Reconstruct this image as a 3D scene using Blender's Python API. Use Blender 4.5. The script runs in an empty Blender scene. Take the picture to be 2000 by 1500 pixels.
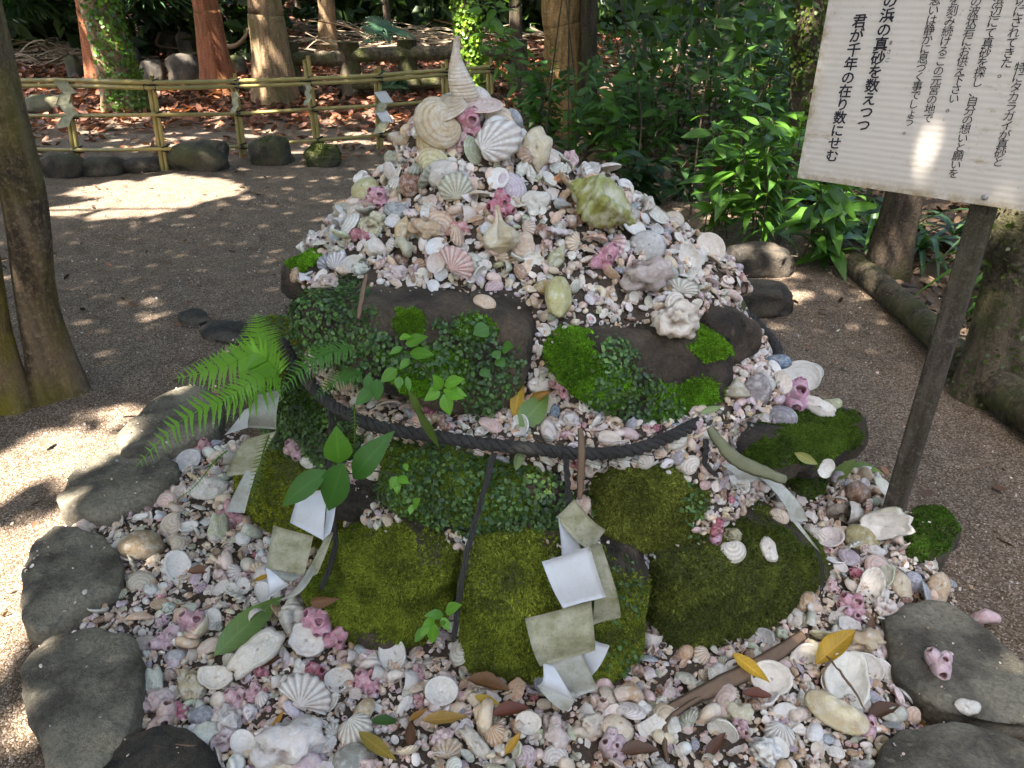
import bpy, bmesh, math, random
import numpy as np
from mathutils import Vector, Matrix
from mathutils.bvhtree import BVHTree

# ------------------------------------------------------------------ camera, sky, sun, exposure
scene = bpy.context.scene
COL = scene.collection
PITCH = math.radians(28.0)
F = 1455.0                     # focal length in photo pixels (photo is 2000 wide)
CAMZ = 1.6
cam_d = bpy.data.cameras.new("camera")
cam_d.sensor_width = 36.0
cam_d.lens = 36.0 * F / 2000.0
cam_d.clip_start = 0.05
cam_d.clip_end = 400.0
cam = bpy.data.objects.new("camera", cam_d)
COL.objects.link(cam)
cam.location = (0, 0, CAMZ)
cam.rotation_euler = (math.pi / 2 - PITCH, 0, 0)
scene.camera = cam

SUN = np.array([-0.34, -0.40, 0.85]); SUN /= np.linalg.norm(SUN)   # direction towards the sun
SUN_EL = math.asin(SUN[2]); SUN_AZ = math.atan2(SUN[0], SUN[1])
world = bpy.data.worlds.new("World"); scene.world = world
world.use_nodes = True
wn = world.node_tree.nodes; wl = world.node_tree.links
for n_ in list(wn): wn.remove(n_)
sky = wn.new("ShaderNodeTexSky"); sky.sky_type = 'NISHITA'; sky.sun_disc = False
sky.sun_elevation = SUN_EL; sky.sun_rotation = SUN_AZ
sky.air_density = 1.0; sky.dust_density = 3.0; sky.ozone_density = 0.6
bg = wn.new("ShaderNodeBackground"); bg.inputs["Strength"].default_value = 0.15
wo = wn.new("ShaderNodeOutputWorld")
wl.new(sky.outputs[0], bg.inputs[0]); wl.new(bg.outputs[0], wo.inputs[0])
sun_d = bpy.data.lights.new("sun", 'SUN'); sun_d.energy = 5.0; sun_d.angle = math.radians(0.5)
sun_d.color = (1.0, 0.94, 0.86)
sun = bpy.data.objects.new("sun", sun_d); COL.objects.link(sun)
sun.rotation_euler = Vector(SUN).to_track_quat('Z', 'Y').to_euler()
sun.location = tuple(SUN * 30)
scene.view_settings.view_transform = 'Standard'
scene.view_settings.look = 'None'
scene.view_settings.gamma = 1.0
scene.view_settings.use_curve_mapping = False
scene.view_settings.exposure = 2.95
scene.render.engine = 'CYCLES'
scene.cycles.max_bounces = 6
scene.cycles.diffuse_bounces = 4
scene.cycles.glossy_bounces = 2
scene.cycles.transmission_bounces = 4
scene.cycles.sample_clamp_indirect = 6.0

# ------------------------------------------------------------------ pixel <-> world helpers
CP, SP = math.cos(PITCH), math.sin(PITCH)
CAM = np.array([0, 0, CAMZ])
RIGHT = np.array([1.0, 0, 0]); UP = np.array([0, SP, CP]); FWD = np.array([0, CP, -SP])
def ray(px, py):
    return RIGHT * ((px - 1000) / F) - UP * ((py - 750) / F) + FWD     # depth 1 along the axis
def at_z(px, py, z=0.0):
    d = ray(px, py); return CAM + d * ((z - CAMZ) / d[2])
def at_y(px, py, Y):
    d = ray(px, py); return CAM + d * (Y / d[1])
def at_plane(px, py, P0, n):
    d = ray(px, py); return CAM + d * (np.dot(np.asarray(P0) - CAM, n) / np.dot(d, n))
def depth(P):
    return float(np.dot(np.asarray(P) - CAM, FWD))
def project(P):
    P = np.atleast_2d(P) - CAM
    dz = np.maximum(P @ FWD, 1e-3)
    return np.stack([1000 + F * (P @ RIGHT) / dz, 750 - F * (P @ UP) / dz], 1)
def smooth01(x): x = np.clip(x, 0, 1); return x * x * (3 - 2 * x)
RNG = np.random.default_rng(7)
random.seed(7)

def hash3(i, j, k, seed):
    h = (i * 374761393 + j * 668265263 + k * 2147483647 + seed * 974634777) & 0xFFFFFFFF
    h = ((h ^ (h >> 13)) * 1274126177) & 0xFFFFFFFF
    return ((h ^ (h >> 16)) & 0xFFFF) / 65535.0
def vnoise(P, freq=1.0, seed=0):
    P = np.asarray(P, float) * freq
    I = np.floor(P).astype(np.int64); f = P - I; f = f * f * (3 - 2 * f)
    out = 0
    for a in (0, 1):
        for b in (0, 1):
            for c in (0, 1):
                w = (f[:, 0] if a else 1 - f[:, 0]) * (f[:, 1] if b else 1 - f[:, 1]) * (f[:, 2] if c else 1 - f[:, 2])
                out = out + w * hash3(I[:, 0] + a, I[:, 1] + b, I[:, 2] + c, seed)
    return out * 2 - 1
def fbm(P, freq=1.0, seed=0, octs=3):
    v = 0; a = 1.0
    for o in range(octs):
        v = v + a * vnoise(P, freq * 2 ** o, seed + o * 17); a *= 0.5
    return v

# ------------------------------------------------------------------ mesh helpers
def make_mesh(name, V, Fs, mat=None, smooth=True, attrs=None):
    V = np.asarray(V, np.float32)
    if isinstance(Fs, np.ndarray): Fs = [Fs]
    Fs = [np.asarray(f, np.int32) for f in Fs if len(f)]
    me = bpy.data.meshes.new(name)
    me.vertices.add(len(V)); me.vertices.foreach_set("co", V.ravel())
    loops = np.concatenate([f.ravel() for f in Fs])
    tot = np.concatenate([np.full(len(f), f.shape[1], np.int32) for f in Fs])
    start = np.concatenate([[0], np.cumsum(tot)[:-1]]).astype(np.int32)
    me.loops.add(len(loops)); me.loops.foreach_set("vertex_index", loops)
    me.polygons.add(len(tot)); me.polygons.foreach_set("loop_start", start)
    me.polygons.foreach_set("use_smooth", np.full(len(tot), bool(smooth)))
    me.update(calc_edges=True)
    for k, d in (attrs or {}).items():
        d = np.asarray(d, np.float32)
        if d.ndim == 2:
            if d.shape[1] == 3: d = np.concatenate([d, np.ones((len(d), 1), np.float32)], 1)
            a = me.attributes.new(k, 'FLOAT_COLOR', 'POINT'); a.data.foreach_set("color", d.ravel())
        else:
            a = me.attributes.new(k, 'FLOAT', 'POINT'); a.data.foreach_set("value", d)
    if mat is not None: me.materials.append(mat)
    return me
def link(name, me, parent=None, loc=None, color=None):
    o = bpy.data.objects.new(name, me); COL.objects.link(o)
    if parent is not None: o.parent = parent
    if loc is not None: o.location = tuple(loc)
    if color is not None: o.color = (*color[:3], 1.0)
    return o
def tag(o, label=None, cat=None, group=None, kind=None):
    if label: o["label"] = label
    if cat: o["category"] = cat
    if group: o["group"] = group
    if kind: o["kind"] = kind
    return o
def empty(name, loc, label=None, cat=None, group=None):
    o = bpy.data.objects.new(name, None); COL.objects.link(o); o.location = tuple(loc)
    o.empty_display_size = 0.05
    return tag(o, label, cat, group)
def part(name, V, Fs, mat, parent, smooth=True, attrs=None, color=None):
    """world-space vertices, linked under a parent Empty at its own location"""
    V = np.asarray(V, float) - np.array(parent.location)
    return link(name, make_mesh(name, V, Fs, mat, smooth, attrs), parent, color=color)
def grid_faces(nu, nv, wu=False, wv=False):
    iu = np.arange(nu if wu else nu - 1); iv = np.arange(nv if wv else nv - 1)
    a, b = np.meshgrid(iu, iv, indexing='ij'); a2 = (a + 1) % nu; b2 = (b + 1) % nv
    return np.stack([a * nv + b, a2 * nv + b, a2 * nv + b2, a * nv + b2], -1).reshape(-1, 4)
class MB:
    def __init__(s): s.V = []; s.F = {}; s.n = 0; s.A = {}
    def add(s, V, Fs, **attrs):
        V = np.asarray(V, float)
        if isinstance(Fs, np.ndarray): Fs = [Fs]
        for f in Fs:
            f = np.asarray(f)
            if len(f): s.F.setdefault(f.shape[1], []).append(f + s.n)
        s.V.append(V); s.n += len(V)
        for k, v in attrs.items():
            v = np.asarray(v, float)
            if v.ndim == 0: v = np.full(len(V), float(v))
            if v.ndim == 1 and len(v) in (3, 4) and len(V) != len(v): v = np.tile(v[:3], (len(V), 1))
            s.A.setdefault(k, []).append(v)
        return s
    def out(s):
        return np.concatenate(s.V), [np.concatenate(f) for f in s.F.values()], {k: np.concatenate(v) for k, v in s.A.items()}
    def mesh(s, name, mat, smooth=True):
        V, Fs, A = s.out(); return make_mesh(name, V, Fs, mat, smooth, A)
    def part(s, name, mat, parent, smooth=True, color=None):
        V, Fs, A = s.out(); return part(name, V, Fs, mat, parent, smooth, A, color)
def frames(N, spin):
    """rotation matrices (n,3,3) whose z column is N, spun by the given angles"""
    N = N / np.linalg.norm(N, axis=1, keepdims=True)
    ref = np.where(np.abs(N[:, 2:3]) < 0.9, np.array([[0, 0, 1.0]]), np.array([[1.0, 0, 0]]))
    X = np.cross(ref, N); X /= np.linalg.norm(X, axis=1, keepdims=True)
    Y = np.cross(N, X)
    c, s = np.cos(spin)[:, None], np.sin(spin)[:, None]
    return np.stack([X * c + Y * s, -X * s + Y * c, N], 2)
def scatter(V0, F0, T, R, S):
    """N copies of a base mesh: T (n,3), R (n,3,3), S (n,) or (n,3)"""
    V0 = np.asarray(V0); n = len(T); S = np.asarray(S)
    if S.ndim == 1: S = np.repeat(S[:, None], 3, 1)
    V = np.einsum('nij,nkj->nki', R, V0[None] * S[:, None, :]) + T[:, None, :]
    if isinstance(F0, np.ndarray): F0 = [F0]
    Fs = [(f[None] + (np.arange(n) * len(V0))[:, None, None]).reshape(-1, f.shape[1]) for f in F0]
    return V.reshape(-1, 3), Fs
def tube(path, rad, nseg=10, cap=True, noise=0.0, seed=0, nfreq=3.0):
    path = np.asarray(path, float); n = len(path)
    rad = np.broadcast_to(np.asarray(rad, float), (n,))
    T = np.gradient(path, axis=0); T /= np.linalg.norm(T, axis=1, keepdims=True) + 1e-9
    up = np.array([0.0, 0, 1]) if abs(T[0, 2]) < 0.9 else np.array([1.0, 0, 0])
    X = np.zeros_like(path); x = np.cross(up, T[0]); x /= np.linalg.norm(x)
    for i in range(n):
        x = x - T[i] * np.dot(x, T[i]); x /= np.linalg.norm(x) + 1e-9; X[i] = x
    Yv = np.cross(T, X)
    a = np.linspace(0, 2 * np.pi, nseg, endpoint=False)
    V = path[:, None] + rad[:, None, None] * (np.cos(a)[None, :, None] * X[:, None] + np.sin(a)[None, :, None] * Yv[:, None])
    V = V.reshape(-1, 3)
    if noise:
        C = np.repeat(path, nseg, 0); D = V - C
        V = C + D * (1 + noise * fbm(V * np.array([1, 1, 0.5]), nfreq, seed, 3))[:, None]
    Fs = [grid_faces(n, nseg, wv=True)]
    if cap:
        Fs.append(np.arange(nseg)[None, ::-1].copy()); Fs.append((np.arange(nseg) + (n - 1) * nseg)[None])
    return V, Fs
def resample(P, n):
    P = np.asarray(P, float)
    d = np.concatenate([[0], np.cumsum(np.linalg.norm(np.diff(P[:, :3], axis=0), axis=1))])
    t = np.linspace(0, d[-1], n)
    # Catmull-Rom through the points
    out = []
    for x in t:
        i = min(np.searchsorted(d, x, side='right') - 1, len(P) - 2); i = max(i, 0)
        u = (x - d[i]) / max(d[i + 1] - d[i], 1e-9)
        p0 = P[max(i - 1, 0)]; p1 = P[i]; p2 = P[i + 1]; p3 = P[min(i + 2, len(P) - 1)]
        out.append(0.5 * ((2 * p1) + (-p0 + p2) * u + (2 * p0 - 5 * p1 + 4 * p2 - p3) * u * u + (-p0 + 3 * p1 - 3 * p2 + p3) * u ** 3))
    return np.array(out)
_ico = {}
def ico(sub):
    if sub not in _ico:
        bm = bmesh.new(); bmesh.ops.create_icosphere(bm, subdivisions=sub, radius=1.0)
        V = np.array([v.co[:] for v in bm.verts]); Fx = np.array([[v.index for v in f.verts] for f in bm.faces]); bm.free()
        _ico[sub] = (V, Fx)
    return _ico[sub]
def tri_normals(V, Fs):
    """vertex normals"""
    N = np.zeros_like(V)
    for f in Fs:
        fn = np.cross(V[f[:, 1]] - V[f[:, 0]], V[f[:, 2]] - V[f[:, 0]])
        for k in range(f.shape[1]): np.add.at(N, f[:, k], fn)
    return N / (np.linalg.norm(N, axis=1, keepdims=True) + 1e-12)
def sample_surface(V, Fs, n, rng, wv=None):
    """area-weighted points (and barycentric data) on a mesh; wv = vertex weight"""
    T = []
    for f in Fs:
        if f.shape[1] == 3: T.append(f)
        elif f.shape[1] == 4: T.append(f[:, [0, 1, 2]]); T.append(f[:, [0, 2, 3]])
    T = np.concatenate(T)
    A, B, C = V[T[:, 0]], V[T[:, 1]], V[T[:, 2]]
    fn = np.cross(B - A, C - A); ar = np.linalg.norm(fn, axis=1) / 2
    w = ar * (wv[T].mean(1) if wv is not None else 1.0)
    if w.sum() <= 0: return np.zeros((0, 3)), np.zeros((0, 3)), 0.0
    k = rng.choice(len(T), n, p=w / w.sum())
    u = rng.random(n); v = rng.random(n); m = u + v > 1; u[m] = 1 - u[m]; v[m] = 1 - v[m]
    P = A[k] + (B - A)[k] * u[:, None] + (C - A)[k] * v[:, None]
    N = fn[k] / (np.linalg.norm(fn[k], axis=1, keepdims=True) + 1e-12)
    return P, N, w.sum()

# ------------------------------------------------------------------ materials
def lin(r, g, b):
    f = lambda c: (c / 255 / 12.92) if c / 255 <= 0.04045 else ((c / 255 + 0.055) / 1.055) ** 2.4
    return (f(r), f(g), f(b))
class NT:
    def __init__(s, name):
        s.m = bpy.data.materials.new(name); s.m.use_nodes = True
        s.t = s.m.node_tree; s.t.nodes.clear()
        s.out = s.n("ShaderNodeOutputMaterial")
    def n(s, typ, **kw):
        nd = s.t.nodes.new(typ)
        for k, v in kw.items(): setattr(nd, k, v)
        return nd
    def l(s, a, b): s.t.links.new(a, b)
    def val(s, sock, v):
        if hasattr(v, "is_linked") or isinstance(v, bpy.types.NodeSocket): s.l(v, sock)
        else: sock.default_value = v
    def noise(s, vec, scale, detail=3.0, rough=0.55, dim='3D'):
        nd = s.n("ShaderNodeTexNoise"); nd.noise_dimensions = dim
        nd.inputs["Scale"].default_value = scale; nd.inputs["Detail"].default_value = detail; nd.inputs["Roughness"].default_value = rough
        if vec is not None: s.l(vec, nd.inputs["Vector"])
        return nd.outputs["Fac"]
    def ramp(s, fac, stops):
        nd = s.n("ShaderNodeValToRGB"); e = nd.color_ramp.elements
        while len(e) < len(stops): e.new(0.5)
        for i, (p, c) in enumerate(stops):
            e[i].position = p; e[i].color = (*c[:3], 1) if not np.isscalar(c) else (c, c, c, 1)
        s.l(fac, nd.inputs[0]); return nd.outputs[0]
    def mix(s, fac, a, b, mode='MIX'):
        nd = s.n("ShaderNodeMix"); nd.data_type = 'RGBA'; nd.blend_type = mode
        s.val(nd.inputs[0], fac); 
        for sock, v in ((nd.inputs[6], a), (nd.inputs[7], b)):
            if isinstance(v, bpy.types.NodeSocket): s.l(v, sock)
            else: sock.default_value = (*v[:3], 1)
        return nd.outputs[2]
    def math(s, op, a, b=0.0, clamp=False):
        nd = s.n("ShaderNodeMath"); nd.operation = op; nd.use_clamp = clamp
        s.val(nd.inputs[0], a); s.val(nd.inputs[1], b); return nd.outputs[0]
    def attr(s, name, out="Fac"):
        nd = s.n("ShaderNodeAttribute"); nd.attribute_name = name; return nd.outputs[out]
    def coord(s, which="Object"):
        return s.n("ShaderNodeTexCoord").outputs[which]
    def bump(s, height, strength=0.4, dist=0.01):
        nd = s.n("ShaderNodeBump"); nd.inputs["Strength"].default_value = strength; nd.inputs["Distance"].default_value = dist
        s.l(height, nd.inputs["Height"]); return nd.outputs[0]
    def bsdf(s, color, rough=0.7, bump=None, spec=0.5, trans=None, tcol=None, finish=True):
        nd = s.n("ShaderNodeBsdfPrincipled")
        if isinstance(color, bpy.types.NodeSocket): s.l(color, nd.inputs["Base Color"])
        else: nd.inputs["Base Color"].default_value = (*color[:3], 1)
        s.val(nd.inputs["Roughness"], rough)
        nd.inputs["Specular IOR Level"].default_value = spec
        if bump is not None: s.l(bump, nd.inputs["Normal"])
        res = nd.outputs[0]
        if trans:
            tr = s.n("ShaderNodeBsdfTranslucent")
            c = tcol if tcol is not None else color
            if isinstance(c, bpy.types.NodeSocket): s.l(c, tr.inputs[0])
            else: tr.inputs[0].default_value = (*c[:3], 1)
            mx = s.n("ShaderNodeMixShader"); mx.inputs[0].default_value = trans
            s.l(res, mx.inputs[1]); s.l(tr.outputs[0], mx.inputs[2]); res = mx.outputs[0]
        s.l(res, s.out.inputs[0]); return s.m

def mat_shell(name, from_attr):
    t = NT(name); k = 10.0 if from_attr else 1.0      # single shells keep unit-size meshes
    oi = t.n("ShaderNodeObjectInfo")
    base = t.attr("col", "Color") if from_attr else oi.outputs["Color"]
    g = t.attr("g"); inn = t.attr("inn"); an = t.attr("ang")
    rnd = oi.outputs["Random"]
    off = t.n("ShaderNodeCombineXYZ"); t.l(t.math('MULTIPLY', rnd, 37.0), off.inputs[0]); t.l(t.math('MULTIPLY', rnd, 91.0), off.inputs[1])
    ad = t.n("ShaderNodeVectorMath"); ad.operation = 'ADD'; t.l(t.coord("Object"), ad.inputs[0]); t.l(off.outputs[0], ad.inputs[1]); co = ad.outputs[0]
    # growth bands and rays: noise along the growth coordinate and round the hinge
    cx = t.n("ShaderNodeCombineXYZ"); t.l(t.math('MULTIPLY', g, 11.0), cx.inputs[0]); t.l(t.math('MULTIPLY', rnd, 40.0), cx.inputs[1])
    band = t.noise(cx.outputs[0], 1.0, 4.0, 0.7)
    cy = t.n("ShaderNodeCombineXYZ"); t.l(t.math('MULTIPLY', an, 5.0), cy.inputs[0]); t.l(t.math('MULTIPLY', rnd, 60.0), cy.inputs[1]); t.l(t.math('MULTIPLY', g, 1.2), cy.inputs[2])
    rays = t.noise(cy.outputs[0], 1.0, 3.0, 0.6)
    warm = t.mix(1.0, base, (0.78, 0.62, 0.47), 'MULTIPLY')
    c1 = t.mix(t.math('MULTIPLY', t.math('MULTIPLY', t.ramp(band, [(0.38, 0.0), (0.66, 1.0)]), 0.55), t.math('SUBTRACT', 1.0, t.math('MULTIPLY', inn, 0.85))), base, warm)
    c1 = t.mix(t.math('MULTIPLY', t.ramp(rays, [(0.50, 0.0), (0.66, 1.0)]), 0.40), c1, t.mix(1.0, base, (0.80, 0.58, 0.50), 'MULTIPLY'))
    # worn chalky patches, grime in the pores, a brown or green stain here and there
    wear = t.ramp(t.noise(co, 3.2 * k * 2, 5.0, 0.62), [(0.46, 0.0), (0.64, 1.0)])
    c2 = t.mix(t.math('MULTIPLY', wear, 0.42), c1, (0.80, 0.77, 0.70))
    grime = t.ramp(t.noise(co, 9.0 * k, 5.0, 0.72), [(0.50, 0.0), (0.70, 1.0)])
    c3 = t.mix(t.math('MULTIPLY', grime, 0.26), c2, (0.25, 0.20, 0.12))
    stain = t.ramp(t.noise(co, 1.6 * k, 4.0, 0.65), [(0.56, 0.0), (0.72, 1.0)])
    c3 = t.mix(t.math('MULTIPLY', stain, 0.24), c3, (0.32, 0.28, 0.14))
    c3 = t.mix(t.attr("rib"), c3, t.mix(1.0, c3, (0.34, 0.25, 0.22), 'MULTIPLY'))
    c4 = t.mix(t.math('MULTIPLY', inn, 0.55), c3, (0.76, 0.70, 0.62))
    rough = t.math('SUBTRACT', t.math('ADD', 0.36, t.math('MULTIPLY', wear, 0.25)), t.math('MULTIPLY', inn, 0.12))
    h = t.math('ADD', t.noise(co, 14.0 * k, 5.0, 0.65), t.math('MULTIPLY', band, 0.9))
    b = t.bump(h, 0.35, 0.022 if not from_attr else 0.002)
    return t.bsdf(c4, rough, b, 0.4)
def mat_leaf(name, trans=0.35, rough=0.38, yellow=(0.30, 0.34, 0.03), attr_col=False, spot=0.25, nscale=30.0):
    t = NT(name)
    oi = t.n("ShaderNodeObjectInfo")
    base = t.attr("col", "Color") if attr_col else oi.outputs["Color"]
    co = t.coord("Object")
    c = t.mix(t.math('MULTIPLY', t.noise(co, nscale, 3.0), spot), base, (0.02, 0.03, 0.005))
    mid = t.attr("mid"); al = t.attr("along")
    vein = t.math('MAXIMUM', t.ramp(mid, [(0.86, 0.0), (0.97, 1.0)]), t.math('MULTIPLY', t.ramp(t.math('FRACT', t.math('SUBTRACT', t.math('MULTIPLY', al, 9.0), t.math('MULTIPLY', t.math('SUBTRACT', 1.0, mid), 1.1))), [(0.0, 1.0), (0.10, 0.0), (0.95, 0.0), (1.0, 1.0)]), t.math('GREATER_THAN', al, 0.004)))
    c = t.mix(t.math('MULTIPLY', vein, 0.38), c, t.mix(1.0, base, (1.9, 1.7, 1.8), 'MULTIPLY'))
    tc = t.mix(0.65, c, t.mix(1.0, base, (2.6, 2.4, 0.9), 'MULTIPLY'))
    return t.bsdf(c, rough, t.bump(t.noise(co, nscale * 3, 2.0), 0.15, 0.004), 0.45, trans, tc)
def mat_rock(name, dark, light, moss_col=(0.055, 0.062, 0.012), scale=9.0, rough=0.8):
    t = NT(name)
    co = t.coord("Object")
    big = t.noise(co, scale, 5.0, 0.6); fine = t.noise(co, scale * 14, 5.0, 0.7)
    gr = t.noise(co, 330.0, 3.0, 0.7)
    c = t.mix(t.ramp(big, [(0.40, 0.0), (0.60, 1.0)]), dark, light)
    c = t.mix(t.math('MULTIPLY', t.ramp(t.noise(co, scale * 0.45, 4.0, 0.7), [(0.5, 0.0), (0.66, 1.0)]), 0.55), c, tuple(min(1, x * 1.45) for x in light))
    c = t.mix(t.math('MULTIPLY', t.ramp(gr, [(0.55, 0.0), (0.72, 1.0)]), 0.5), c, tuple(min(1, x * 1.5) for x in light))
    c = t.mix(t.math('MULTIPLY', t.ramp(fine, [(0.42, 0.0), (0.7, 1.0)]), 0.55), c, tuple(x * 0.35 for x in dark))
    lich = t.ramp(t.noise(co, scale * 4.5, 2.0, 0.5), [(0.66, 0.0), (0.72, 1.0)])
    c = t.mix(t.math('MULTIPLY', lich, 0.35), c, tuple(min(1, x * 1.9) for x in light))
    m = t.attr("moss")
    mc = t.mix(t.noise(co, 30.0, 3.0), moss_col, tuple(x * 2.0 for x in moss_col))
    c = t.mix(m, c, mc)
    b = t.bump(t.math('ADD', t.math('ADD', big, t.math('MULTIPLY', fine, 0.6)), t.math('MULTIPLY', gr, 0.12)), 0.9, 0.025)
    return t.bsdf(c, t.math('ADD', rough - 0.12, t.math('MULTIPLY', fine, 0.25)), b, 0.4)
def mat_bark(name, a, b_, moss=(0.10, 0.11, 0.015), amount=0.5, vscale=0.18, scale=14.0):
    t = NT(name)
    mp = t.n("ShaderNodeMapping"); mp.inputs["Scale"].default_value = (1, 1, vscale)
    t.l(t.coord("Object"), mp.inputs[0]); v = mp.outputs[0]; co = t.coord("Object")
    n1 = t.noise(v, scale, 6.0, 0.65); n2 = t.noise(co, scale * 4, 5.0, 0.7)
    c = t.mix(t.ramp(n1, [(0.40, 0.0), (0.60, 1.0)]), a, b_)
    li = t.ramp(t.noise(co, 38.0, 5.0, 0.7), [(0.56, 0.0), (0.66, 1.0)])
    c = t.mix(t.math('MULTIPLY', li, 0.55), c, tuple(min(1.0, x * 1.9 + .02) for x in b_))
    c = t.mix(t.math('MULTIPLY', t.ramp(n2, [(0.5, 0.0), (0.72, 1.0)]), 0.6), c, tuple(min(1.0, x * 1.8) for x in b_))
    c = t.mix(t.math('MULTIPLY', t.ramp(t.noise(co, 2.2, 5.0, 0.6), [(0.46, 0.0), (0.64, 1.0)]), amount), c, moss)
    b = t.bump(t.math('ADD', n1, t.math('MULTIPLY', n2, 0.5)), 1.0, 0.05)
    return t.bsdf(c, 0.85, b, 0.25)
def mat_plain(name, base, var=0.3, scale=20.0, rough=0.7, bumps=0.3, spec=0.4, attr_col=False, objcol=False, trans=None):
    t = NT(name); co = t.coord("Object")
    if attr_col: base = t.attr("col", "Color")
    if objcol: base = t.n("ShaderNodeObjectInfo").outputs["Color"]
    n1 = t.noise(co, scale, 5.0, 0.65)
    dk = t.mix(1.0, base, (1 - var,) * 3, 'MULTIPLY') if not isinstance(base, tuple) else tuple(x * (1 - var) for x in base)
    c = t.mix(n1, dk, base)
    return t.bsdf(c, rough, t.bump(n1, bumps, 0.01), spec, trans)

M = {}
M['shell'] = mat_shell("shell", False)
M['grit'] = mat_shell("shell_grit", True)
M['leaf'] = mat_leaf("leaf")
M['leafbright'] = mat_leaf("fern_leaf", 0.4, 0.45)
M['leafdry'] = mat_leaf("dry_leaf", 0.15, 0.55, spot=0.5, nscale=45.0)
M['leafstuff'] = mat_leaf("leaf_mass", 0.35, 0.5, attr_col=True, nscale=9.0)
M['litter'] = mat_leaf("leaf_litter", 0.1, 0.65, attr_col=True, nscale=12.0)
M['fig'] = mat_leaf("fig_leaf", 0.2, 0.42, attr_col=True, nscale=60.0)
M['moss'] = mat_plain("moss", (0.1, 0.1, 0.02), 0.2, 60, 0.95, 0.1, 0.1, attr_col=True)
M['rockmound'] = mat_rock("mound_rock", (0.026, 0.019, 0.013), (0.125, 0.09, 0.058), scale=7.0, rough=0.62)
M['rockrim'] = mat_rock("rim_rock", (0.088, 0.074, 0.052), (0.26, 0.225, 0.16), scale=6.0)
M['rockback'] = mat_rock("dark_rock", (0.024, 0.020, 0.015), (0.105, 0.083, 0.058), scale=5.0)
M['bark1'] = mat_bark("bark_grey_yellow", (0.055, 0.036, 0.020), (0.19, 0.135, 0.078), (0.19, 0.15, 0.016), 0.62)
M['barkmossy'] = mat_bark("bark_yellow_moss", (0.06, 0.04, 0.02), (0.20, 0.14, 0.07), (0.24, 0.19, 0.015), 0.95)
M['barktan'] = mat_bark("bark_tan", (0.14, 0.085, 0.045), (0.30, 0.20, 0.11), (0.09, 0.09, 0.015), 0.55)
M['barkorange'] = mat_bark("bark_orange", (0.16, 0.085, 0.03), (0.42, 0.25, 0.10), (0.12, 0.10, 0.02), 0.35)
M['barkred'] = mat_bark("bark_red", (0.17, 0.055, 0.025), (0.33, 0.12, 0.055), (0.16, 0.11, 0.03), 0.4)
M['barkdark'] = mat_bark("bark_dark", (0.03, 0.022, 0.016), (0.09, 0.065, 0.042), (0.05, 0.055, 0.012), 0.6)
M['log'] = mat_bark("log_bark", (0.05, 0.04, 0.026), (0.14, 0.11, 0.07), (0.07, 0.085, 0.015), 0.75, 0.4)
M['stem'] = mat_plain("stem", (0.07, 0.075, 0.03), 0.4, 40)
M['twig'] = mat_plain("twig", (0.22, 0.14, 0.085), 0.5, 60, 0.8)
M['rope'] = mat_plain("rope_fibre", (0.095, 0.086, 0.076), 0.8, 260, 0.75, 0.9)
M['bamboo'] = mat_plain("bamboo", (0.40, 0.31, 0.10), 0.45, 9, 0.4, 0.1)
M['tie'] = mat_plain("black_tie", (0.01, 0.01, 0.01), 0.3, 50)
M['soil'] = None
# ------------------------------------------------------------------ more materials for the setting
def mat_ground():
    t = NT("sandy_gravel"); co = t.coord("Object")
    big = t.noise(co, 0.9, 4.0, 0.6); mid = t.noise(co, 7.0, 4.0, 0.6)
    vo = t.n("ShaderNodeTexVoronoi"); vo.feature = 'F1'; vo.inputs["Scale"].default_value = 210.0; t.l(co, vo.inputs["Vector"])
    vo2 = t.n("ShaderNodeTexVoronoi"); vo2.feature = 'F1'; vo2.inputs["Scale"].default_value = 90.0; t.l(co, vo2.inputs["Vector"])
    sep = t.n("ShaderNodeSeparateColor"); t.l(vo.outputs["Color"], sep.inputs[0])
    sep2 = t.n("ShaderNodeSeparateColor"); t.l(vo2.outputs["Color"], sep2.inputs[0])
    c = t.ramp(sep.outputs[0], [(0.0, (0.06, 0.040, 0.024)), (0.45, (0.145, 0.100, 0.062)), (0.8, (0.25, 0.182, 0.122)), (1.0, (0.48, 0.395, 0.32))])
    c = t.mix(t.math('MULTIPLY', t.ramp(sep2.outputs[1], [(0.72, 0.0), (0.9, 1.0)]), 0.5), c, (0.26, 0.19, 0.155))
    c = t.mix(t.math('MULTIPLY', t.ramp(mid, [(0.35, 1.0), (0.6, 0.0)]), 0.35), c, (0.05, 0.036, 0.025))
    soil = t.attr("soil")
    c = t.mix(soil, c, t.mix(t.noise(co, 25.0, 5.0), (0.035, 0.024, 0.016), (0.10, 0.065, 0.042)))
    h = t.math('ADD', t.math('MULTIPLY', vo.outputs["Distance"], -1.0), t.math('MULTIPLY', mid, 1.2))
    return t.bsdf(c, 0.9, t.bump(h, 0.8, 0.006), 0.2)
M['ground'] = mat_ground()

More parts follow.
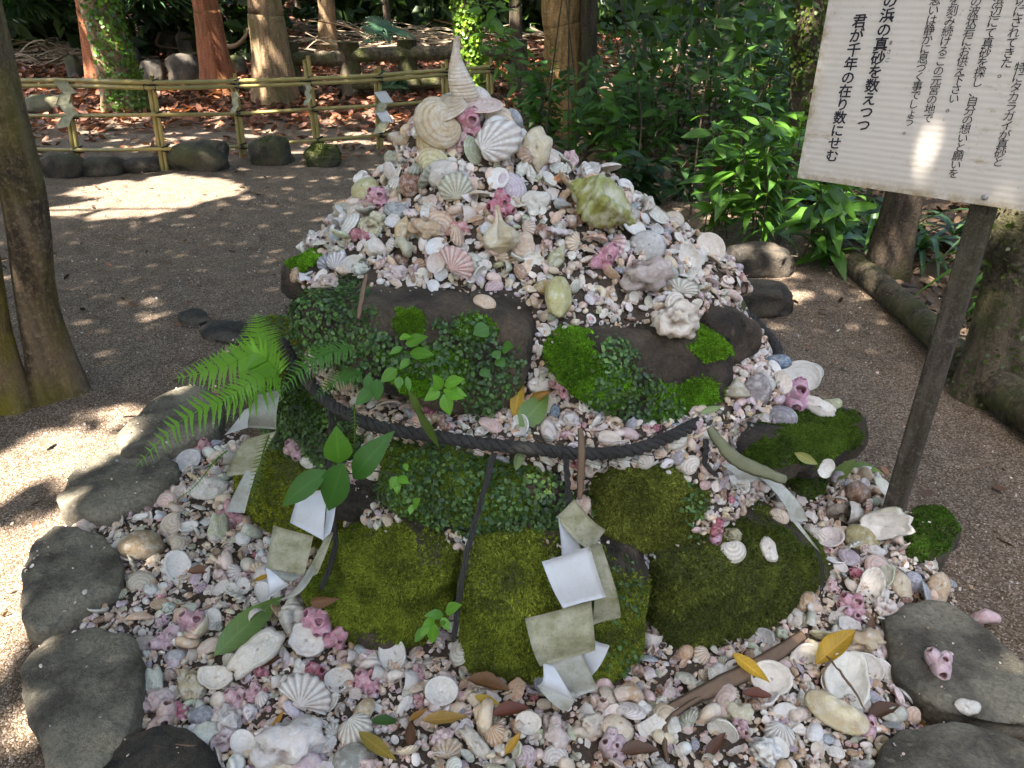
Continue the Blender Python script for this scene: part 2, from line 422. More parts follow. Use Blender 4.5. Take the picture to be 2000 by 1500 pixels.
# ------------------------------------------------------------------ terrain
RB0 = at_z(1650, 470)[:2]; RB1 = at_z(2040, 800)[:2]                # the log edge on the right
RBd = (RB1 - RB0) / np.linalg.norm(RB1 - RB0); RBn = np.array([-RBd[1], RBd[0]])
if RBn[0] < 0: RBn = -RBn
def gz(x, y):
    x = np.asarray(x, float); y = np.asarray(y, float)
    z = 0.085 * np.maximum(0, y - 9.8) + 0.25 * np.maximum(0, y - 20)
    d = (x - RB0[0]) * RBn[0] + (y - RB0[1]) * RBn[1]
    z = np.maximum(z, 0.22 * np.clip(d - 0.15, 0, 9) * smooth01((x + 0.5) / 1.5))
    return z
def ground_hit(px, py):
    d = ray(px, py); d = d / d[1]
    Y = 0.5
    while Y < 60:
        p = CAM + d * Y
        if p[2] <= gz(p[0], p[1]): return p
        Y += 0.01
    return CAM + d * 60
xs = np.concatenate([np.linspace(-60, -7, 14), np.linspace(-6.5, 6.5, 131), np.linspace(7, 60, 14)])
ys = np.concatenate([np.linspace(-30, -1, 8), np.linspace(-0.5, 12, 126), np.linspace(12.5, 90, 50)])
GX, GY = np.meshgrid(xs, ys, indexing='ij')
GP = np.stack([GX, GY, gz(GX, GY)], -1).reshape(-1, 3)
GP[:, 2] += 0.018 * fbm(np.c_[GP[:, :2], np.zeros(len(GP))], 1.6, 3, 4) * (1 + 2 * smooth01((GP[:, 1] - 9) / 5)) - 0.01
dR = (GP[:, 0] - RB0[0]) * RBn[0] + (GP[:, 1] - RB0[1]) * RBn[1]
soil = np.maximum(smooth01((GP[:, 1] + GP[:, 0] * 0.0 - 9.2) / 2.5), smooth01((dR + 0.35) / 0.7) * smooth01((GP[:, 0] + 0.3) / 0.5))
ground = link("ground", make_mesh("ground", GP, grid_faces(len(xs), len(ys)), M['ground'], True, {"soil": soil}))
tag(ground, kind="structure")

# ------------------------------------------------------------------ stones
def poly_radial(P2, c, nt):
    """radial function of a polygon about c, sampled at nt angles and softened"""
    P2 = np.asarray(P2) - c
    # densify
    Q = np.concatenate([P2[i] + (P2[(i + 1) % len(P2)] - P2[i]) * np.linspace(0, 1, 40, endpoint=False)[:, None] for i in range(len(P2))])
    a = np.arctan2(Q[:, 1], Q[:, 0]); r = np.hypot(Q[:, 0], Q[:, 1])
    o = np.argsort(a); a = a[o]; r = r[o]
    th = np.linspace(-np.pi, np.pi, nt, endpoint=False)
    R = np.interp(th, np.r_[a - 2 * np.pi, a, a + 2 * np.pi], np.r_[r, r, r])
    k = np.array([1, 2, 3, 2, 1.0]); k /= k.sum()
    R = np.convolve(np.r_[R[-2:], R, R[:2]], k, 'valid')
    return th, R
def boulder(poly, P0, n, df, db, nt=96, nr=44, e=0.5, amp=0.018, seed=0, tilt_noise=2.6, fine=0.004):
    """rounded stone whose outline in the plane (P0, n) is the polygon of photo points; df/db = depth before/behind it"""
    n = np.asarray(n, float); n /= np.linalg.norm(n); P0 = np.asarray(P0, float)
    u = np.cross([0, 0, 1.0], n); u /= np.linalg.norm(u); v = np.cross(n, u)
    W = np.array([at_plane(px, py, P0, n) for px, py in poly])
    P2 = np.stack([(W - P0) @ u, (W - P0) @ v], 1)
    mn, mx = P2.min(0), P2.max(0); c = (mn + mx) / 2
    th, R = poly_radial(P2, c, nt)
    C = P0 + u * c[0] + v * c[1]
    phi = np.linspace(0.0, np.pi, nr)
    s = np.abs(np.sin(phi)) ** e; d = np.sign(np.cos(phi)) * np.abs(np.cos(phi)) ** e
    s[0] = s[-1] = 0
    dd = np.where(d > 0, d * df, d * db)
    V = C + (s[:, None] * R[None])[..., None] * (np.cos(th)[None, :, None] * u + np.sin(th)[None, :, None] * v) + dd[:, None, None] * n
    V = V.reshape(-1, 3)
    Fs = [grid_faces(nr, nt, wv=True)[:, ::-1].copy()]
    N = tri_normals(V, Fs)
    if np.mean(np.sum(N * (V - C), 1)) < 0:
        Fs = [f[:, ::-1].copy() for f in Fs]; N = -N
    V = V + N * (amp * fbm(V, tilt_noise / 0.2 * 0.5, seed, 3) + fine * fbm(V, 45, seed + 5, 2))[:, None]
    return V, Fs, C
def lump(c, rad, seed=0, sub=4, amp=0.18, freq=1.6, sq=0.8, fine=0.03, rotz=0.0):
    V, Fx = ico(sub); V = V.copy()
    V = np.sign(V) * np.abs(V) ** sq
    V = V * (1 + amp * fbm(V + seed * 3.1, freq, seed, 3) + fine * fbm(V + seed, 9, seed + 2, 2))[:, None]
    V = V * np.asarray(rad)
    cz, sz = math.cos(rotz), math.sin(rotz)
    V = V @ np.array([[cz, sz, 0], [-sz, cz, 0], [0, 0, 1]])
    return V + np.asarray(c), [Fx]
def blob_mask(V, blobs, seed, soft=0.35):
    """mask on world points from patches given at photo points (px, py, rx, ry), ragged by noise"""
    pr = project(V); m = np.zeros(len(V))
    nz = 0.35 * fbm(V, 22, seed, 3)
    for (px, py, rx, ry) in blobs:
        d = np.hypot((pr[:, 0] - px) / rx, (pr[:, 1] - py) / ry) + nz
        m = np.maximum(m, smooth01((1.0 - d) / soft + 0.5))
    return m

ROCK_BVH_V = []; ROCK_BVH_F = []; _off = 0
def add_bvh(V, Fs):
    global _off
    ROCK_BVH_V.append(V)
    for f in Fs:
        if f.shape[1] == 4: ROCK_BVH_F.append(np.concatenate([f[:, [0, 1, 2]], f[:, [0, 2, 3]]]) + _off)
        else: ROCK_BVH_F.append(f + _off)
    _off += len(V)

# moss tuft: three tiny blades; fig leaf: small rounded leaf
def tuft_mesh():
    V = []; Fx = []
    for k in range(3):
        a = k * 2.094; c, s = math.cos(a), math.sin(a)
        b = len(V)
        V += [(-0.25 * s, 0.25 * c, -0.3), (0.25 * s, -0.25 * c, -0.3), (0.55 * c, 0.55 * s, 0.75)]
        Fx.append((b, b + 1, b + 2))
    return np.array(V), np.array(Fx)
def round_leaf():
    V = np.array([(0, 0, 0), (-0.36, 0.3, 0.08), (0, 0.35, 0.0), (0.36, 0.3, 0.08), (-0.34, 0.72, 0.06), (0, 0.75, 0), (0.34, 0.72, 0.06), (0, 1.05, -0.05)])
    return V, [np.array([(0, 2, 1), (0, 3, 2), (4, 5, 7), (5, 6, 7)]), np.array([(1, 2, 5, 4), (2, 3, 6, 5)])]
def add_moss(parent, V, Fs, mask, density, rng, size=0.0072, c0=(0.045, 0.055, 0.010), c1=(0.125, 0.135, 0.022), name="moss"):
    c0 = np.array(c0) * np.array([1.8, 1.95, 1.6]); c1 = np.array(c1) * np.array([2.1, 2.35, 1.9])
    mk = np.where(mask > 0.10, np.minimum(1, mask * 1.25) ** 1.6, 0)
    P, N, area = sample_surface(V, Fs, 10, rng, mk)
    if area <= 1e-5: return
    n = int(min(area * density, 60000))
    P, N, _ = sample_surface(V, Fs, n, rng, mk)
    cl = fbm(P, 16, 91, 3)
    R = frames(N + 0.75 * rng.normal(size=(n, 3)), rng.random(n) * 6.28)
    S = size * (0.6 + 0.8 * rng.random(n)) * (1 + 0.35 * cl)
    tv, tf = tuft_mesh()
    VV, FF = scatter(tv, tf, P + N * 0.001, R, S)
    k = smooth01(0.5 + 0.45 * cl + 0.25 * rng.normal(size=n))
    col = np.array(c0)[None] * (1 - k[:, None]) + np.array(c1)[None] * k[:, None]
    k2 = (smooth01(0.15 + 0.9 * vnoise(P, 5.5, 33)) * smooth01((N[:, 2] + .25) * 1.2) * .75)[:, None]; col = col * (1 - k2) + np.array((0.095, 0.165, 0.014)) * k2 * (c1.max() / .32)
    col *= (0.45 + 1.1 * rng.random((n, 1)))
    o = part(name, VV, FF, M['moss'], parent.parent, False, {"col": np.repeat(col, len(tv), 0)}); o.parent = parent
    o["kind"] = "stuff"
def add_fig(V, Fs, mask, density, rng, label, size=0.0115):
    mk = np.where(mask > 0.4, mask, 0)
    P, N, area = sample_surface(V, Fs, 10, rng, mk)
    if area <= 1e-5: return
    n = int(min(area * density, 9000))
    P, N, _ = sample_surface(V, Fs, n, rng, mk)
    # leaves lie like shingles: tilt to the normal, tips hanging
    R = frames(N + 0.42 * rng.normal(size=(n, 3)) + np.array([0, 0, 0.35]), rng.random(n) * 6.28)
    down = np.array([0, 0, -1.0]); z = R[:, :, 2]; y = down + 0.9 * rng.normal(size=(n, 3)); y -= z * np.sum(y * z, 1, keepdims=True)
    y /= np.linalg.norm(y, axis=1, keepdims=True); R = np.stack([np.cross(y, z), y, z], 2)
    S = size * (0.55 + 0.75 * rng.random(n))
    lv, lf = round_leaf()
    VV, FF = scatter(lv, lf, P + N * (0.002 + 0.009 * rng.random((n, 1))), R, S)
    k = rng.random((n, 1)) ** 1.6
    cl = smooth01(0.5 + 0.8 * vnoise(P, 12, 5))[:, None]
    col = np.array((0.03, 0.075, 0.02)) * (1 - k) + np.array((0.14, 0.25, 0.055)) * k
    col = col * (0.7 + 0.6 * cl)
    cen = P.mean(0)
    o = link("creeping_fig", make_mesh("creeping_fig", VV - cen, FF, M['fig'], True, {"col": np.repeat(col, len(lv), 0)}), loc=cen)
    tag(o, label, "creeping plant", kind="stuff")

MC = np.array([0.08, 2.2])                      # mound centre on the ground
def face(azdeg, r, z):
    """a point and outward normal on the mound: azimuth 0 faces the camera, positive to the right"""
    a = math.radians(azdeg); n = np.array([math.sin(a), -math.cos(a), 0.0])
    return np.array([MC[0], MC[1], 0]) + n * r + np.array([0, 0, z]), n
MOUND = {}
def mound_stone(key, poly, az, r, df, db, label, mat='rockmound', moss=(), fig=(), tilt=0.12, amp=0.022, seed=0, e=0.5, mossall=0.0, mdens=380000, fdens=24000, figlabel=None, mc=None, nm="boulder", cat="boulder"):
    P0, n = face(az, r, 0.0); n = n + np.array([0, 0, tilt]); n /= np.linalg.norm(n)
    # height of the plane point from the polygon centre
    c = np.mean(poly, 0); Pm = at_plane(c[0], c[1], P0, np.array([n[0], n[1], 0]) / np.hypot(n[0], n[1]))
    V, Fs, C = boulder(poly, Pm, n, df, db, seed=seed, amp=amp, e=e)
    rng = np.random.default_rng(seed + 100)
    N = tri_normals(V, Fs)
    mm = blob_mask(V, moss, seed) if moss else np.zeros(len(V))
    if mossall: mm = np.maximum(mm, smooth01((mossall - 0.5 + 0.5 * fbm(V, 9, seed, 3) + 0.25 * N[:, 2]) * 2.5 + 0.5))
    root = empty(nm, (C[0], C[1], V[:, 2].min()), label, cat)
    st_ = part("stone", V, Fs, M[mat], root, True, {"moss": mm})
    c0, c1 = mc or ((0.045, 0.055, 0.010), (0.125, 0.135, 0.022))
    if mm.max() > 0.5: add_moss(st_, V, Fs, mm, mdens, rng, c0=c0, c1=c1)
    if fig:
        fm = blob_mask(V, fig, seed + 9)
        add_fig(V, Fs, fm, fdens, rng, figlabel or ("small round creeping fig leaves covering the " + label.split(" on ")[0]))
    add_bvh(V, Fs); MOUND[key] = (V, Fs, C)
    return root
# ------------------------------------------------------------------ the mound: its stones
YG0, YG1 = (0.060, 0.062, 0.008), (0.165, 0.155, 0.018)          # yellow-green moss
DG0, DG1 = (0.022, 0.034, 0.008), (0.060, 0.085, 0.014)          # dark green moss
GG0, GG1 = (0.040, 0.075, 0.008), (0.090, 0.175, 0.012)          # fresh green moss
mound_stone('L1', [(488, 905), (520, 850), (575, 855), (640, 945), (662, 1000), (640, 1075), (570, 1085), (505, 1050), (480, 985)], -52, 0.735, 0.15, 0.22, e=0.82, tilt=-0.10, label=
            "tall yellow-green mossy boulder at the left front of the lowest tier", mossall=1.0, seed=1, mc=(YG0, YG1))
mound_stone('L2', [(640, 1065), (690, 1022), (780, 1008), (870, 1035), (902, 1085), (888, 1180), (825, 1262), (740, 1245), (655, 1180), (622, 1115)], -24, 0.74, 0.17, 0.22, e=0.82, tilt=-0.10, label=
            "rounded mossy boulder in the lowest tier with a bare dark patch", moss=[(755, 1145, 150, 118)], seed=2, mc=((0.05, 0.058, 0.010), (0.135, 0.14, 0.02)))
mound_stone('L3', [(902, 1090), (950, 1055), (1100, 1045), (1210, 1060), (1252, 1115), (1252, 1290), (1190, 1350), (1080, 1352), (960, 1318), (888, 1260)], 2, 0.745, 0.16, 0.25, e=0.74, tilt=-0.10, label=
            "broad mossy boulder behind the folded paper at the front of the lowest tier", moss=[(1000, 1190, 170, 190), (1190, 1250, 95, 130)], seed=3, fig=[(1215, 1150, 45, 60), (1210, 1285, 38, 30)], fdens=6000,
            figlabel="sparse creeping fig sprigs beside the folded paper on the front boulder", mc=((0.05, 0.056, 0.010), (0.125, 0.13, 0.02)))
mound_stone('L4', [(1275, 1090), (1320, 1045), (1450, 1022), (1548, 1012), (1602, 1068), (1592, 1130), (1505, 1222), (1385, 1298), (1295, 1318), (1262, 1280), (1262, 1150)], 30, 0.745, 0.17, 0.25, e=0.74, tilt=-0.10, label=
            "large dark mossy boulder at the right front of the lowest tier", moss=[(1420, 1170, 230, 160)], seed=4, mc=((0.028, 0.032, 0.009), (0.085, 0.085, 0.02)))
mound_stone('L5', [(1525, 925), (1600, 895), (1645, 925), (1640, 1040), (1605, 1085), (1545, 1050)], 55, 0.80, 0.10, 0.25,
            "dark green mossy stone at the right end below the shell ledge", mossall=0.6, seed=5, mc=(DG0, DG1))
mound_stone('M1', [(548, 770), (600, 740), (700, 790), (722, 860), (692, 935), (645, 905), (575, 860), (545, 820)], -46, 0.67, 0.11, 0.25, e=0.72, tilt=0.0, label=
            "boulder under creeping fig at the left of the middle tier", mossall=0.3, seed=6, fig=[(630, 835, 130, 115)], mc=(DG0, DG1), fdens=30000)
mound_stone('M2', [(755, 875), (850, 852), (1000, 885), (1100, 910), (1116, 980), (1082, 1048), (960, 1050), (830, 1003), (758, 940)], -9, 0.675, 0.10, 0.25, e=0.7, tilt=0.0, label=
            "wide boulder under creeping fig at the front of the middle tier", moss=[(900, 930, 150, 90)], seed=7, fig=[(850, 950, 110, 85), (1000, 985, 130, 75), (930, 930, 120, 60)], mc=((0.04, 0.055, 0.010), (0.115, 0.14, 0.02)), fdens=24000)
mound_stone('M3', [(1145, 925), (1180, 898), (1300, 896), (1370, 925), (1376, 1000), (1325, 1050), (1250, 1064), (1170, 1042), (1140, 985)], 17, 0.68, 0.11, 0.25, e=0.72, tilt=0.0, label=
            "olive moss covered boulder at the right front of the middle tier", mossall=1.0, seed=8, fig=[(1150, 990, 22, 45), (1362, 990, 26, 60), (1310, 902, 40, 18), (1200, 900, 50, 16)], fdens=12000,
            figlabel="thin creeping fig edging the olive mossy boulder", mc=((0.045, 0.046, 0.010), (0.125, 0.12, 0.026)))
mound_stone('M4', [(1415, 860), (1480, 848), (1560, 838), (1640, 795), (1655, 815), (1640, 885), (1560, 920), (1480, 932), (1425, 905)], 46, 0.74, 0.09, 0.30,
            "dark angular boulder carrying the shell ledge at the right of the middle tier", moss=[(1600, 850, 70, 45), (1500, 890, 40, 20)], seed=9, mc=(DG0, DG1), e=0.42)
mound_stone('S1', [(668, 955), (710, 930), (752, 958), (756, 985), (702, 1013), (660, 1000)], -30, 0.73, 0.05, 0.1,
            "small brown bare rock wedged behind the white paper", seed=10, mat='rockback', nm="rock", cat="rock", amp=0.01)
mound_stone('U1', [(585, 572), (700, 572), (1000, 596), (1046, 640), (1032, 730), (985, 802), (880, 798), (720, 748), (625, 672), (578, 620)], -11, 0.565, 0.08, 0.35, e=0.58, label=
            "large wet brown boulder at the left of the upper tier", moss=[(800, 632, 30, 24), (930, 640, 40, 26), (840, 730, 70, 40)], seed=11,
            fig=[(640, 630, 85, 80), (720, 690, 75, 65), (905, 660, 62, 42), (930, 740, 75, 75), (850, 700, 30, 40)], mc=(GG0, GG1), fdens=22000, amp=0.014,
            figlabel="creeping fig spreading over the wet brown upper boulder")
mound_stone('U2', [(1072, 690), (1110, 645), (1250, 638), (1400, 652), (1428, 690), (1402, 785), (1335, 842), (1230, 822), (1130, 762), (1074, 722)], 19, 0.565, 0.09, 0.35, e=0.6, label=
            "large dark boulder with moss and fig at the right of the upper tier", moss=[(1110, 690, 45, 55), (1170, 760, 60, 50), (1350, 800, 70, 45), (1390, 670, 40, 30)], seed=12,
            fig=[(1200, 720, 42, 55), (1210, 775, 80, 60), (1290, 815, 60, 28)], mc=(GG0, GG1), fdens=22000, amp=0.014,
            figlabel="creeping fig hanging down the face of the dark upper boulder")
mound_stone('U0', [(572, 520), (600, 498), (650, 505), (650, 590), (595, 594), (570, 565)], -45, 0.57, 0.05, 0.12,
            "dark stone at the far left edge of the upper tier", moss=[(590, 500, 30, 25)], seed=13, mc=(GG0, GG1))
mound_stone('U4', [(468, 705), (515, 635), (560, 615), (575, 690), (550, 765), (505, 790), (470, 770)], -66, 0.72, 0.07, 0.25,
            "mossy stone behind the fern at the far left", mossall=0.7, seed=14, fig=[(530, 650, 45, 50), (560, 700, 30, 40)], mc=(YG0, YG1), fdens=18000)
mound_stone('U3', [(1385, 625), (1420, 610), (1452, 635), (1455, 680), (1415, 700), (1385, 680)], 40, 0.60, 0.05, 0.12,
            "dark stone at the far right edge of the upper tier", moss=[(1410, 560, 35, 30)], seed=15, mc=(GG0, GG1))
# stones round the back of the mound, hidden from the front
for i, (az, r, z, rad) in enumerate([(95, 0.72, 0.2, 0.24), (125, 0.74, 0.2, 0.25), (158, 0.74, 0.2, 0.25), (192, 0.74, 0.2, 0.25), (225, 0.74, 0.2, 0.25), (262, 0.72, 0.2, 0.22),
                                     (110, 0.6, 0.52, 0.2), (150, 0.6, 0.52, 0.22), (195, 0.6, 0.52, 0.2), (240, 0.6, 0.52, 0.22), (100, 0.46, 0.78, 0.17), (150, 0.46, 0.78, 0.19), (205, 0.46, 0.78, 0.19), (255, 0.46, 0.78, 0.16)]):
    P0, n = face(az, r, z)
    V, Fs = lump(P0, (rad, rad * 0.8, 0.19 if z < .6 else .14), seed=60 + i, sub=3)
    root = empty("boulder", (P0[0], P0[1], V[:, 2].min()), ["dark mossy boulder at the back foot of the mound", "dark mossy boulder in the middle tier behind the mound", "dark mossy boulder in the upper tier behind the heap"][0 if z < .4 else (1 if z < .6 else 2)], "boulder", "boulders behind the mound")
    part("stone", V, Fs, M['rockmound'], root, True, {"moss": smooth01(0.3 + fbm(V, 5, i, 2))})
    add_bvh(V, Fs)

# ------------------------------------------------------------------ the shelly fill between and above the stones
CORE = np.array([(0.0, 1.315), (0.06, 1.305), (0.125, 1.255), (0.20, 1.175), (0.30, 1.10), (0.43, 1.02), (0.52, 0.958), (0.585, 0.905), (0.60, 0.87), (0.585, 0.78), (0.59, 0.70), (0.64, 0.655), (0.70, 0.635), (0.705, 0.60),
                 (0.68, 0.50), (0.69, 0.44), (0.74, 0.405), (0.76, 0.38), (0.72, 0.2), (0.74, 0.06), (0.86, 0.03), (1.0, 0.02)])
CP_ = resample(np.c_[CORE, np.zeros(len(CORE))], 90)[:, :2]
nt_ = 120; th_ = np.linspace(0, 2 * np.pi, nt_, endpoint=False)
rr = CP_[:, 0][:, None] * np.ones(nt_); zz = CP_[:, 1][:, None] * np.ones(nt_)
sx = 1.0 + 0.10 * smooth01((zz - 0.7) / 0.2); sy = 1.0 - 0.10 * smooth01((zz - 0.55) / 0.3)
azd = np.degrees((th_ + np.pi) % (2 * np.pi) - np.pi)[None]
for (a_, z_, dr_, sa_, sz_) in ((7, 0.74, 0.06, 7, 0.09), (33, 0.50, 0.07, 9, 0.10), (34, 0.42, 0.045, 10, 0.06), (-38, 0.70, 0.03, 14, 0.05), (-30, 0.40, 0.03, 6, 0.06), (48, 0.67, 0.16, 15, 0.045)):
    rr = rr + dr_ * np.exp(-((azd - a_) / sa_) ** 2 - ((zz - z_) / sz_) ** 2)
rr = rr * (1 - 0.12 * smooth01((zz - 0.84) / 0.08))
xsh = -0.08 * smooth01((zz - 0.75) / 0.15) - 0.12 * np.clip((zz - 0.93) / 0.25, 0, 1)
CV = np.stack([xsh + MC[0] + rr * np.sin(th_)[None] * sx, MC[1] - rr * np.cos(th_)[None] * sy, zz], -1).reshape(-1, 3)
CN = CV - np.array([MC[0], MC[1], 0.3]); CN /= np.linalg.norm(CN, axis=1, keepdims=True)
CV = CV + CN * ((0.022 + 0.014 * (CV[:, 2] > .9)) * fbm(CV, 7, 4, 3))[:, None]
CF = [grid_faces(len(CP_), nt_, wv=True)]
# the ring of shells on the ground: a bed inside the kerb stones
BEDP = [(120, 1010), (260, 960), (330, 880), (430, 830), (520, 860), (640, 1090), (760, 1260), (960, 1330), (1200, 1370), (1400, 1330), (1560, 1200), (1600, 1060), (1625, 920), (1670, 905), (1760, 1000), (1830, 1100), (1860, 1165),
        (1730, 1200), (1725, 1330), (1800, 1400), (1720, 1500), (1600, 1640), (900, 1700), (480, 1620), (420, 1500), (250, 1420), (270, 1240), (130, 1230), (240, 1120), (110, 1030)]
BED2 = np.array([at_z(px, py, 0.02)[:2] for px, py in BEDP])
def in_poly(P, poly):
    x, y = P[:, 0], P[:, 1]; r = np.zeros(len(P), bool); j = len(poly) - 1
    for i in range(len(poly)):
        xi, yi = poly[i]; xj, yj = poly[j]
        c = ((yi > y) != (yj > y)) & (x < (xj - xi) * (y - yi) / (yj - yi + 1e-12) + xi)
        r ^= c; j = i
    return r
gx = np.linspace(-1.6, 1.9, 141); gy = np.linspace(0.75, 3.0, 91)
AX, AY = np.meshgrid(gx, gy, indexing='ij'); AV = np.stack([AX, AY, 0 * AX], -1).reshape(-1, 3)
ins = in_poly(AV, BED2); 
ins &= np.hypot(AV[:, 0] - MC[0], AV[:, 1] - MC[1]) > 0.62
inside_f = ins.astype(float).reshape(len(gx), len(gy))
for _ in range(2):   # soften the edge of the bed
    p = np.pad(inside_f, 1, mode='edge'); inside_f = (p[:-2, 1:-1] + p[2:, 1:-1] + p[1:-1, :-2] + p[1:-1, 2:] + 2 * p[1:-1, 1:-1]) / 6
AV[:, 2] = -0.02 + 0.055 * inside_f.ravel() + 0.012 * fbm(AV, 6, 9, 3)
AF = grid_faces(len(gx), len(gy)); AF = AF[ins[AF].any(1)]
bed = MB().add(CV, CF).add(AV, [AF])
BV, BFs, _ = bed.out()
M['fill'] = mat_plain("shell_sand", (0.15, 0.11, 0.08), 0.75, 150, 0.9, 0.9, 0.15)
o = link("shell_sand", make_mesh("shell_sand", BV, BFs, M['fill'])); tag(o, "coarse broken shell sand filling the mound between the stones", "sand", kind="stuff")

# ------------------------------------------------------------------ kerb stones round the shell bed, and other stones on the ground
def ground_stone(label, poly, zc, height, az=None, name="kerb_stone", cat="stone", mat='rockrim', moss=0.0, seed=0, group=None, mc=None, e=0.55, amp=0.02, cut=0.5):
    """a low stone whose outline seen from above is the polygon of photo points at height zc"""
    P = np.array([at_z(px, py, zc) for px, py in poly]); c = (P.max(0) + P.min(0)) / 2
    th, R = poly_radial(P[:, :2], c[:2], 72); height = height * .62
    nr = 30; phi = np.linspace(0, np.pi, nr); s = np.sin(phi) ** e; d = np.sign(np.cos(phi)) * np.abs(np.cos(phi)) ** 0.62; s[0] = s[-1] = 0
    dd = np.where(d > 0, d * height, d * 0.12)
    V = np.stack([c[0] + s[:, None] * R * np.cos(th), c[1] + s[:, None] * R * np.sin(th), zc + dd[:, None] + 0 * R[None]], -1).reshape(-1, 3)
    Fs = [grid_faces(nr, 72, wv=True)]
    N = tri_normals(V, Fs)
    if np.mean(np.sum(N * (V - V.mean(0)), 1)) < 0: Fs = [f[:, ::-1].copy() for f in Fs]; N = -N
    V = V + N * (amp * fbm(V, 5, seed, 3) + 0.005 * fbm(V, 28, seed + 3, 3))[:, None]
    mm = smooth01((moss - 0.5 + 0.55 * fbm(V, 6, seed, 3) + 0.25 * N[:, 2]) * 2.5 + 0.3) if moss else np.zeros(len(V))
    root = empty(name, (c[0], c[1], 0), label, cat, group)
    st_ = part("stone", V, Fs, M[mat], root, True, {"moss": mm})
    if moss and mm.max() > 0.5:
        c0, c1 = mc or (DG0, DG1); add_moss(st_, V, Fs, mm, 60000 if c[1] < 4 else 12000, np.random.default_rng(seed), size=0.008 if c[1] < 4 else 0.02, c0=c0, c1=c1)
    add_bvh(V, Fs)
    return root
G = "kerb stones round the shell bed"
ground_stone("long pitted sunlit kerb stone behind the fern", [(225, 868), (290, 800), (370, 765), (420, 770), (445, 805), (425, 850), (340, 880), (250, 905)], 0.06, 0.07, seed=21, group=G, cut=.3)
ground_stone("dark flat kerb stone left of the pink barnacles", [(105, 985), (150, 910), (225, 878), (330, 890), (352, 925), (300, 980), (215, 1018), (130, 1015)], 0.05, 0.06, seed=22, group=G)
ground_stone("grey rounded kerb stone above the lower left corner stone", [(38, 1130), (70, 1055), (130, 1025), (210, 1050), (250, 1090), (245, 1150), (160, 1195), (70, 1255), (42, 1210)], 0.06, 0.06, seed=23, group=G)
ground_stone("big grey kerb stone in the lower left corner with a pale worn top", [(45, 1310), (90, 1255), (190, 1225), (265, 1250), (290, 1320), (260, 1420), (190, 1530), (110, 1520), (62, 1420)], 0.07, 0.06, seed=24, group=G)
ground_stone("dark brown kerb stone cut by the bottom edge at left", [(185, 1500), (240, 1440), (330, 1418), (400, 1440), (430, 1500), (420, 1640), (200, 1640)], 0.06, 0.05, seed=25, mat='rockback', group=G)
ground_stone("large dark kerb stone at right with a pink barnacle on it", [(1725, 1215), (1770, 1178), (1850, 1180), (1920, 1230), (2030, 1330), (2060, 1430), (1960, 1425), (1840, 1400), (1745, 1330)], 0.05, 0.05, seed=26, group=G, mat='rockrim')
ground_stone("pitted dark kerb stone in the lower right corner", [(1715, 1500), (1760, 1440), (1850, 1408), (1960, 1440), (2040, 1500), (2040, 1650), (1720, 1650)], 0.06, 0.05, seed=27, group=G)
ground_stone("mossy green stone beside the foot of the sign post", [(1762, 1035), (1790, 992), (1840, 1002), (1868, 1040), (1840, 1095), (1780, 1090)], 0.05, 0.05, seed=28, moss=0.62, mat='rockback', mc=(DG0, (0.04, 0.075, 0.010)), name="stone")
ground_stone("small dark flat stone lying on the path at left", [(352, 618), (378, 606), (408, 612), (412, 628), (385, 634), (358, 630)], 0.02, 0.035, seed=29, mat='rockback', name="stone")
ground_stone("wide flat dark stone on the path left of the fern", [(395, 645), (430, 626), (480, 630), (500, 655), (470, 672), (415, 664)], 0.005, 0.02, seed=30, mat='rockback', name="stone")
# stones along the foot of the bamboo fence and others farther back
for i, (px, py, w, h, ms, lab) in enumerate([(385, 335, 110, 45, 0.3, "long mossy stone at the foot of the second fence post"), (523, 318, 82, 40, 0.45, "square mossy boulder under the bamboo fence"),
                                         (629, 325, 66, 34, 0.6, "small round mossy stone right under the tallest fence post"), (190, 340, 90, 24, 0.1, "flat grey stone in the row under the fence at left"),
                                         (270, 335, 80, 22, 0.05, "pale flat stone in the row under the fence at left"), (115, 345, 80, 34, 0.15, "dark stone in the row under the fence beside the near tree"),
                                         (330, 330, 50, 16, 0.0, "low broken stone between the second post and the mossy stone")]):
    p = ground_hit(px, py); k = depth(p) / F
    V, Fs = lump(p + np.array([0, w * k * 0.25, h * k * 0.35]), (w * k * 0.5, w * k * 0.36, h * k * 0.75), seed=130 + i, sub=3, sq=0.7)
    root = empty("stone", p, lab, "stone"); N = tri_normals(V, Fs)
    mm = smooth01(ms + 0.4 * fbm(V, 5, i, 2) + 0.3 * N[:, 2] - 0.25) if ms else np.zeros(len(V))
    st_ = part("stone_body", V, Fs, M['rockback'], root, True, {"moss": mm})
    add_bvh(V, Fs)
    if ms > 0.3: add_moss(st_, V, Fs, mm, 9000, np.random.default_rng(i), size=0.014, c0=np.array(DG0) * .7, c1=(0.05, 0.06, 0.010))

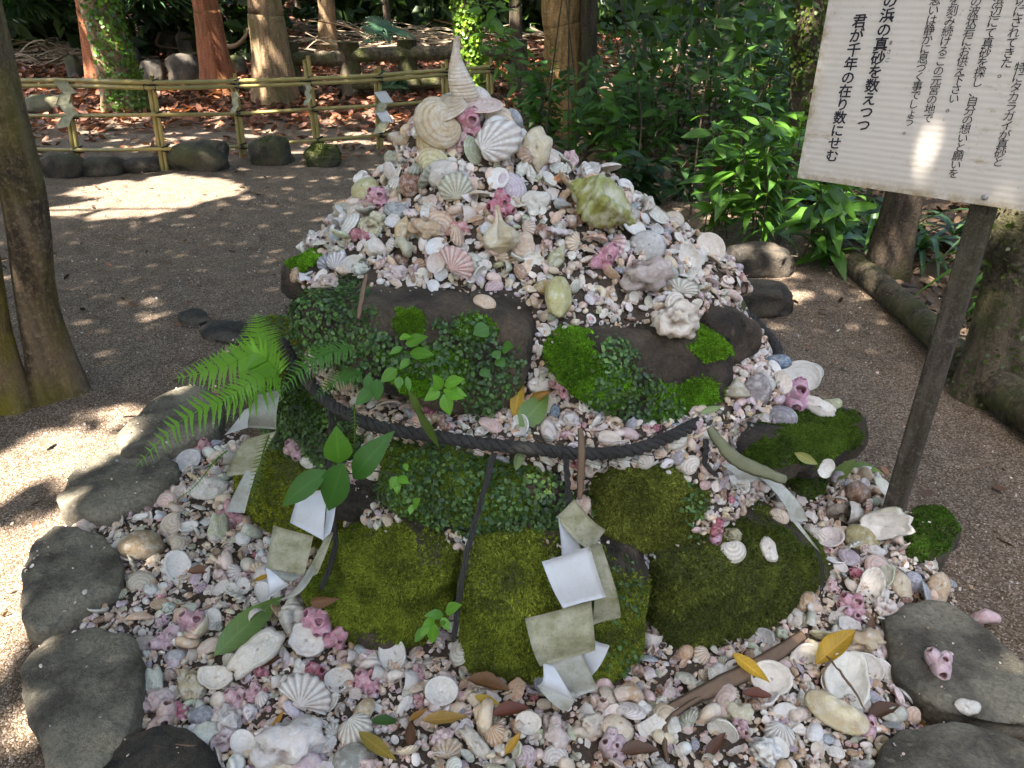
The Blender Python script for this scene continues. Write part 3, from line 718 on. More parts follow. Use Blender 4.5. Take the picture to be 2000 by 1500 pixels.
RBVH = BVHTree.FromPolygons([tuple(v) for v in np.concatenate(ROCK_BVH_V)], [tuple(map(int, f)) for f in np.concatenate(ROCK_BVH_F)])
bt = np.concatenate([np.concatenate([f[:, [0, 1, 2]], f[:, [0, 2, 3]]]) if f.shape[1] == 4 else f for f in BFs])
BBVH = BVHTree.FromPolygons([tuple(v) for v in BV], [tuple(map(int, f)) for f in bt])
def cast(o, d):
    """nearest hit on stones or shell bed: (point, normal, distance, is_rock)"""
    o = Vector(o); d = Vector(d).normalized()
    a = RBVH.ray_cast(o, d); b = BBVH.ray_cast(o, d)
    best = None
    for h, rock in ((a, True), (b, False)):
        if h[0] is not None and (best is None or h[3] < best[2]): best = (h[0], h[1], h[3], rock)
    return best
def surf(px, py):
    h = cast(CAM, ray(px, py))
    if h is None:
        p = at_z(px, py, 0.0); return p, np.array([0, 0, 1.0]), True
    n = np.array(h[1]); d = ray(px, py)
    if np.dot(n, d) > 0: n = -n
    return np.array(h[0]), n, h[3]
# ------------------------------------------------------------------ shell shapes (unit length about 1, dome up, growth axis along +y)
def _close(nu, nv, off):      # quads between outer and inner sheets of a (nu x nv) grid along three sides (v=last, u=0, u=last)
    q = []
    for i in range(nu - 1): a, b = i * nv + nv - 1, (i + 1) * nv + nv - 1; q.append((a, b, b + off, a + off))
    for u in (0, nu - 1):
        for j in range(nv - 1): a, b = u * nv + j, u * nv + j + 1; q.append((a, b, b + off, a + off))
    return np.array(q)
def valve(nt=25, ns=9, H=0.30, ribs=0, ramp=0.02, conc=0, camp=0.008, skew=0.0, wid=1.0, ln=1.0, ears=False, spread=1.72, thick=0.035, irr=0.0, seed=0):
    th = np.linspace(-spread, spread, nt); s = np.linspace(0.0, 1, ns) ** 0.8
    B = 0.14 + 0.86 * np.maximum(np.cos(th * 0.86), 0.02)
    if ears: B = 0.10 + 0.90 * np.maximum(np.cos(th * 0.72), 0.0) ** 0.55
    if irr: B = B * (1 + irr * vnoise(np.c_[np.cos(th) * 2, np.sin(th) * 2, np.full(nt, seed * 1.7)], 1.3, seed))
    T, S = np.meshgrid(th, s, indexing='ij'); Bg = B[:, None] * S
    x = Bg * np.sin(T) * wid * 1.12; y = Bg * np.cos(T) * ln
    prof = np.maximum(1 - S ** 2.3, 0) ** 0.62 * (0.55 + 0.45 * np.minimum(1, S / 0.35))
    z = H * prof * np.maximum(np.cos(T / spread * np.pi / 2), 0) ** 0.4
    rb = np.zeros_like(S)
    if ribs: 
        rb = 0.55 * smooth01(0.25 - np.cos(T / spread * np.pi * ribs) * 1.0) * smooth01(S * 3)
        w = np.cos(T / spread * np.pi * ribs); z = z + ramp * w * S; y = y * (1 + 0.012 * w * S); x = x * (1 + 0.012 * w * S)
    if conc:
        z = z + camp * np.cos(S * np.pi * 2 * conc); rb = np.maximum(rb, 0.38 * smooth01(-np.cos(S * np.pi * 2 * conc) * 1.5 - .35))
    x = x + skew * S * S * Bg
    y = y - 0.46 * ln
    n = nt * ns
    Vo = np.stack([x, y, z], -1).reshape(-1, 3); Vi = np.stack([x * 0.95, y * 0.95, z * 0.86 - thick], -1).reshape(-1, 3)
    V = np.concatenate([Vo, Vi]); Fq = grid_faces(nt, ns)
    Fs = [np.concatenate([Fq, Fq[:, ::-1] + n, _close(nt, ns, n)])]
    g = np.concatenate([S.ravel(), S.ravel()]); inn = np.concatenate([np.zeros(n), np.ones(n)]); an = np.tile(T.ravel(), 2); rb = np.r_[rb.ravel(), 0 * rb.ravel()]
    if ears:   # two flat ears beside the hinge
        k = len(V)
        E = np.array([(-0.24, -0.50, 0.02), (0.24, -0.50, 0.02), (0.20, -0.30, 0.05), (-0.20, -0.30, 0.05)]); E2 = E - np.array([0, 0, 0.03])
        V = np.concatenate([V, E, E2]); Fs[0] = np.concatenate([Fs[0], np.array([(0, 1, 2, 3), (7, 6, 5, 4), (0, 4, 5, 1), (1, 5, 6, 2), (2, 6, 7, 3), (3, 7, 4, 0)]) + k])
        g = np.r_[g, np.zeros(8)]; inn = np.r_[inn, np.zeros(8)]; an = np.r_[an, np.zeros(8)]; rb = np.r_[rb, np.zeros(8)]
    return V, Fs, {"g": g, "inn": inn, "ang": an, "rib": rb}
def bowl(nt=28, ns=7, ax=0.5, ay=0.38, H=0.22, irr=0.0, rough=0.0, thick=0.035, seed=0, pk=2.2, holes=False, off=0.0):
    th = np.linspace(0, 2 * np.pi, nt, endpoint=False); s = np.linspace(0.02, 1, ns)
    R = 1 + irr * vnoise(np.c_[np.cos(th) * 1.6, np.sin(th) * 1.6, np.full(nt, seed * 2.3)], 1.2, seed) + irr * 0.5 * vnoise(np.c_[np.cos(th) * 4, np.sin(th) * 4, np.full(nt, seed * 2.3)], 1.2, seed + 4)
    T, S = np.meshgrid(th, s, indexing='ij'); Rg = R[:, None] * S
    x = Rg * np.cos(T) * ax; y = Rg * np.sin(T) * ay + off * (1 - S)
    z = H * np.maximum(1 - S ** pk, 0) ** 0.75
    if rough: z = z + rough * fbm(np.stack([x, y, 0 * x + seed], -1).reshape(-1, 3), 9, seed, 2).reshape(x.shape) + rough * 0.8 * np.round(S * 4) / 4 * 0.5
    if holes: z = z - 0.05 * ((np.abs(T - 1.0 - S) < 0.16) & (S > 0.65) & (S < 0.9))
    n = nt * ns
    Vo = np.stack([x, y, z], -1).reshape(-1, 3); Vi = np.stack([x * 0.93, y * 0.93, z * 0.85 - thick], -1).reshape(-1, 3)
    Fq = grid_faces(nt, ns, wu=True)
    rim = np.array([(i * ns + ns - 1, ((i + 1) % nt) * ns + ns - 1, ((i + 1) % nt) * ns + ns - 1 + n, i * ns + ns - 1 + n) for i in range(nt)])
    cap = np.array([[i * ns for i in range(nt)]]); cap2 = cap[:, ::-1] + n
    return np.concatenate([Vo, Vi]), [np.concatenate([Fq, Fq[:, ::-1] + n, rim]), np.concatenate([cap, cap2])], {"g": np.tile(S.ravel(), 2), "inn": np.r_[np.zeros(n), np.ones(n)], "ang": np.tile(np.abs(T.ravel() - np.pi), 2)}
def cowrie(nu=20, nv=14, slit=0.1, pear=0.18):
    u = np.linspace(0, np.pi, nv); t = np.linspace(0, 2 * np.pi, nu, endpoint=False)
    U, Tt = np.meshgrid(u, t, indexing='ij')
    y = -0.5 * np.cos(U); r = np.sin(U) ** 0.85 * (1 + pear * y)
    x = 0.33 * r * np.cos(Tt); z = 0.30 * r * np.sin(Tt)
    bot = z < 0
    z = np.where(bot, z * 0.5, z) + slit * 1.2 * np.exp(-(x / 0.05) ** 2) * (bot & (np.abs(y) < 0.44))
    V = np.stack([x, y, z], -1).reshape(-1, 3)
    return V, [grid_faces(nv, nu, wv=True)], {"g": (y + 0.5).ravel() * 0.5, "inn": bot.ravel() * 0.5}
def snail(turns=3.6, W=2.0, T=0.75, n=62, nc=11, tub=0.56, sect=1.0, cords=0):
    f = np.linspace(0, 1, n); ph = f * turns * 2 * np.pi; k = W ** (f * turns - turns)
    psi = np.linspace(0, 2 * np.pi, nc, endpoint=False)
    rc = k * 0.5; tr = k * tub * (0.62 + 0.0 * f)
    rad = rc[:, None] + tr[:, None] * np.cos(psi)[None]
    zz = -T * k[:, None] * 1.0 + tr[:, None] * np.sin(psi)[None] * sect
    if cords: rad = rad * (1 + 0.035 * np.cos(psi * cords)[None])
    V = np.stack([rad * np.cos(ph)[:, None], rad * np.sin(ph)[:, None], zz], -1).reshape(-1, 3)
    # lay the axis down: apex towards +y
    V = V[:, [0, 2, 1]] * np.array([1, 1, 1]); V = V - (V.max(0) + V.min(0)) / 2; V /= (V.max(0) - V.min(0)).max()
    return V, [grid_faces(n, nc, wv=True)], {"g": np.repeat(f * 2, nc), "inn": np.repeat((f > 0.97) * 0.8, nc), "rib": np.tile(0.75 * smooth01(np.abs(psi - np.pi) < 1.3), n) * 1.0}
def conch(nz=46, nth=32, prof=None, cords=18, camp=0.012, knobs=8, kamp=0.16, kz=0.30, suture=0.09, ap=True, bend=0.0, turns=5.0):
    """spire at +y, canal at -y"""
    P = np.array(prof if prof is not None else [(0.5, 0.005), (0.42, 0.05), (0.30, 0.16), (0.18, 0.25), (0.05, 0.24), (-0.12, 0.16), (-0.3, 0.08), (-0.5, 0.035)])
    Q = resample(np.c_[P, np.zeros(len(P))], nz)[:, :2]
    th = np.linspace(0, 2 * np.pi, nth, endpoint=False)
    Z, T = np.meshgrid(Q[:, 0], th, indexing='ij'); R = np.repeat(Q[:, 1:2], nth, 1)
    spire = smooth01((Z - kz + 0.12) / 0.1)
    phase = (0.5 - Z) / (0.5 - kz + 1e-6) * turns * 0.6 + T / (2 * np.pi)
    R = R * (1 + suture * spire * (np.abs((phase % 1) - 0.5) * 2 - 0.5))
    R = R + kamp * 0.5 * R * np.exp(-((Z - kz + 0.06) / 0.05) ** 2) * np.maximum(np.cos(T * knobs), -0.2)
    R = R * (1 + camp * np.cos(Z * 2 * np.pi * cords))
    inn = np.zeros_like(R)
    if ap:
        a = np.exp(-((T - 1.2) / 0.42) ** 2) * smooth01((kz + 0.0 - Z) / 0.12) * smooth01((Z + 0.48) / 0.12)
        R = R * (1 - 0.62 * a); inn = a
        l = np.exp(-((T - 2.0) / 0.28) ** 2) * smooth01((kz - Z) / 0.15) * smooth01((Z + 0.5) / 0.2)
        R = R * (1 + 0.35 * l)
    x = R * np.cos(T) + bend * (Z - 0.5) ** 2; z = R * np.sin(T)
    V = np.stack([x, Z, z], -1).reshape(-1, 3)
    return V, [grid_faces(nz, nth, wv=True), np.arange(nth)[None], np.arange(nth)[None] + (nz - 1) * nth], {"g": (0.5 - Z).ravel() * 1.5, "inn": inn.ravel()}
def barnacles(k=6, seed=0, nth=12, flat=0.6):
    r = np.random.default_rng(seed); mb = MB()
    for i in range(k):
        a = i * 2.4 + r.normal() * 0.2; t = 0.25 + 0.75 * math.sqrt(i / max(k - 1, 1)) if k > 1 else 0
        d = np.array([math.cos(a) * t * 0.9, math.sin(a) * t * 0.9, 1.0 - 0.45 * t]); d /= np.linalg.norm(d)
        sz = 0.26 + 0.14 * r.random()
        ro = np.array([1.0, 0.92, 0.72, 0.52, 0.40, 0.33, 0.30, 0.16]) * sz; hz = np.array([-0.3, 0.25, 0.75, 1.1, 1.22, 1.08, 0.5, 0.2]) * sz * (0.85 + 0.5 * r.random())
        th = np.linspace(0, 2 * np.pi, nth, endpoint=False)
        w = 1 + 0.09 * np.cos(th * 3 + r.random() * 6) + 0.08 * (np.arange(nth) % 2)
        R = ro[:, None] * w[None]; Z = np.repeat(hz[:, None], nth, 1) + 0.05 * sz * np.cos(th * 5)[None] * (np.arange(8) == 4)[:, None]
        V = np.stack([R * np.cos(th), R * np.sin(th), Z], -1).reshape(-1, 3)
        Mx = frames(d[None], np.array([r.random() * 6]))[0]
        V = V @ Mx.T + d * np.array([0.34, 0.34, 0.16]) * (1 if k > 1 else 0)
        st = np.repeat(np.array([0.9, 0.7, 0.45, 0.15, 0.0, 0.6, 1.2, 1.6])[:, None], nth, 1) + 0.25 * (np.arange(nth) % 2)[None]
        mb.add(V, [grid_faces(8, nth, wv=True)], g=st.ravel(), inn=np.zeros(8 * nth), rib=np.repeat(np.array([.5, .25, 0, 0, 0, .7, 1, 1.0])[:, None], nth, 1).ravel() + .3 * np.tile((np.arange(nth) % 4 == 0) * 1.0, 8))
    V, Fs, A = mb.out(); V -= (V.max(0) + V.min(0)) / 2; V /= (V.max(0) - V.min(0)).max()
    return V, Fs, A
def chunk(seed=0, sub=4, amp=0.35, freq=1.6, fine=0.12, flat=0.6, pits=0.0):
    V, Fx = ico(sub); V = V.copy()
    n = amp * fbm(V + seed * 2.7, freq, seed, 3) + fine * fbm(V + seed, 6, seed + 3, 2)
    if pits: n = n - pits * smooth01((vnoise(V + seed, 4.5, seed + 8) - 0.25) * 4)
    V = V * (1 + n)[:, None] * np.array([1, 0.75, flat]); V /= (V.max(0) - V.min(0)).max()
    return V, [Fx], {"g": n * 1.2, "inn": np.zeros(len(V)), "rib": 0.8 * smooth01(-n * 3.5)}
def pebble(seed=0, flat=0.55):
    V, Fx = ico(2); V = V * (1 + 0.10 * fbm(V + seed, 1.2, seed, 2))[:, None] * np.array([0.5, 0.4, 0.5 * flat])
    return V, [Fx], {"g": np.full(len(V), 0.3), "inn": np.full(len(V), 0.15)}
def shard(seed=0):
    r = np.random.default_rng(seed); n, m = 6, 5
    u = np.linspace(-0.5, 0.5, n); v = np.linspace(-0.36, 0.36, m); U, W = np.meshgrid(u, v, indexing='ij')
    U = U * (1 + 0.3 * vnoise(np.stack([U, W, 0 * U + seed], -1).reshape(-1, 3), 2.5, seed).reshape(U.shape)); W = W * (1 + 0.5 * vnoise(np.stack([U, W, 0 * U + seed + 9], -1).reshape(-1, 3), 2.5, seed).reshape(U.shape))
    Z = 0.22 * np.cos(U * 2.4) * np.cos(W * (1 + r.random())) ; N = n * m
    Vo = np.stack([U, W, Z], -1).reshape(-1, 3); V = np.concatenate([Vo, Vo * np.array([.97, .97, 1]) - np.array([0, 0, 0.06])]); q = grid_faces(n, m)
    rim = [i * m for i in range(n)] + [(n - 1) * m + j for j in range(1, m)] + [i * m + m - 1 for i in range(n - 2, -1, -1)] + [j for j in range(m - 2, 0, -1)]
    rq = np.array([(rim[i], rim[(i + 1) % len(rim)], rim[(i + 1) % len(rim)] + N, rim[i] + N) for i in range(len(rim))])
    return V, [np.concatenate([q, q[:, ::-1] + N, rq])], {"g": np.tile((W + 0.4).ravel(), 2), "inn": np.r_[np.zeros(N), np.ones(N) * 0.8]}

def rough_conch():
    V, Fs, A = conch(64, 36, [(0.5, .012), (0.44, .07), (0.33, .17), (0.2, .26), (0.05, .30), (-0.12, .27), (-0.28, .17), (-0.40, .09), (-0.5, .05)], 9, 0.02, 6, 0.10, 0.16, 0.13)
    N = tri_normals(V, Fs[:1]); 
    if np.mean(np.sum(N * V, 1)) < 0: N = -N
    V = V + N * (0.035 * fbm(V, 6, 3, 3) + 0.02 * fbm(V, 18, 5, 2))[:, None]
    return V, Fs, A
def TOPCONE(nz, nth): return conch(nz, nth, [(0.42, 0.01), (0.2, 0.16), (0.0, 0.30), (-0.2, 0.44), (-0.27, 0.43), (-0.33, 0.2)], 8, 0.02, 0, 0, -0.2, 0.14, False, 0, 6)
SH = {
    'clam': [valve(29, 15, conc=5, camp=0.010, H=0.27), valve(29, 19, conc=7, camp=0.008, H=0.23, wid=1.2, skew=0.14), valve(29, 13, H=0.31, ribs=0, conc=4, camp=.008, wid=0.9, ln=1.1)],
    'cockle': [valve(79, 9, H=0.34, ribs=13, ramp=0.024, wid=0.95), valve(67, 9, H=0.30, ribs=11, ramp=0.026, wid=1.1, skew=0.08)],
    'scallop': [valve(81, 10, H=0.16, ribs=10, ramp=0.032, wid=1.02, ears=True, spread=1.15 * 1.2)],
    'ark': [valve(79, 8, H=0.32, ribs=13, ramp=0.024, wid=1.35, ln=0.85, skew=0.15)],
    'mussel': [valve(21, 9, H=0.26, conc=6, camp=0.006, wid=0.55, ln=1.1, skew=0.12)],
    'beanclam': [valve(25, 10, H=0.24, conc=9, camp=0.004, wid=1.5, ln=0.9, skew=0.12)],
    'cowrie': [cowrie(), cowrie(pear=0.3, slit=0.0), cowrie(pear=-0.1)],
    'snail': [snail(), snail(3.2, 2.4, 0.45, tub=0.62), snail(4.2, 1.7, 1.25, tub=0.55, cords=4)],
    'topshell': [TOPCONE(34, 28)],
    'whelk': [conch(34, 24, None, 14, 0.014, 7, 0.25, 0.28, 0.12), conch(34, 22, [(0.5, .01), (.3, .12), (.1, .22), (-.05, .24), (-.3, .15), (-.5, .06)], 12, 0.02, 9, 0.14, 0.12, 0.16)],
    'turnip': [conch(56, 36, [(0.40, .01), (0.36, .09), (0.30, .20), (0.22, .30), (0.08, .33), (-.05, .25), (-.15, .13), (-.26, .07), (-.4, .05), (-.5, .04)], 22, 0.012, 9, 0.30, 0.26, 0.10, True, 0.0)],
    'triton': [rough_conch()],
    'oyster': [bowl(32, 8, 0.5, 0.34, 0.16, 0.15, 0.035, seed=3), bowl(32, 8, 0.5, 0.38, 0.2, 0.13, 0.04, seed=8), bowl(30, 8, 0.5, 0.28, 0.14, 0.18, 0.03, seed=12)],
    'limpet': [bowl(30, 7, 0.5, 0.42, 0.26, 0.05, pk=1.8, seed=1), bowl(32, 8, 0.5, 0.44, 0.2, 0.04, pk=1.6, seed=2)],
    'abalone': [bowl(32, 9, 0.5, 0.34, 0.15, 0.05, pk=2.0, seed=4, holes=True)],
    'barnacle': [barnacles(6, 1), barnacles(5, 2), barnacles(8, 3), barnacles(3, 4), barnacles(4, 6)],
    'coral': [chunk(1, 4, .3, 1.8, .14, .7, .22), chunk(2, 4, .4, 1.5, .12, .6, .15), chunk(5, 4, .35, 2.2, .12, .75, .25)],
    'stone': [chunk(11, 3, .16, 1.3, .02, .6), chunk(12, 3, .2, 1.2, .03, .7)],
    'pebble': [pebble(1), pebble(2, .7), pebble(5, .45)],
    'shard': [shard(1), shard(2), shard(4)],
}
KNAME = {'clam': 'clam_shell', 'cockle': 'cockle_shell', 'scallop': 'scallop_shell', 'ark': 'ark_shell', 'mussel': 'mussel_shell', 'beanclam': 'surf_clam_shell', 'cowrie': 'cowrie_shell', 'snail': 'snail_shell',
         'topshell': 'top_shell', 'whelk': 'whelk_shell', 'turnip': 'conch_shell', 'triton': 'conch_shell', 'oyster': 'oyster_shell', 'limpet': 'limpet_shell', 'abalone': 'abalone_shell', 'barnacle': 'barnacle_cluster', 'coral': 'coral_lump', 'stone': 'stone', 'pebble': 'pebble', 'shard': 'shell_fragment'}
KCAT = {'barnacle': 'barnacles', 'coral': 'coral', 'stone': 'stone', 'pebble': 'pebble'}
for k_, vs_ in SH.items():
    for j_, (V_, F_, A_) in enumerate(vs_):
        ext = V_.max(0) - V_.min(0); V_ = (V_ - (V_.max(0) + V_.min(0)) / 2 * np.array([1, 1, 0])) / max(ext[0], ext[1]); vs_[j_] = (V_, F_, A_)
SHM = {k: [make_mesh(KNAME[k], *v[:2], M['shell'], True, v[2]) for v in vs] for k, vs in SH.items()}
for me in SHM['shard']: me.polygons.foreach_set("use_smooth", np.zeros(len(me.polygons), bool))
PAL = {
    'white': (0.72, 0.69, 0.64), 'chalky white': (0.66, 0.63, 0.60), 'cream': (0.66, 0.55, 0.41), 'pale pink': (0.64, 0.50, 0.45), 'pink': (0.58, 0.35, 0.36), 'deep pink': (0.46, 0.12, 0.17),
    'lilac': (0.45, 0.37, 0.43), 'blue-grey': (0.30, 0.33, 0.38), 'grey': (0.36, 0.35, 0.33), 'tan': (0.45, 0.31, 0.19), 'peach': (0.64, 0.45, 0.32), 'orange': (0.62, 0.27, 0.11),
    'brown': (0.24, 0.12, 0.07), 'greenish grey': (0.40, 0.42, 0.32), 'pale green': (0.46, 0.52, 0.34), 'mossy green': (0.24, 0.26, 0.06), 'ochre': (0.36, 0.25, 0.07), 'slate blue': (0.12, 0.20, 0.30), 'dark grey': (0.16, 0.15, 0.15), 'lilac-pink': (0.56, 0.42, 0.45)}
PAL = {k: tuple(min(.82, x * f) for x, f in zip(v, (1.12, 1.09, 1.05))) if sum(v) > .9 else v for k, v in PAL.items()}
PLACED = []        # (x, y, z, radius) of every single shell
LABELS = {}
HERO = []          # (px, py, phrase) landmarks
def orient(n, ydir):
    z = np.asarray(n, float); z = z / np.linalg.norm(z); y = np.asarray(ydir, float); y = y - z * np.dot(y, z); y /= np.linalg.norm(y) + 1e-9
    return np.stack([np.cross(y, z), y, z], 1)
def put(kind, P, R, size, color, label, group, var=0, name=None, sc=(1, 1, 1)):
    o = bpy.data.objects.new(name or KNAME[kind], SHM[kind][var % len(SHM[kind])]); COL.objects.link(o)
    Mx = Matrix([list(R[i] * np.array(sc) * size) + [P[i]] for i in range(3)] + [[0, 0, 0, 1]])
    o.matrix_world = Mx; o.color = (*color, 1)
    tag(o, label, KCAT.get(kind, "shell"), group)
    return o
def hero(kind, px, py, w, color, label, mark=None, ang=90, face='n', flip=False, lift=0.30, var=0, sc=(1, 1, 1), name=None, blend=0.5, group=None):
    """a shell seen at a photo point: w = its longest side in photo pixels, ang = image direction of its growth axis, face = dome direction blend"""
    P, n, _ = surf(px, py)
    P = np.asarray(P, float)
    if group == G1 and P[1] > 2.9:      # just off the skyline: rest it on the nearest point of the heap
        q = BBVH.find_nearest(Vector(at_y(px, py, 2.15))); P = np.array(q[0]); n = np.array(q[1]); n = n if n[2] > 0 else -n
    k = depth(P) / F; size = w * k
    tov = CAM - P; tov /= np.linalg.norm(tov)
    z = (1 - blend) * n + blend * tov
    a = math.radians(ang); yd = RIGHT * math.cos(a) + UP * math.sin(a)
    R = orient(z, yd)
    if flip: R = R * np.array([-1, 1, -1])
    P = P + n * size * lift * (0.5 if not flip else 0.75)
    c = PAL[color] if isinstance(color, str) else (tuple(min(.82, x * f) for x, f in zip(color, (1.12, 1.09, 1.05))) if sum(color) > .9 else color)
    o = put(kind, P, R, size, c, label, group, var, name, sc)
    PLACED.append((*P, size * 0.42))
    if mark: HERO.append((px, py, mark))
    LABELS[label] = 1
    return o
# ------------------------------------------------------------------ single shells one can point to
G1 = "shells piled on the upper heap"; G2 = "shells lying on the stone ledges"; G3 = "shells in the bed on the ground"
# the tall spindle shell standing on the summit, with its own shape
_prof = [(0.5, 0.03), (0.485, 0.05), (0.40, 0.056), (0.28, 0.068), (0.12, 0.115), (-0.02, 0.165), (-0.18, 0.215), (-0.32, 0.225), (-0.42, 0.17), (-0.48, 0.08), (-0.5, 0.02)]
_sv, _sf, _sa = conch(110, 36, _prof, 20, 0.028, 0, 0, 0.6, 0.0, True, -0.05); _sv[:, 2] += 0.30 * (0.5 - _sv[:, 1]) - 0.34 * (_sv[:, 1] - 0.5) ** 2 * 1.2
SHM['spindle'] = [make_mesh("spindle_shell", _sv, _sf, M['shell'], True, _sa)]
KNAME['spindle'] = 'spindle_shell'
top = at_y(908, 200, 2.17)
put('spindle', top + np.array([-0.012, 0, 0.078]), orient([-0.90, 0.42, 0.0], [-0.24, 0.03, 0.97]) * np.array([1.02, 1, 1.02]), 0.176, (0.60, 0.50, 0.37), "tall cream spindle shell standing upright on the summit of the heap", G1)
HERO.append((905, 150, "the upright spindle shell")); PLACED.append((*top, 0.06))
H = hero
H('clam', 858, 258, 104, (0.52, 0.43, 0.28), "big tan shell slab leaning against the left of the summit", "the big tan shell slab", ang=215, var=1, blend=.5, group=G1, sc=(1, 1.15, 1.2), lift=.5)
put("clam", at_y(940, 203, 2.16), orient([0.05, -0.22, 0.97], [0.95, 0.3, 0.05]), 0.185, PAL["pale pink"], "thin flat pinkish valve lying under the spindle shell like a roof", G1, 1, None, (.72, 1, .35)); HERO.append((945, 206, "the flat pinkish roof valve")); PLACED.append((*at_y(945, 206, 2.16), .05))
put("clam", at_y(868, 215, 2.12), orient([-0.3, -0.35, 0.88], [-0.9, -0.3, -0.1]), 0.16, (0.56, 0.46, 0.32), "tan flat valve sloping down left under the spindle shell", G1, 0, None, (.8, 1, .5))
H('barnacle', 914, 250, 64, (0.52, 0.22, 0.28), "pink barnacle cluster with open mouths just under the summit", "the summit barnacles", blend=.8, group=G1, lift=.6)
H('barnacle', 893, 282, 50, (0.58, 0.38, 0.38), "pale pink barnacle cluster below the summit barnacles", None, blend=.6, var=1, group=G1)
H('cockle', 967, 291, 122, (0.68, 0.68, 0.66), "big white ribbed valve lying slantwise below the summit", "the big white slanting valve", ang=30, blend=.6, var=1, lift=.7, group=G1, sc=(.62, 1.05, .5))
H('oyster', 1035, 308, 84, (0.58, 0.52, 0.36), "cream cupped shell with mossy underside right of the white slanting valve", "the cream cupped shell", ang=-10, var=1, blend=.75, lift=.6, group=G1)
H('topshell', 964, 222, 30, 'white', "small white cone shaped top shell below the flat roof valve", None, ang=80, blend=.2, group=G1, lift=.8)
H('clam', 972, 240, 78, 'cream', "cream valve tucked above the big white slanting valve", None, ang=75, blend=.5, var=1, group=G1)
H('clam', 845, 285, 72, (0.45, 0.36, 0.18), "ochre stained shell under the big tan slab", None, ang=200, blend=.5, group=G1)
H('clam', 852, 318, 66, (0.55, 0.52, 0.30), "yellow-green stained valve below the ochre shell", None, ang=60, blend=.6, group=G1)
H('limpet', 868, 345, 66, (0.52, 0.50, 0.46), "round grey limpet showing growth rings, left of the heap's middle", "the ringed grey limpet", blend=.85, var=1, group=G1)
H('cockle', 893, 380, 66, (0.52, 0.54, 0.42), "grey-green ribbed cockle standing on edge in the middle of the heap", "the grey-green standing cockle", ang=100, blend=.85, group=G1, lift=.6)
H('clam', 1000, 372, 66, (0.55, 0.49, 0.56), "lilac smooth valve with a gap below it under the white slanting valve", "the lilac valve", ang=40, blend=.75, var=1, group=G1)
H('triton', 1150, 432, 150, (0.29, 0.30, 0.07), "big green mossy conch lying on its side at the right of the heap", "the green mossy conch", ang=152, blend=.35, var=0, lift=.75, group=G1, sc=(1.0, 1, 1.0))
H('clam', 1134, 388, 52, (0.62, 0.40, 0.27), "peach coloured valve resting on top of the green mossy conch", None, ang=80, blend=.55, var=1, lift=2.0, group=G1)
H('turnip', 982, 455, 92, (0.52, 0.45, 0.29), "knobbly cream conch with its narrow canal pointing up", "the knobbly cream conch", ang=-84, blend=.6, var=0, lift=.8, group=G1, sc=(1.05, 1, 1.05))
H('barnacle', 975, 412, 66, (0.50, 0.17, 0.24), "deep pink barnacle cluster above the knobbly cream conch", "the deep pink barnacles", blend=.8, var=2, group=G1, lift=.5)
H('scallop', 900, 512, 78, (0.66, 0.46, 0.43), "pink striped scallop left of the knobbly cream conch", "the pink striped scallop", ang=50, blend=.8, group=G1, lift=.7)
H('oyster', 1043, 402, 62, (0.60, 0.60, 0.55), "rough white oyster shell beside the deep pink barnacles", None, ang=90, blend=.8, group=G1, lift=.5)
H('snail', 1088, 357, 34, 'orange', "bright orange snail shell below the cream cupped shell", "the orange snail shell", blend=.6, group=G1)
H('coral', 897, 455, 50, (0.56, 0.24, 0.24), "rose red coral lump above the pink striped scallop", None, blend=.6, group=G1)
H('coral', 835, 455, 72, (0.50, 0.36, 0.22), "tan pitted shell lump left of the rose red coral", "the tan pitted lump", ang=60, blend=.5, var=1, group=G1, lift=.5)
H('clam', 866, 440, 60, (0.68, 0.52, 0.38), "smooth peach and white valve beside the tan pitted lump", None, ang=70, blend=.7, group=G1)
H('whelk', 742, 490, 66, (0.64, 0.60, 0.53), "white ridged whelk lying at the lower left of the heap", "the white ridged whelk", ang=160, blend=.6, group=G1, sc=(1.2, 1, 1.1))
H('cockle', 665, 514, 46, (0.62, 0.63, 0.66), "round pale white cockle at the left rim of the heap", "the round pale cockle", ang=80, blend=.7, group=G1)
H('cockle', 635, 513, 44, 'blue-grey', "blue-grey cockle beside the round pale cockle", None, ang=120, blend=.6, var=1, group=G1)
H('clam', 700, 521, 46, (0.56, 0.51, 0.42), "cup shaped beige valve open to the front beside the round pale cockle", None, blend=.9, flip=True, ang=90, group=G1)
H('snail', 980, 527, 38, (0.36, 0.38, 0.20), "green banded turban snail under the knobbly cream conch", None, blend=.7, group=G1, var=1)
H('cowrie', 1019, 535, 36, (0.38, 0.24, 0.15), "brown spotted cowrie right of the green turban snail", None, blend=.4, ang=120, group=G1)
H('oyster', 1042, 515, 42, (0.70, 0.68, 0.58), "small pearly oyster opened to the front, right of the knobbly conch", None, blend=.9, flip=True, group=G1, var=1)
H('whelk', 1086, 510, 66, (0.38, 0.40, 0.22), "broken green conch below the green mossy conch", None, ang=60, blend=.6, var=1, group=G1)
H('barnacle', 1176, 508, 62, (0.55, 0.26, 0.35), "pink barnacle cluster between the mossy conch and the big grey lump", None, blend=.6, var=1, group=G1)
H('coral', 1252, 545, 110, (0.42, 0.36, 0.34), "big grey barnacle-crusted lump at the lower right of the heap", "the big grey crusted lump", blend=.4, var=1, group=G1, lift=.5)
H('stone', 1062, 563, 38, (0.34, 0.25, 0.08), "round ochre stone at the front edge of the heap", "the round ochre stone", blend=.3, group=G1)
H('stone', 1078, 606, 96, (0.46, 0.44, 0.20), "long yellowish stone bridging the gap between the two upper boulders", "the long yellowish stone", blend=.1, ang=0, var=1, group=G1, sc=(1, .8, .7), lift=.9)
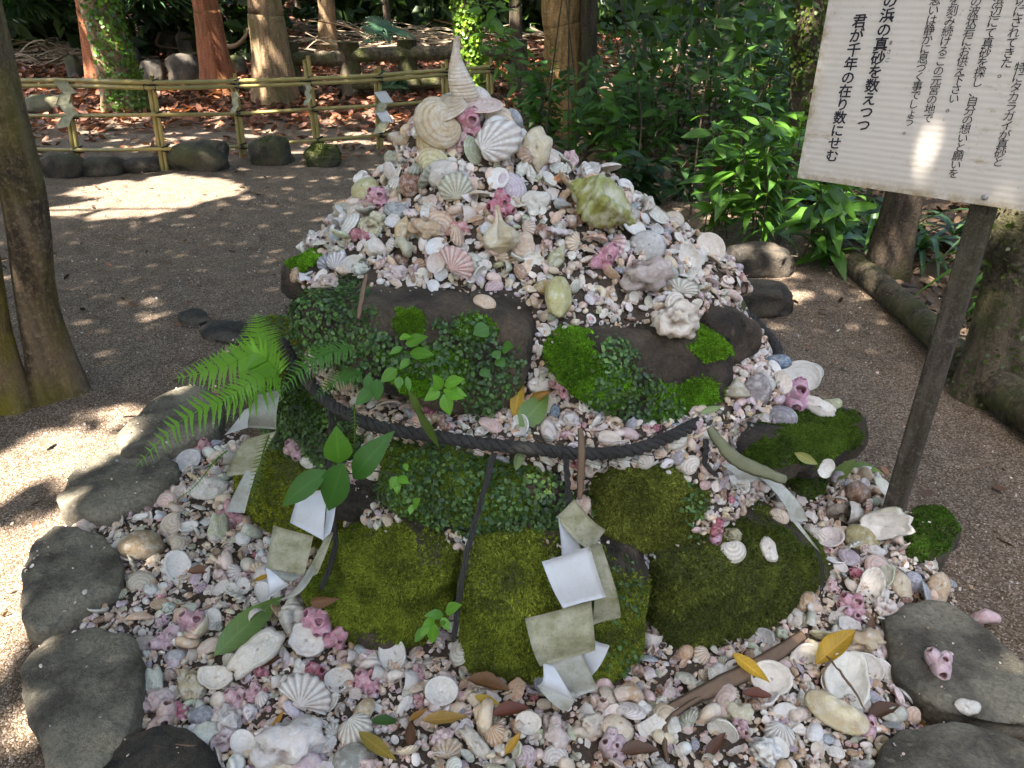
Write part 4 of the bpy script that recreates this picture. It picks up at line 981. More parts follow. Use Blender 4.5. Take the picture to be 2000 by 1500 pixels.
H('ark', 1330, 566, 66, (0.60, 0.62, 0.55), "white ribbed ark shell at the right end of the heap", "the white ribbed ark shell", ang=70, blend=.6, group=G1)
H('snail', 1297, 598, 48, (0.56, 0.54, 0.57), "pale bluish moon snail below the white ark shell", None, blend=.6, var=1, group=G1)
H('coral', 1310, 648, 96, (0.66, 0.62, 0.54), "big holed white coral lump at the lower right front of the heap", "the big holed white coral", blend=.3, var=2, group=G1, lift=.6)
H('clam', 1300, 605, 44, 'white', "white valve stuck on top of the holed white coral", None, blend=.5, ang=150, lift=1.5, group=G1)
H('clam', 1310, 440, 62, (0.56, 0.52, 0.42), "long grey-white clam with a tan end at the right slope of the heap", None, blend=.7, ang=120, var=1, group=G1, sc=(.7, 1, 1))
H('limpet', 1258, 490, 74, (0.44, 0.45, 0.45), "large grey ring limpet right of the green mossy conch", "the large grey ring limpet", blend=.75, var=1, group=G1)
H('oyster', 1335, 510, 66, (0.64, 0.59, 0.48), "cream open oyster cup near the right edge of the heap", None, blend=.7, flip=True, group=G1, ang=30)
H('clam', 1385, 495, 66, 'cream', "long cream valve jutting out at the right edge of the heap", None, ang=20, blend=.6, flip=True, group=G1)
H('coral', 1255, 408, 62, (0.60, 0.57, 0.50), "white coral finger on the right skyline of the heap", None, ang=0, blend=.2, group=G1, sc=(1, .5, .8), lift=.6)
H('clam', 1195, 385, 48, (0.44, 0.47, 0.38), "greenish grey clam on the right skyline beside the mossy conch", None, blend=.6, ang=100, group=G1)
H('clam', 948, 596, 48, (0.60, 0.46, 0.32), "shiny beige clam at the front edge of the heap on the brown boulder", None, blend=.5, ang=60, group=G1, var=1)
H('clam', 965, 562, 38, 'lilac-pink', "pinkish lilac clam behind the shiny beige clam", None, blend=.5, ang=120, group=G1)
H('limpet', 690, 345, 60, (0.46, 0.45, 0.22), "yellow-green oyster lump on the left skyline of the heap", None, blend=.4, group=G1)
H('oyster', 640, 395, 60, (0.38, 0.37, 0.30), "grey oyster pair standing on the left skyline of the heap", None, blend=.6, ang=90, group=G1, var=2)
H('coral', 745, 390, 66, (0.62, 0.56, 0.52), "chalky barnacled shell left of the grey-green standing cockle", None, blend=.5, group=G1)
H('barnacle', 752, 398, 44, (0.58, 0.30, 0.38), "pink barnacles stuck to the chalky shell at the left of the heap", None, blend=.7, lift=1.2, group=G1)
H('clam', 705, 420, 48, (0.58, 0.54, 0.46), "smooth pale clam at the left slope under the pink barnacles", None, blend=.6, ang=80, group=G1)
H('coral', 730, 445, 60, (0.50, 0.48, 0.32), "grey-green crusted lump above the white ridged whelk", None, blend=.4, var=2, group=G1)
H('whelk', 790, 455, 62, (0.58, 0.45, 0.24), "ochre cream whelk left of the tan pitted lump", None, ang=75, blend=.6, var=1, group=G1)
H('snail', 905, 420, 58, (0.64, 0.52, 0.44), "round cream and pink snail shell left of the deep pink barnacles", None, blend=.6, var=1, group=G1)
H('clam', 820, 555, 46, (0.58, 0.48, 0.40), "cupped shell holding a small pebble at the front left of the heap", None, blend=.85, flip=True, group=G1, ang=80)
H('coral', 775, 540, 50, (0.64, 0.54, 0.53), "pinkish white coral at the front left of the heap", None, blend=.5, group=G1)
H('coral', 640, 560, 56, (0.46, 0.38, 0.33), "brownish crusted lump at the far left front of the heap", None, blend=.4, group=G1)
# right ledge
H('topshell', 1427, 750, 56, (0.36, 0.34, 0.26), "grey-green top shell with rings on the right ledge", "the ringed top shell", ang=90, blend=.95, group=G2, lift=.5)
H('mussel', 1476, 768, 62, (0.25, 0.22, 0.23), "dark grey oval clam beside the ringed top shell", "the dark grey clam", ang=-70, blend=.8, group=G2, sc=(1.35, 1, 1))
H('mussel', 1510, 723, 52, 'slate blue', "slate blue mussel shell on the right ledge", "the slate blue mussel", ang=190, blend=.6, group=G2, lift=.7)
H('clam', 1545, 752, 88, (0.70, 0.69, 0.64), "large white valve on the right ledge behind the pink barnacles", "the large white ledge valve", ang=120, blend=.7, flip=True, group=G2)
H('barnacle', 1540, 792, 80, (0.56, 0.32, 0.46), "big lilac-pink barnacle cluster on the right ledge", "the ledge barnacles", blend=.7, group=G2, lift=.5)
H('clam', 1526, 822, 62, (0.30, 0.29, 0.33), "grey clam with a white rim at the edge of the right ledge", None, ang=80, blend=.55, group=G2)
H('oyster', 1597, 805, 70, 'white', "white crinkled oyster at the outer edge of the right ledge", None, ang=60, blend=.7, group=G2, var=2)
H('oyster', 1622, 798, 44, (0.42, 0.45, 0.28), "greenish shell at the tip of the right ledge", None, ang=100, blend=.6, group=G2)
H('oyster', 1490, 695, 72, (0.60, 0.55, 0.55), "flat chalky oyster at the back of the right ledge", None, ang=-20, blend=.4, group=G2, var=2)
H('clam', 1575, 735, 60, (0.55, 0.57, 0.52), "pale grey round clam behind the slate blue mussel", None, ang=100, blend=.5, group=G2)
H('coral', 1457, 727, 34, (0.60, 0.42, 0.42), "pink speckled round coral lump above the dark grey clam", None, group=G2)
H('clam', 1497, 752, 36, (0.50, 0.52, 0.48), "small pale green-grey clam left of the large white ledge valve", None, ang=30, blend=.6, group=G2)
# centre gap
H('barnacle', 1100, 757, 40, (0.58, 0.28, 0.36), "bright pink barnacles in the gap between the two upper boulders", "the gap barnacles", blend=.7, var=3, group=G2)
H('coral', 1110, 820, 46, (0.58, 0.55, 0.55), "white pitted coral lump above the rope in the middle", "the white pitted coral", blend=.5, group=G2)
H('shard', 1145, 790, 36, 'white', "star shaped white shell piece standing in the gap", None, ang=80, blend=.7, group=G2)
H('cowrie', 1190, 858, 46, (0.62, 0.50, 0.40), "cream cowrie with a toothed slit resting on the rope", "the slit cowrie", ang=170, blend=.6, flip=True, group=G2)
H('cowrie', 1230, 851, 36, 'lilac-pink', "lilac-pink olive shell right of the slit cowrie", None, ang=150, blend=.4, group=G2, var=1)
H('oyster', 1055, 752, 50, 'white', "white crumpled shell beside the yellow leaf in the gap", None, blend=.7, group=G2)
H('mussel', 1085, 803, 30, 'slate blue', "blue shell chip between the leaves in the gap", None, blend=.6, group=G2)
H('clam', 1075, 785, 42, (0.68, 0.56, 0.47), "cream valve lying hollow side up over the green leaf in the gap", None, blend=.6, flip=True, ang=20, group=G2)
H('mussel', 1070, 845, 50, (0.62, 0.54, 0.49), "narrow cream valve left of the white pitted coral", None, blend=.6, ang=110, group=G2)
H('coral', 820, 795, 60, (0.42, 0.32, 0.25), "tan grooved shell lump under the holly fern", None, blend=.5, group=G2)
H('oyster', 680, 752, 66, (0.50, 0.40, 0.28), "tan ragged oyster beside the rope under the small fern frond", None, blend=.6, group=G2)
# right lower ledge
H('clam', 1425, 1082, 56, (0.62, 0.60, 0.52), "large off-white clam hanging over the front right boulder", "the off-white overhanging clam", ang=-80, blend=.6, group=G2)
H('oyster', 1494, 1076, 52, (0.66, 0.64, 0.58), "white wavy oyster beside the off-white overhanging clam", None, ang=10, blend=.6, group=G2)
H('limpet', 1436, 952, 48, (0.68, 0.68, 0.66), "oval white bowl shaped shell in the right gap", "the oval white bowl shell", blend=.8, flip=True, ang=60, group=G2)
H('barnacle', 1387, 1040, 46, (0.56, 0.28, 0.42), "magenta pink barnacles beside the olive mossy boulder", None, blend=.7, var=4, group=G2)
H('coral', 1425, 1048, 42, (0.38, 0.36, 0.20), "greenish holed stone in the lower right ledge", None, blend=.6, group=G2)
H('coral', 1264, 1090, 62, (0.42, 0.41, 0.42), "grey holed shell wedged over the dark crack", "the grey holed shell", blend=.5, ang=80, group=G2, sc=(.9, .75, 1), lift=.8)
H('clam', 1520, 1012, 40, 'cream', "square cream shell piece at the right of the lower ledge", None, ang=60, blend=.6, group=G2)
H('oyster', 1312, 862, 52, (0.62, 0.60, 0.54), "white lumpy oyster above the olive mossy boulder", None, blend=.6, group=G2)
H('clam', 1345, 905, 42, 'white', "white clam on the right corner of the olive mossy boulder", None, blend=.5, ang=150, group=G2)
H('clam', 1258, 893, 44, 'white', "white clam on the left top of the olive mossy boulder", None, blend=.4, ang=20, group=G2)
H('clam', 937, 882, 32, 'pale pink', "single pale pink clam beside the hanging cord in front", None, blend=.6, ang=60, group=G2)
H('limpet', 740, 907, 62, (0.62, 0.54, 0.40), "cream limpet lying hollow side up in the dark hole by the big leaves", None, blend=.8, flip=True, ang=20, group=G2)
H('barnacle', 582, 878, 48, (0.60, 0.40, 0.46), "pale pink barnacles on top of the tall yellow-green boulder", None, blend=.6, var=0, group=G2)
H('oyster', 610, 900, 42, (0.60, 0.62, 0.56), "whitish oyster beside the pale pink barnacles on the left boulder", None, blend=.6, group=G2)
H('clam', 1605, 912, 40, (0.60, 0.60, 0.55), "thin white valve on the dark green stone at right", None, blend=.6, flip=True, ang=150, group=G2)
# left back
H('barnacle', 392, 876, 52, (0.62, 0.36, 0.38), "rosy barnacle cluster inside the back left of the kerb", None, blend=.6, var=2, group=G3)
H('snail', 437, 905, 56, (0.64, 0.56, 0.46), "large pale snail shell with its mouth open at the back left", None, blend=.5, var=1, group=G3)
H('oyster', 410, 965, 78, (0.58, 0.58, 0.54), "large rough white oyster left of the hidden paper", "the large rough white oyster", blend=.5, var=1, group=G3)
H('barnacle', 452, 1018, 72, (0.52, 0.26, 0.32), "dusky pink barnacle tubes left of the tall yellow-green boulder", "the dusky pink tubes", blend=.6, var=2, group=G3)
H('oyster', 428, 1043, 76, (0.46, 0.50, 0.36), "long pale green oyster below the dusky pink tubes", None, ang=15, blend=.5, var=2, group=G3)
H('stone', 283, 1080, 84, (0.34, 0.25, 0.14), "rough brown stone among the shells at left", "the rough brown stone", blend=.3, group=G3, lift=.5)
H('snail', 165, 1027, 50, (0.66, 0.54, 0.48), "pinkish cream snail shell lying between two kerb stones at left", None, blend=.4, group=G3)
H('pebble', 273, 1058, 40, 'blue-grey', "smooth blue-grey pebble above the rough brown stone", None, blend=.3, group=G3)
H('abalone', 354, 1118, 72, (0.62, 0.62, 0.60), "white abalone shell with a row of holes left of the white paper", "the white abalone", ang=30, blend=.75, flip=True, group=G3)
H('clam', 277, 1142, 54, (0.60, 0.56, 0.45), "white chalky clam beside the left kerb stone", None, ang=80, blend=.5, group=G3)
# front bed
H('scallop', 603, 1382, 106, (0.70, 0.68, 0.64), "large white scallop with brown lines fanned open at the front", "the large white scallop", ang=62, blend=.85, group=G3, lift=.7)
H('coral', 573, 1468, 150, (0.60, 0.57, 0.56), "big chalky oyster rock at the bottom edge below the scallop", "the big chalky oyster rock", blend=.3, var=1, group=G3, lift=.35)
H('oyster', 505, 1300, 124, (0.64, 0.61, 0.52), "long white shell slab pointing up right, beside the green leaf", "the long white slab", ang=130, blend=.8, var=2, group=G3, lift=.6, sc=(.95, .9, .8))
H('whelk', 573, 1222, 84, (0.62, 0.60, 0.53), "broken white conch with a ragged top near the pink barnacles", "the broken white conch", ang=90, blend=.7, var=1, group=G3, lift=.6, sc=(1.3, 1, 1.2))
H('oyster', 605, 1276, 80, (0.66, 0.62, 0.53), "ear shaped white shell with small holes below the broken conch", "the ear shaped shell", ang=60, blend=.85, flip=True, var=1, group=G3, lift=.6, sc=(.95, 1.1, 1))
H('barnacle', 630, 1205, 62, (0.60, 0.30, 0.42), "pink barnacle cluster against the mossy boulder, upper one of two", None, blend=.6, group=G3, lift=.5)
H('barnacle', 662, 1230, 58, (0.60, 0.32, 0.42), "pink barnacle cluster against the mossy boulder, lower one of two", None, blend=.6, var=1, group=G3, lift=.5)
H('clam', 483, 1468, 72, (0.66, 0.62, 0.55), "white oval bowl shell left of the big chalky oyster rock", None, ang=40, blend=.8, flip=True, var=1, group=G3)
H('cockle', 697, 1440, 70, (0.64, 0.64, 0.57), "white finely ribbed cockle right of the scallop", "the white ribbed cockle", ang=-60, blend=.75, group=G3, lift=.5)
H('limpet', 865, 1372, 66, (0.50, 0.48, 0.43), "grey rimmed bowl shell holding smaller shells", "the grey bowl of small shells", blend=.85, flip=True, var=0, group=G3, lift=.7)
H('stone', 695, 1492, 84, (0.30, 0.30, 0.26), "smooth grey stone at the bottom edge below the ribbed cockle", None, blend=.4, group=G3, sc=(1, 1, .8))
H('snail', 788, 1335, 66, 'white', "open white spiral shell in the middle of the front bed", None, blend=.7, var=1, group=G3)
H('oyster', 430, 1345, 70, (0.52, 0.42, 0.26), "tan and white pointed oyster left of the long white slab", None, ang=80, blend=.8, flip=True, group=G3, lift=.6)
H('oyster', 302, 1345, 74, (0.52, 0.55, 0.47), "greenish white crescent oyster beside the lower left kerb stone", None, ang=20, blend=.6, var=2, group=G3)
H('coral', 378, 1345, 76, (0.44, 0.38, 0.24), "tan knobbly lump right of the crescent oyster", None, ang=30, blend=.4, group=G3)
H('coral', 310, 1375, 70, (0.52, 0.40, 0.40), "dusty pink barnacled lump beside the lower left kerb stone", None, blend=.4, group=G3)
H('barnacle', 350, 1395, 46, (0.50, 0.16, 0.24), "deep pink barnacles below the dusty pink lump", None, blend=.5, var=3, group=G3)
H('stone', 395, 1402, 52, (0.27, 0.28, 0.30), "speckled grey oval stone above the brown kerb stone", None, blend=.3, group=G3)
H('barnacle', 460, 1375, 54, (0.64, 0.42, 0.46), "white and pink barnacle left of the scallop", None, blend=.7, var=4, group=G3)
H('barnacle', 497, 1357, 46, (0.55, 0.32, 0.36), "round pink barnacle cluster touching the long white slab", None, blend=.6, var=2, group=G3)
H('coral', 450, 1415, 70, (0.60, 0.57, 0.55), "white ridged shell lump above the white oval bowl shell", None, ang=10, blend=.4, group=G3)
H('coral', 437, 1452, 56, (0.56, 0.46, 0.50), "pale lilac coral lump next to the brown kerb stone", None, blend=.4, var=2, group=G3)
H('limpet', 665, 1338, 58, (0.56, 0.50, 0.40), "brown rimmed bowl with pink crumbs above the ribbed cockle", None, blend=.8, flip=True, group=G3)
H('barnacle', 618, 1325, 56, (0.50, 0.16, 0.22), "crimson pink barnacle row behind the scallop", None, blend=.5, var=3, group=G3)
H('barnacle', 715, 1340, 56, (0.60, 0.30, 0.38), "pink and white barnacle lump in the middle front", None, blend=.5, var=0, group=G3)
H('barnacle', 812, 1322, 42, (0.60, 0.36, 0.40), "round pink barnacle above the grey bowl of small shells", None, blend=.6, var=2, group=G3)
H('snail', 680, 1290, 46, (0.52, 0.42, 0.37), "round beige snail shell under the mossy boulder", None, blend=.5, var=1, group=G3)
H('clam', 722, 1278, 42, 'lilac-pink', "purple tinted clam right of the round beige snail", None, blend=.5, group=G3)
H('limpet', 1030, 1425, 52, (0.60, 0.53, 0.40), "round cream bowl shell standing open at the front centre", "the round cream bowl", blend=.85, flip=True, group=G3, lift=.6)
H('cockle', 970, 1443, 48, (0.60, 0.42, 0.26), "peach ribbed cockle left of the round cream bowl", None, ang=-60, blend=.7, group=G3)
H('oyster', 930, 1460, 84, (0.52, 0.48, 0.40), "long grey-white oyster blade at the bottom front", None, ang=50, blend=.7, var=2, group=G3, sc=(1, .7, 1))
H('cockle', 876, 1466, 60, (0.52, 0.42, 0.30), "tan coarse ribbed shell near the bottom edge", None, ang=85, blend=.7, var=1, group=G3)
H('clam', 835, 1412, 46, 'pale pink', "smooth pale pink clam above the brown leaf", None, ang=60, blend=.6, group=G3)
H('coral', 1085, 1440, 84, (0.50, 0.43, 0.41), "grey-pink ridged coral slab right of the round cream bowl", None, ang=0, blend=.4, var=1, group=G3)
H('coral', 1150, 1425, 74, (0.56, 0.50, 0.42), "rough tan coral block in front of the folded paper", None, blend=.4, group=G3)
H('shard', 1275, 1430, 56, (0.68, 0.66, 0.60), "flat white square shell piece at the front", None, ang=30, blend=.8, group=G3, sc=(.8, 1.2, .6))
H('coral', 1440, 1400, 84, (0.52, 0.50, 0.36), "flat pale green coral slab at the front right", None, ang=60, blend=.6, var=1, group=G3, sc=(.8, 1, .7))
H('limpet', 1500, 1352, 80, (0.64, 0.58, 0.49), "large cream bowl shell with a yellow leaf in it", "the cream bowl with a leaf", blend=.8, flip=True, group=G3, lift=.6)
H('limpet', 1535, 1405, 54, (0.62, 0.61, 0.60), "white bowl shell just below the cream bowl with a leaf", None, blend=.8, flip=True, group=G3, var=1)
H('beanclam', 1622, 1415, 124, (0.58, 0.52, 0.34), "big smooth white and ochre clam at the lower right", "the big ochre clam", ang=-115, blend=.75, group=G3, lift=.6)
H('oyster', 1650, 1352, 128, (0.66, 0.66, 0.55), "large frilly oyster with a green edge above the big ochre clam", "the frilly green oyster", ang=-20, blend=.6, flip=True, group=G3)
H('cockle', 1520, 1445, 60, (0.64, 0.66, 0.64), "clean white cockle left of the big ochre clam", None, ang=-110, blend=.7, group=G3)
H('clam', 1690, 1312, 66, (0.66, 0.62, 0.55), "white hollow valve above the frilly green oyster", None, ang=70, blend=.75, flip=True, group=G3)
H('ark', 1722, 1320, 60, (0.66, 0.65, 0.62), "white ark valve with a brown pebble inside beside the right kerb stone", None, ang=30, blend=.7, flip=True, group=G3)
H('limpet', 1575, 1295, 64, (0.60, 0.55, 0.44), "cream cupped shell with a pink piece inside beside the bark strip", None, ang=120, blend=.8, flip=True, group=G3)
H('oyster', 1555, 1215, 58, (0.58, 0.56, 0.50), "white oval oyster under the front right boulder", None, ang=60, blend=.6, group=G3)
H('cockle', 1697, 1160, 82, (0.64, 0.57, 0.46), "ribbed cream clam in a sun fleck at the right", "the ribbed sunlit clam", ang=-35, blend=.5, flip=True, group=G3, sc=(1.1, .7, 1))
H('clam', 1712, 1122, 68, (0.68, 0.52, 0.49), "pinkish white clam above the ribbed sunlit clam", None, ang=190, blend=.5, group=G3, var=1)
H('oyster', 1776, 1050, 104, (0.64, 0.61, 0.55), "long white oyster leaning right of the sign post foot", "the long leaning oyster", ang=100, blend=.75, flip=True, group=G3, var=2, lift=.8)
H('oyster', 1722, 1045, 88, (0.58, 0.58, 0.45), "greenish white oyster leaning against the sign post foot", None, ang=110, blend=.7, group=G3, var=2, lift=.8)
H('mussel', 1682, 1062, 66, (0.36, 0.32, 0.14), "olive brown mussel beside the stack of long oysters", None, ang=-30, blend=.6, group=G3, sc=(1.3, 1, 1))
H('stone', 1672, 973, 48, (0.32, 0.20, 0.13), "round brown stone ball left of the sign post", "the round brown ball", blend=.2, group=G3, sc=(1, 1.25, 1.5), lift=.6)
H('snail', 1650, 1015, 70, (0.34, 0.30, 0.25), "large grey-brown snail shell under the round brown ball", None, blend=.5, var=1, group=G3)
H('oyster', 1757, 1150, 58, (0.60, 0.53, 0.40), "tan smooth oyster beside the upper end of the right kerb stone", None, ang=-10, blend=.5, group=G3)
H('oyster', 1826, 1150, 66, (0.48, 0.36, 0.23), "tan oyster lying alone outside the heap of long oysters", None, ang=-30, blend=.4, group=G3)
H('barnacle', 1660, 1190, 56, (0.55, 0.28, 0.36), "pink barnacle group left of the ribbed sunlit clam", None, blend=.5, group=G3)
H('barnacle', 1663, 1212, 44, (0.58, 0.34, 0.46), "lilac-pink barnacle below the pink barnacle group", None, blend=.6, var=3, group=G3)
H('coral', 1683, 1262, 84, (0.46, 0.38, 0.26), "flat tan coral stone beside the right kerb stone", None, blend=.3, var=1, group=G3)
H('barnacle', 1832, 1306, 62, (0.60, 0.44, 0.52), "pale pink barnacle lump lying on top of the large right kerb stone", None, blend=.6, var=4, group=G3)
H('snail', 1920, 1215, 58, (0.56, 0.38, 0.42), "pink and white snail shell lying on the sand at far right", None, blend=.5, group=G3)
H('oyster', 1886, 1383, 48, (0.64, 0.64, 0.60), "small white oyster between the two right kerb stones", None, blend=.6, group=G3)
H('barnacle', 1690, 1425, 50, (0.58, 0.36, 0.44), "pink barnacle right of the big ochre clam", None, blend=.6, var=4, group=G3)
H('oyster', 1740, 1400, 56, (0.46, 0.50, 0.42), "grey-green oyster at the edge of the lower right kerb stone", None, blend=.5, group=G3)
H('cowrie', 410, 1270, 44, (0.56, 0.40, 0.30), "tan cowrie with a slit left of the green fallen leaf", None, ang=40, blend=.6, flip=True, group=G3)
H('barnacle', 375, 1225, 60, (0.58, 0.36, 0.42), "pink barnacle left of the broken white conch above the green leaf", None, blend=.5, group=G3)
H('barnacle', 322, 1255, 60, (0.60, 0.44, 0.50), "pale lilac barnacle between the kerb stone and the green leaf", None, blend=.5, var=1, group=G3)
H('abalone', 420, 1215, 44, (0.62, 0.62, 0.58), "small oval white shell above the green leaf tip", None, blend=.7, flip=True, ang=20, group=G3)
H('pebble', 285, 1262, 46, (0.42, 0.35, 0.31), "smooth taupe pebble at the left kerb edge", None, blend=.3, group=G3)
H('pebble', 343, 1288, 40, (0.34, 0.32, 0.33), "smooth grey pebble right of the taupe pebble", None, blend=.3, group=G3, var=1)
H('clam', 1085, 600 + 880, 50, 'chalky white', "chalky white valve cut by the bottom edge below the grey-pink slab", None, blend=.6, group=G3)
# ------------------------------------------------------------------ the many other shells: singles first, then the small stuff
rng = np.random.default_rng(21)
ROCKV = np.concatenate(ROCK_BVH_V); 
r_bv = np.hypot(BV[:, 0] - MC[0], BV[:, 1] - MC[1]); wz = np.where((BV[:, 2] > 0.86), 2.2, np.where(BV[:, 2] > 0.14, 2.0, 1.0)) * np.where((BV[:, 1] > MC[1] + 0.25) & (BV[:, 2] < 1.0), 0.25, 1.0)
NP_, NN_, _ = sample_surface(BV, BFs, 140000, rng, wz)
flipn = np.sum(NN_ * (NP_ - np.array([MC[0], MC[1], 0.0])), 1) < 0
flipn = np.where(NP_[:, 2] < 0.12, NN_[:, 2] < 0, flipn); NN_[flipn] *= -1
pr_ = project(NP_)
infr = (pr_[:, 0] > -120) & (pr_[:, 0] < 2120) & (pr_[:, 1] > 60) & (pr_[:, 1] < 1640)
def outside_rock(P, N):
    h = RBVH.ray_cast(Vector(P + N * 0.001), Vector(N))
    return h[0] is None or Vector(N).dot(h[1]) < 0
def seen(P, slack=0.03):
    d = P - CAM; L = np.linalg.norm(d); h = RBVH.ray_cast(Vector(CAM), Vector(d / L))
    return h[0] is None or h[3] > L - slack
def zone(P):
    r = math.hypot((P[0] - MC[0]), (P[1] - MC[1]) * 1.1)
    if P[2] > 0.855 and r < 0.72: return 0
    if P[2] > 0.14: return 1
    return 2
KW = [  # kind weights by zone
    {'clam': 6, 'cockle': 4.5, 'cowrie': 3, 'snail': 3, 'oyster': 2.2, 'barnacle': 1.6, 'coral': 0.9, 'whelk': 1.8, 'limpet': 2.2, 'shard': 2, 'pebble': .7, 'ark': .8},
    {'clam': 5, 'cowrie': 4, 'snail': 2.5, 'shard': 1.6, 'barnacle': 1.2, 'pebble': 2.4, 'coral': 1.2, 'oyster': .8, 'mussel': .6, 'limpet': .6},
    {'clam': 5, 'cowrie': 3.5, 'snail': 3, 'barnacle': 2.2, 'coral': 1.4, 'oyster': 2.2, 'pebble': 2, 'shard': 2.2, 'limpet': 2.6, 'whelk': 1.4, 'cockle': 3.2, 'mussel': .8, 'ark': .8}]
CW = {
    'barnacle': ['pink', 'lilac-pink', 'pale pink', 'deep pink', 'chalky white', 'pale pink', 'chalky white'],
    'coral': ['chalky white', 'white', 'cream', 'grey', 'pale pink', 'greenish grey'],
    'pebble': ['grey', 'tan', 'cream', 'blue-grey', 'cream', 'pale pink', 'white'],
    'cowrie': ['pale pink', 'cream', 'tan', 'lilac', 'peach', 'white', 'pale pink', 'brown'],
    'snail': ['cream', 'white', 'pale pink', 'tan', 'grey', 'peach', 'greenish grey', 'brown'],
    'mussel': ['slate blue', 'blue-grey', 'lilac', 'cream'],
    'oyster': ['white', 'chalky white', 'cream', 'greenish grey', 'grey', 'pale green'],
    None: ['white', 'cream', 'chalky white', 'white', 'pale pink', 'peach', 'lilac', 'white', 'greenish grey', 'tan', 'cream', 'white', 'pale pink', 'blue-grey']}
COUNT = {}
cand = [i for i in np.nonzero(infr)[0]]
rng.shuffle(cand)
PL = np.zeros((6000, 4)); npl = len(PLACED); PL[:npl] = np.array(PLACED)
SINGLES = []
passes = [(0.050, 0.080, 300, 18000), (0.032, 0.050, 900, 34000), (0.019, 0.031, 1150, 46000)]
ci = 0
for (s0, s1, want, tries) in passes:
    got = 0
    for _ in range(tries):
        if got >= want or ci >= len(cand): break
        i = cand[ci]; ci += 1
        P, N = NP_[i], NN_[i]
        z = zone(P)
        if z == 1 and s0 > 0.04 and rng.random() < 0.8: continue
        if s0 > 0.04 and z == 2 and rng.random() < 0.45: continue
        if z == 0 and s0 > 0.04 and P[2] < 0.97: continue
        if z == 0 and s0 > 0.025 and s0 < 0.04 and P[2] < 0.93 and rng.random() < .6: continue
        size = (s0 + (s1 - s0) * rng.random()) * (1.0, .85, 1.18)[z]
        D = PL[:npl, :3] - P; dd = np.sqrt((D * D).sum(1))
        if npl and np.any(dd < (PL[:npl, 3] + size * 0.42) * (0.60 if s0 > 0.02 else 0.60)): continue
        if not outside_rock(P, N) or not seen(P): continue
        kinds = list(KW[z].keys()); w = np.array([KW[z][k] for k in kinds], float)
        if s0 > 0.04: w = np.array([KW[z][k] * (0.0 if k in ('pebble', 'shard', 'mussel') else (0.25 if k == 'cowrie' else 1)) for k in kinds])
        kind = kinds[rng.choice(len(kinds), p=w / w.sum())]
        if COUNT.get(kind, 0) >= 290: continue
        COUNT[kind] = COUNT.get(kind, 0) + 1
        cl = CW.get(kind, CW[None]); cname = cl[rng.integers(len(cl))]
        flip = kind in ('clam', 'cockle', 'oyster', 'limpet', 'ark') and rng.random() < 0.46
        nn = N + 0.68 * rng.normal(size=3) + np.array([0, -0.10, 0.15])
        a = rng.random() * 6.28
        R = orient(nn, np.array([math.cos(a), math.sin(a), 0.3 * rng.normal()]))
        if flip: R = R * np.array([-1, 1, -1])
        c = np.array(PAL[cname]) * (0.92 + 0.24 * rng.random()) * (1 + 0.04 * rng.normal(size=3))
        up = size * {0: 0.24, 1: 0.16, 2: 0.18}[z] * (1.6 if flip else 1)
        o = put(kind, P + N * (up + 0.003), R, size, np.clip(c, 0.02, 0.8), None, [G1, G2, G3][z], int(rng.integers(4)), None, (1, 1, 0.8 + 0.4 * rng.random()))
        SINGLES.append((o, kind, cname, size, flip, z, P + N * up))
        PL[npl] = (*P, size * 0.42); npl += 1; got += 1
# labels: look first, then the nearest landmark, a direction from it and, if still needed, the order from it
LM = np.array([(h[0], h[1]) for h in HERO])
SW = lambda s: "large" if s > 0.045 else ("mid-sized" if s > 0.0345 else ("small" if s > 0.0215 else "tiny"))
bykey = {}
for (o, kind, cname, size, flip, z, P) in SINGLES:
    q = project(P)[0]; d = np.hypot(*(LM - q).T); k = int(np.argmin(d)); v = q - LM[k]
    dr = ("right of" if v[0] > 0 else "left of") if abs(v[0]) > abs(v[1]) else ("below" if v[1] > 0 else "above")
    look = f"{SW(size)} {cname} {KNAME[kind].replace('_', ' ')}" + (" hollow side up" if flip else "")
    bykey.setdefault((look, k, dr), []).append((d[k], o))
ORD = ["nearest", "second nearest", "third nearest", "fourth nearest", "fifth nearest", "sixth nearest", "seventh nearest", "eighth nearest"]
for (look, k, dr), L in bykey.items():
    L.sort(key=lambda t: t[0])
    for j, (_, o) in enumerate(L):
        o["label"] = f"{look}, {ORD[j] + ' ' if len(L) > 1 else ''}{dr} {HERO[k][2]}"
        if len(o["label"].split()) > 16: o["label"] = o["label"].replace(" shell hollow side up", " hollow side up")

# --- small shells and bits nobody could count: one object for each zone
def mini_valve(rib=False):
    V, Fs, A = valve(9, 4, H=0.32, conc=0); n = 36
    return V[:n], [grid_faces(9, 4)], A["g"][:n]
def mini_egg():
    u = np.linspace(0, np.pi, 5); t = np.linspace(0, 2 * np.pi, 7, endpoint=False); U, T = np.meshgrid(u, t, indexing='ij')
    return np.stack([0.33 * np.sin(U) * np.cos(T), -0.5 * np.cos(U), 0.28 * np.sin(U) * np.sin(T)], -1).reshape(-1, 3), [grid_faces(5, 7, wv=True)], (U / np.pi).ravel() * 0.5
def mini_shard():
    V, Fs, A = shard(3); k = [0, 7, 13, 19, 25, 29, 4, 14]
    g = np.array([(-.5, -.3, 0), (-.05, -.38, .12), (.5, -.2, 0), (-.42, .25, .02), (.05, .33, .15), (.4, .3, .02)])
    return g, [np.array([(0, 1, 4, 3), (1, 2, 5, 4)])], np.array([0, .3, .6, .2, .5, .9])
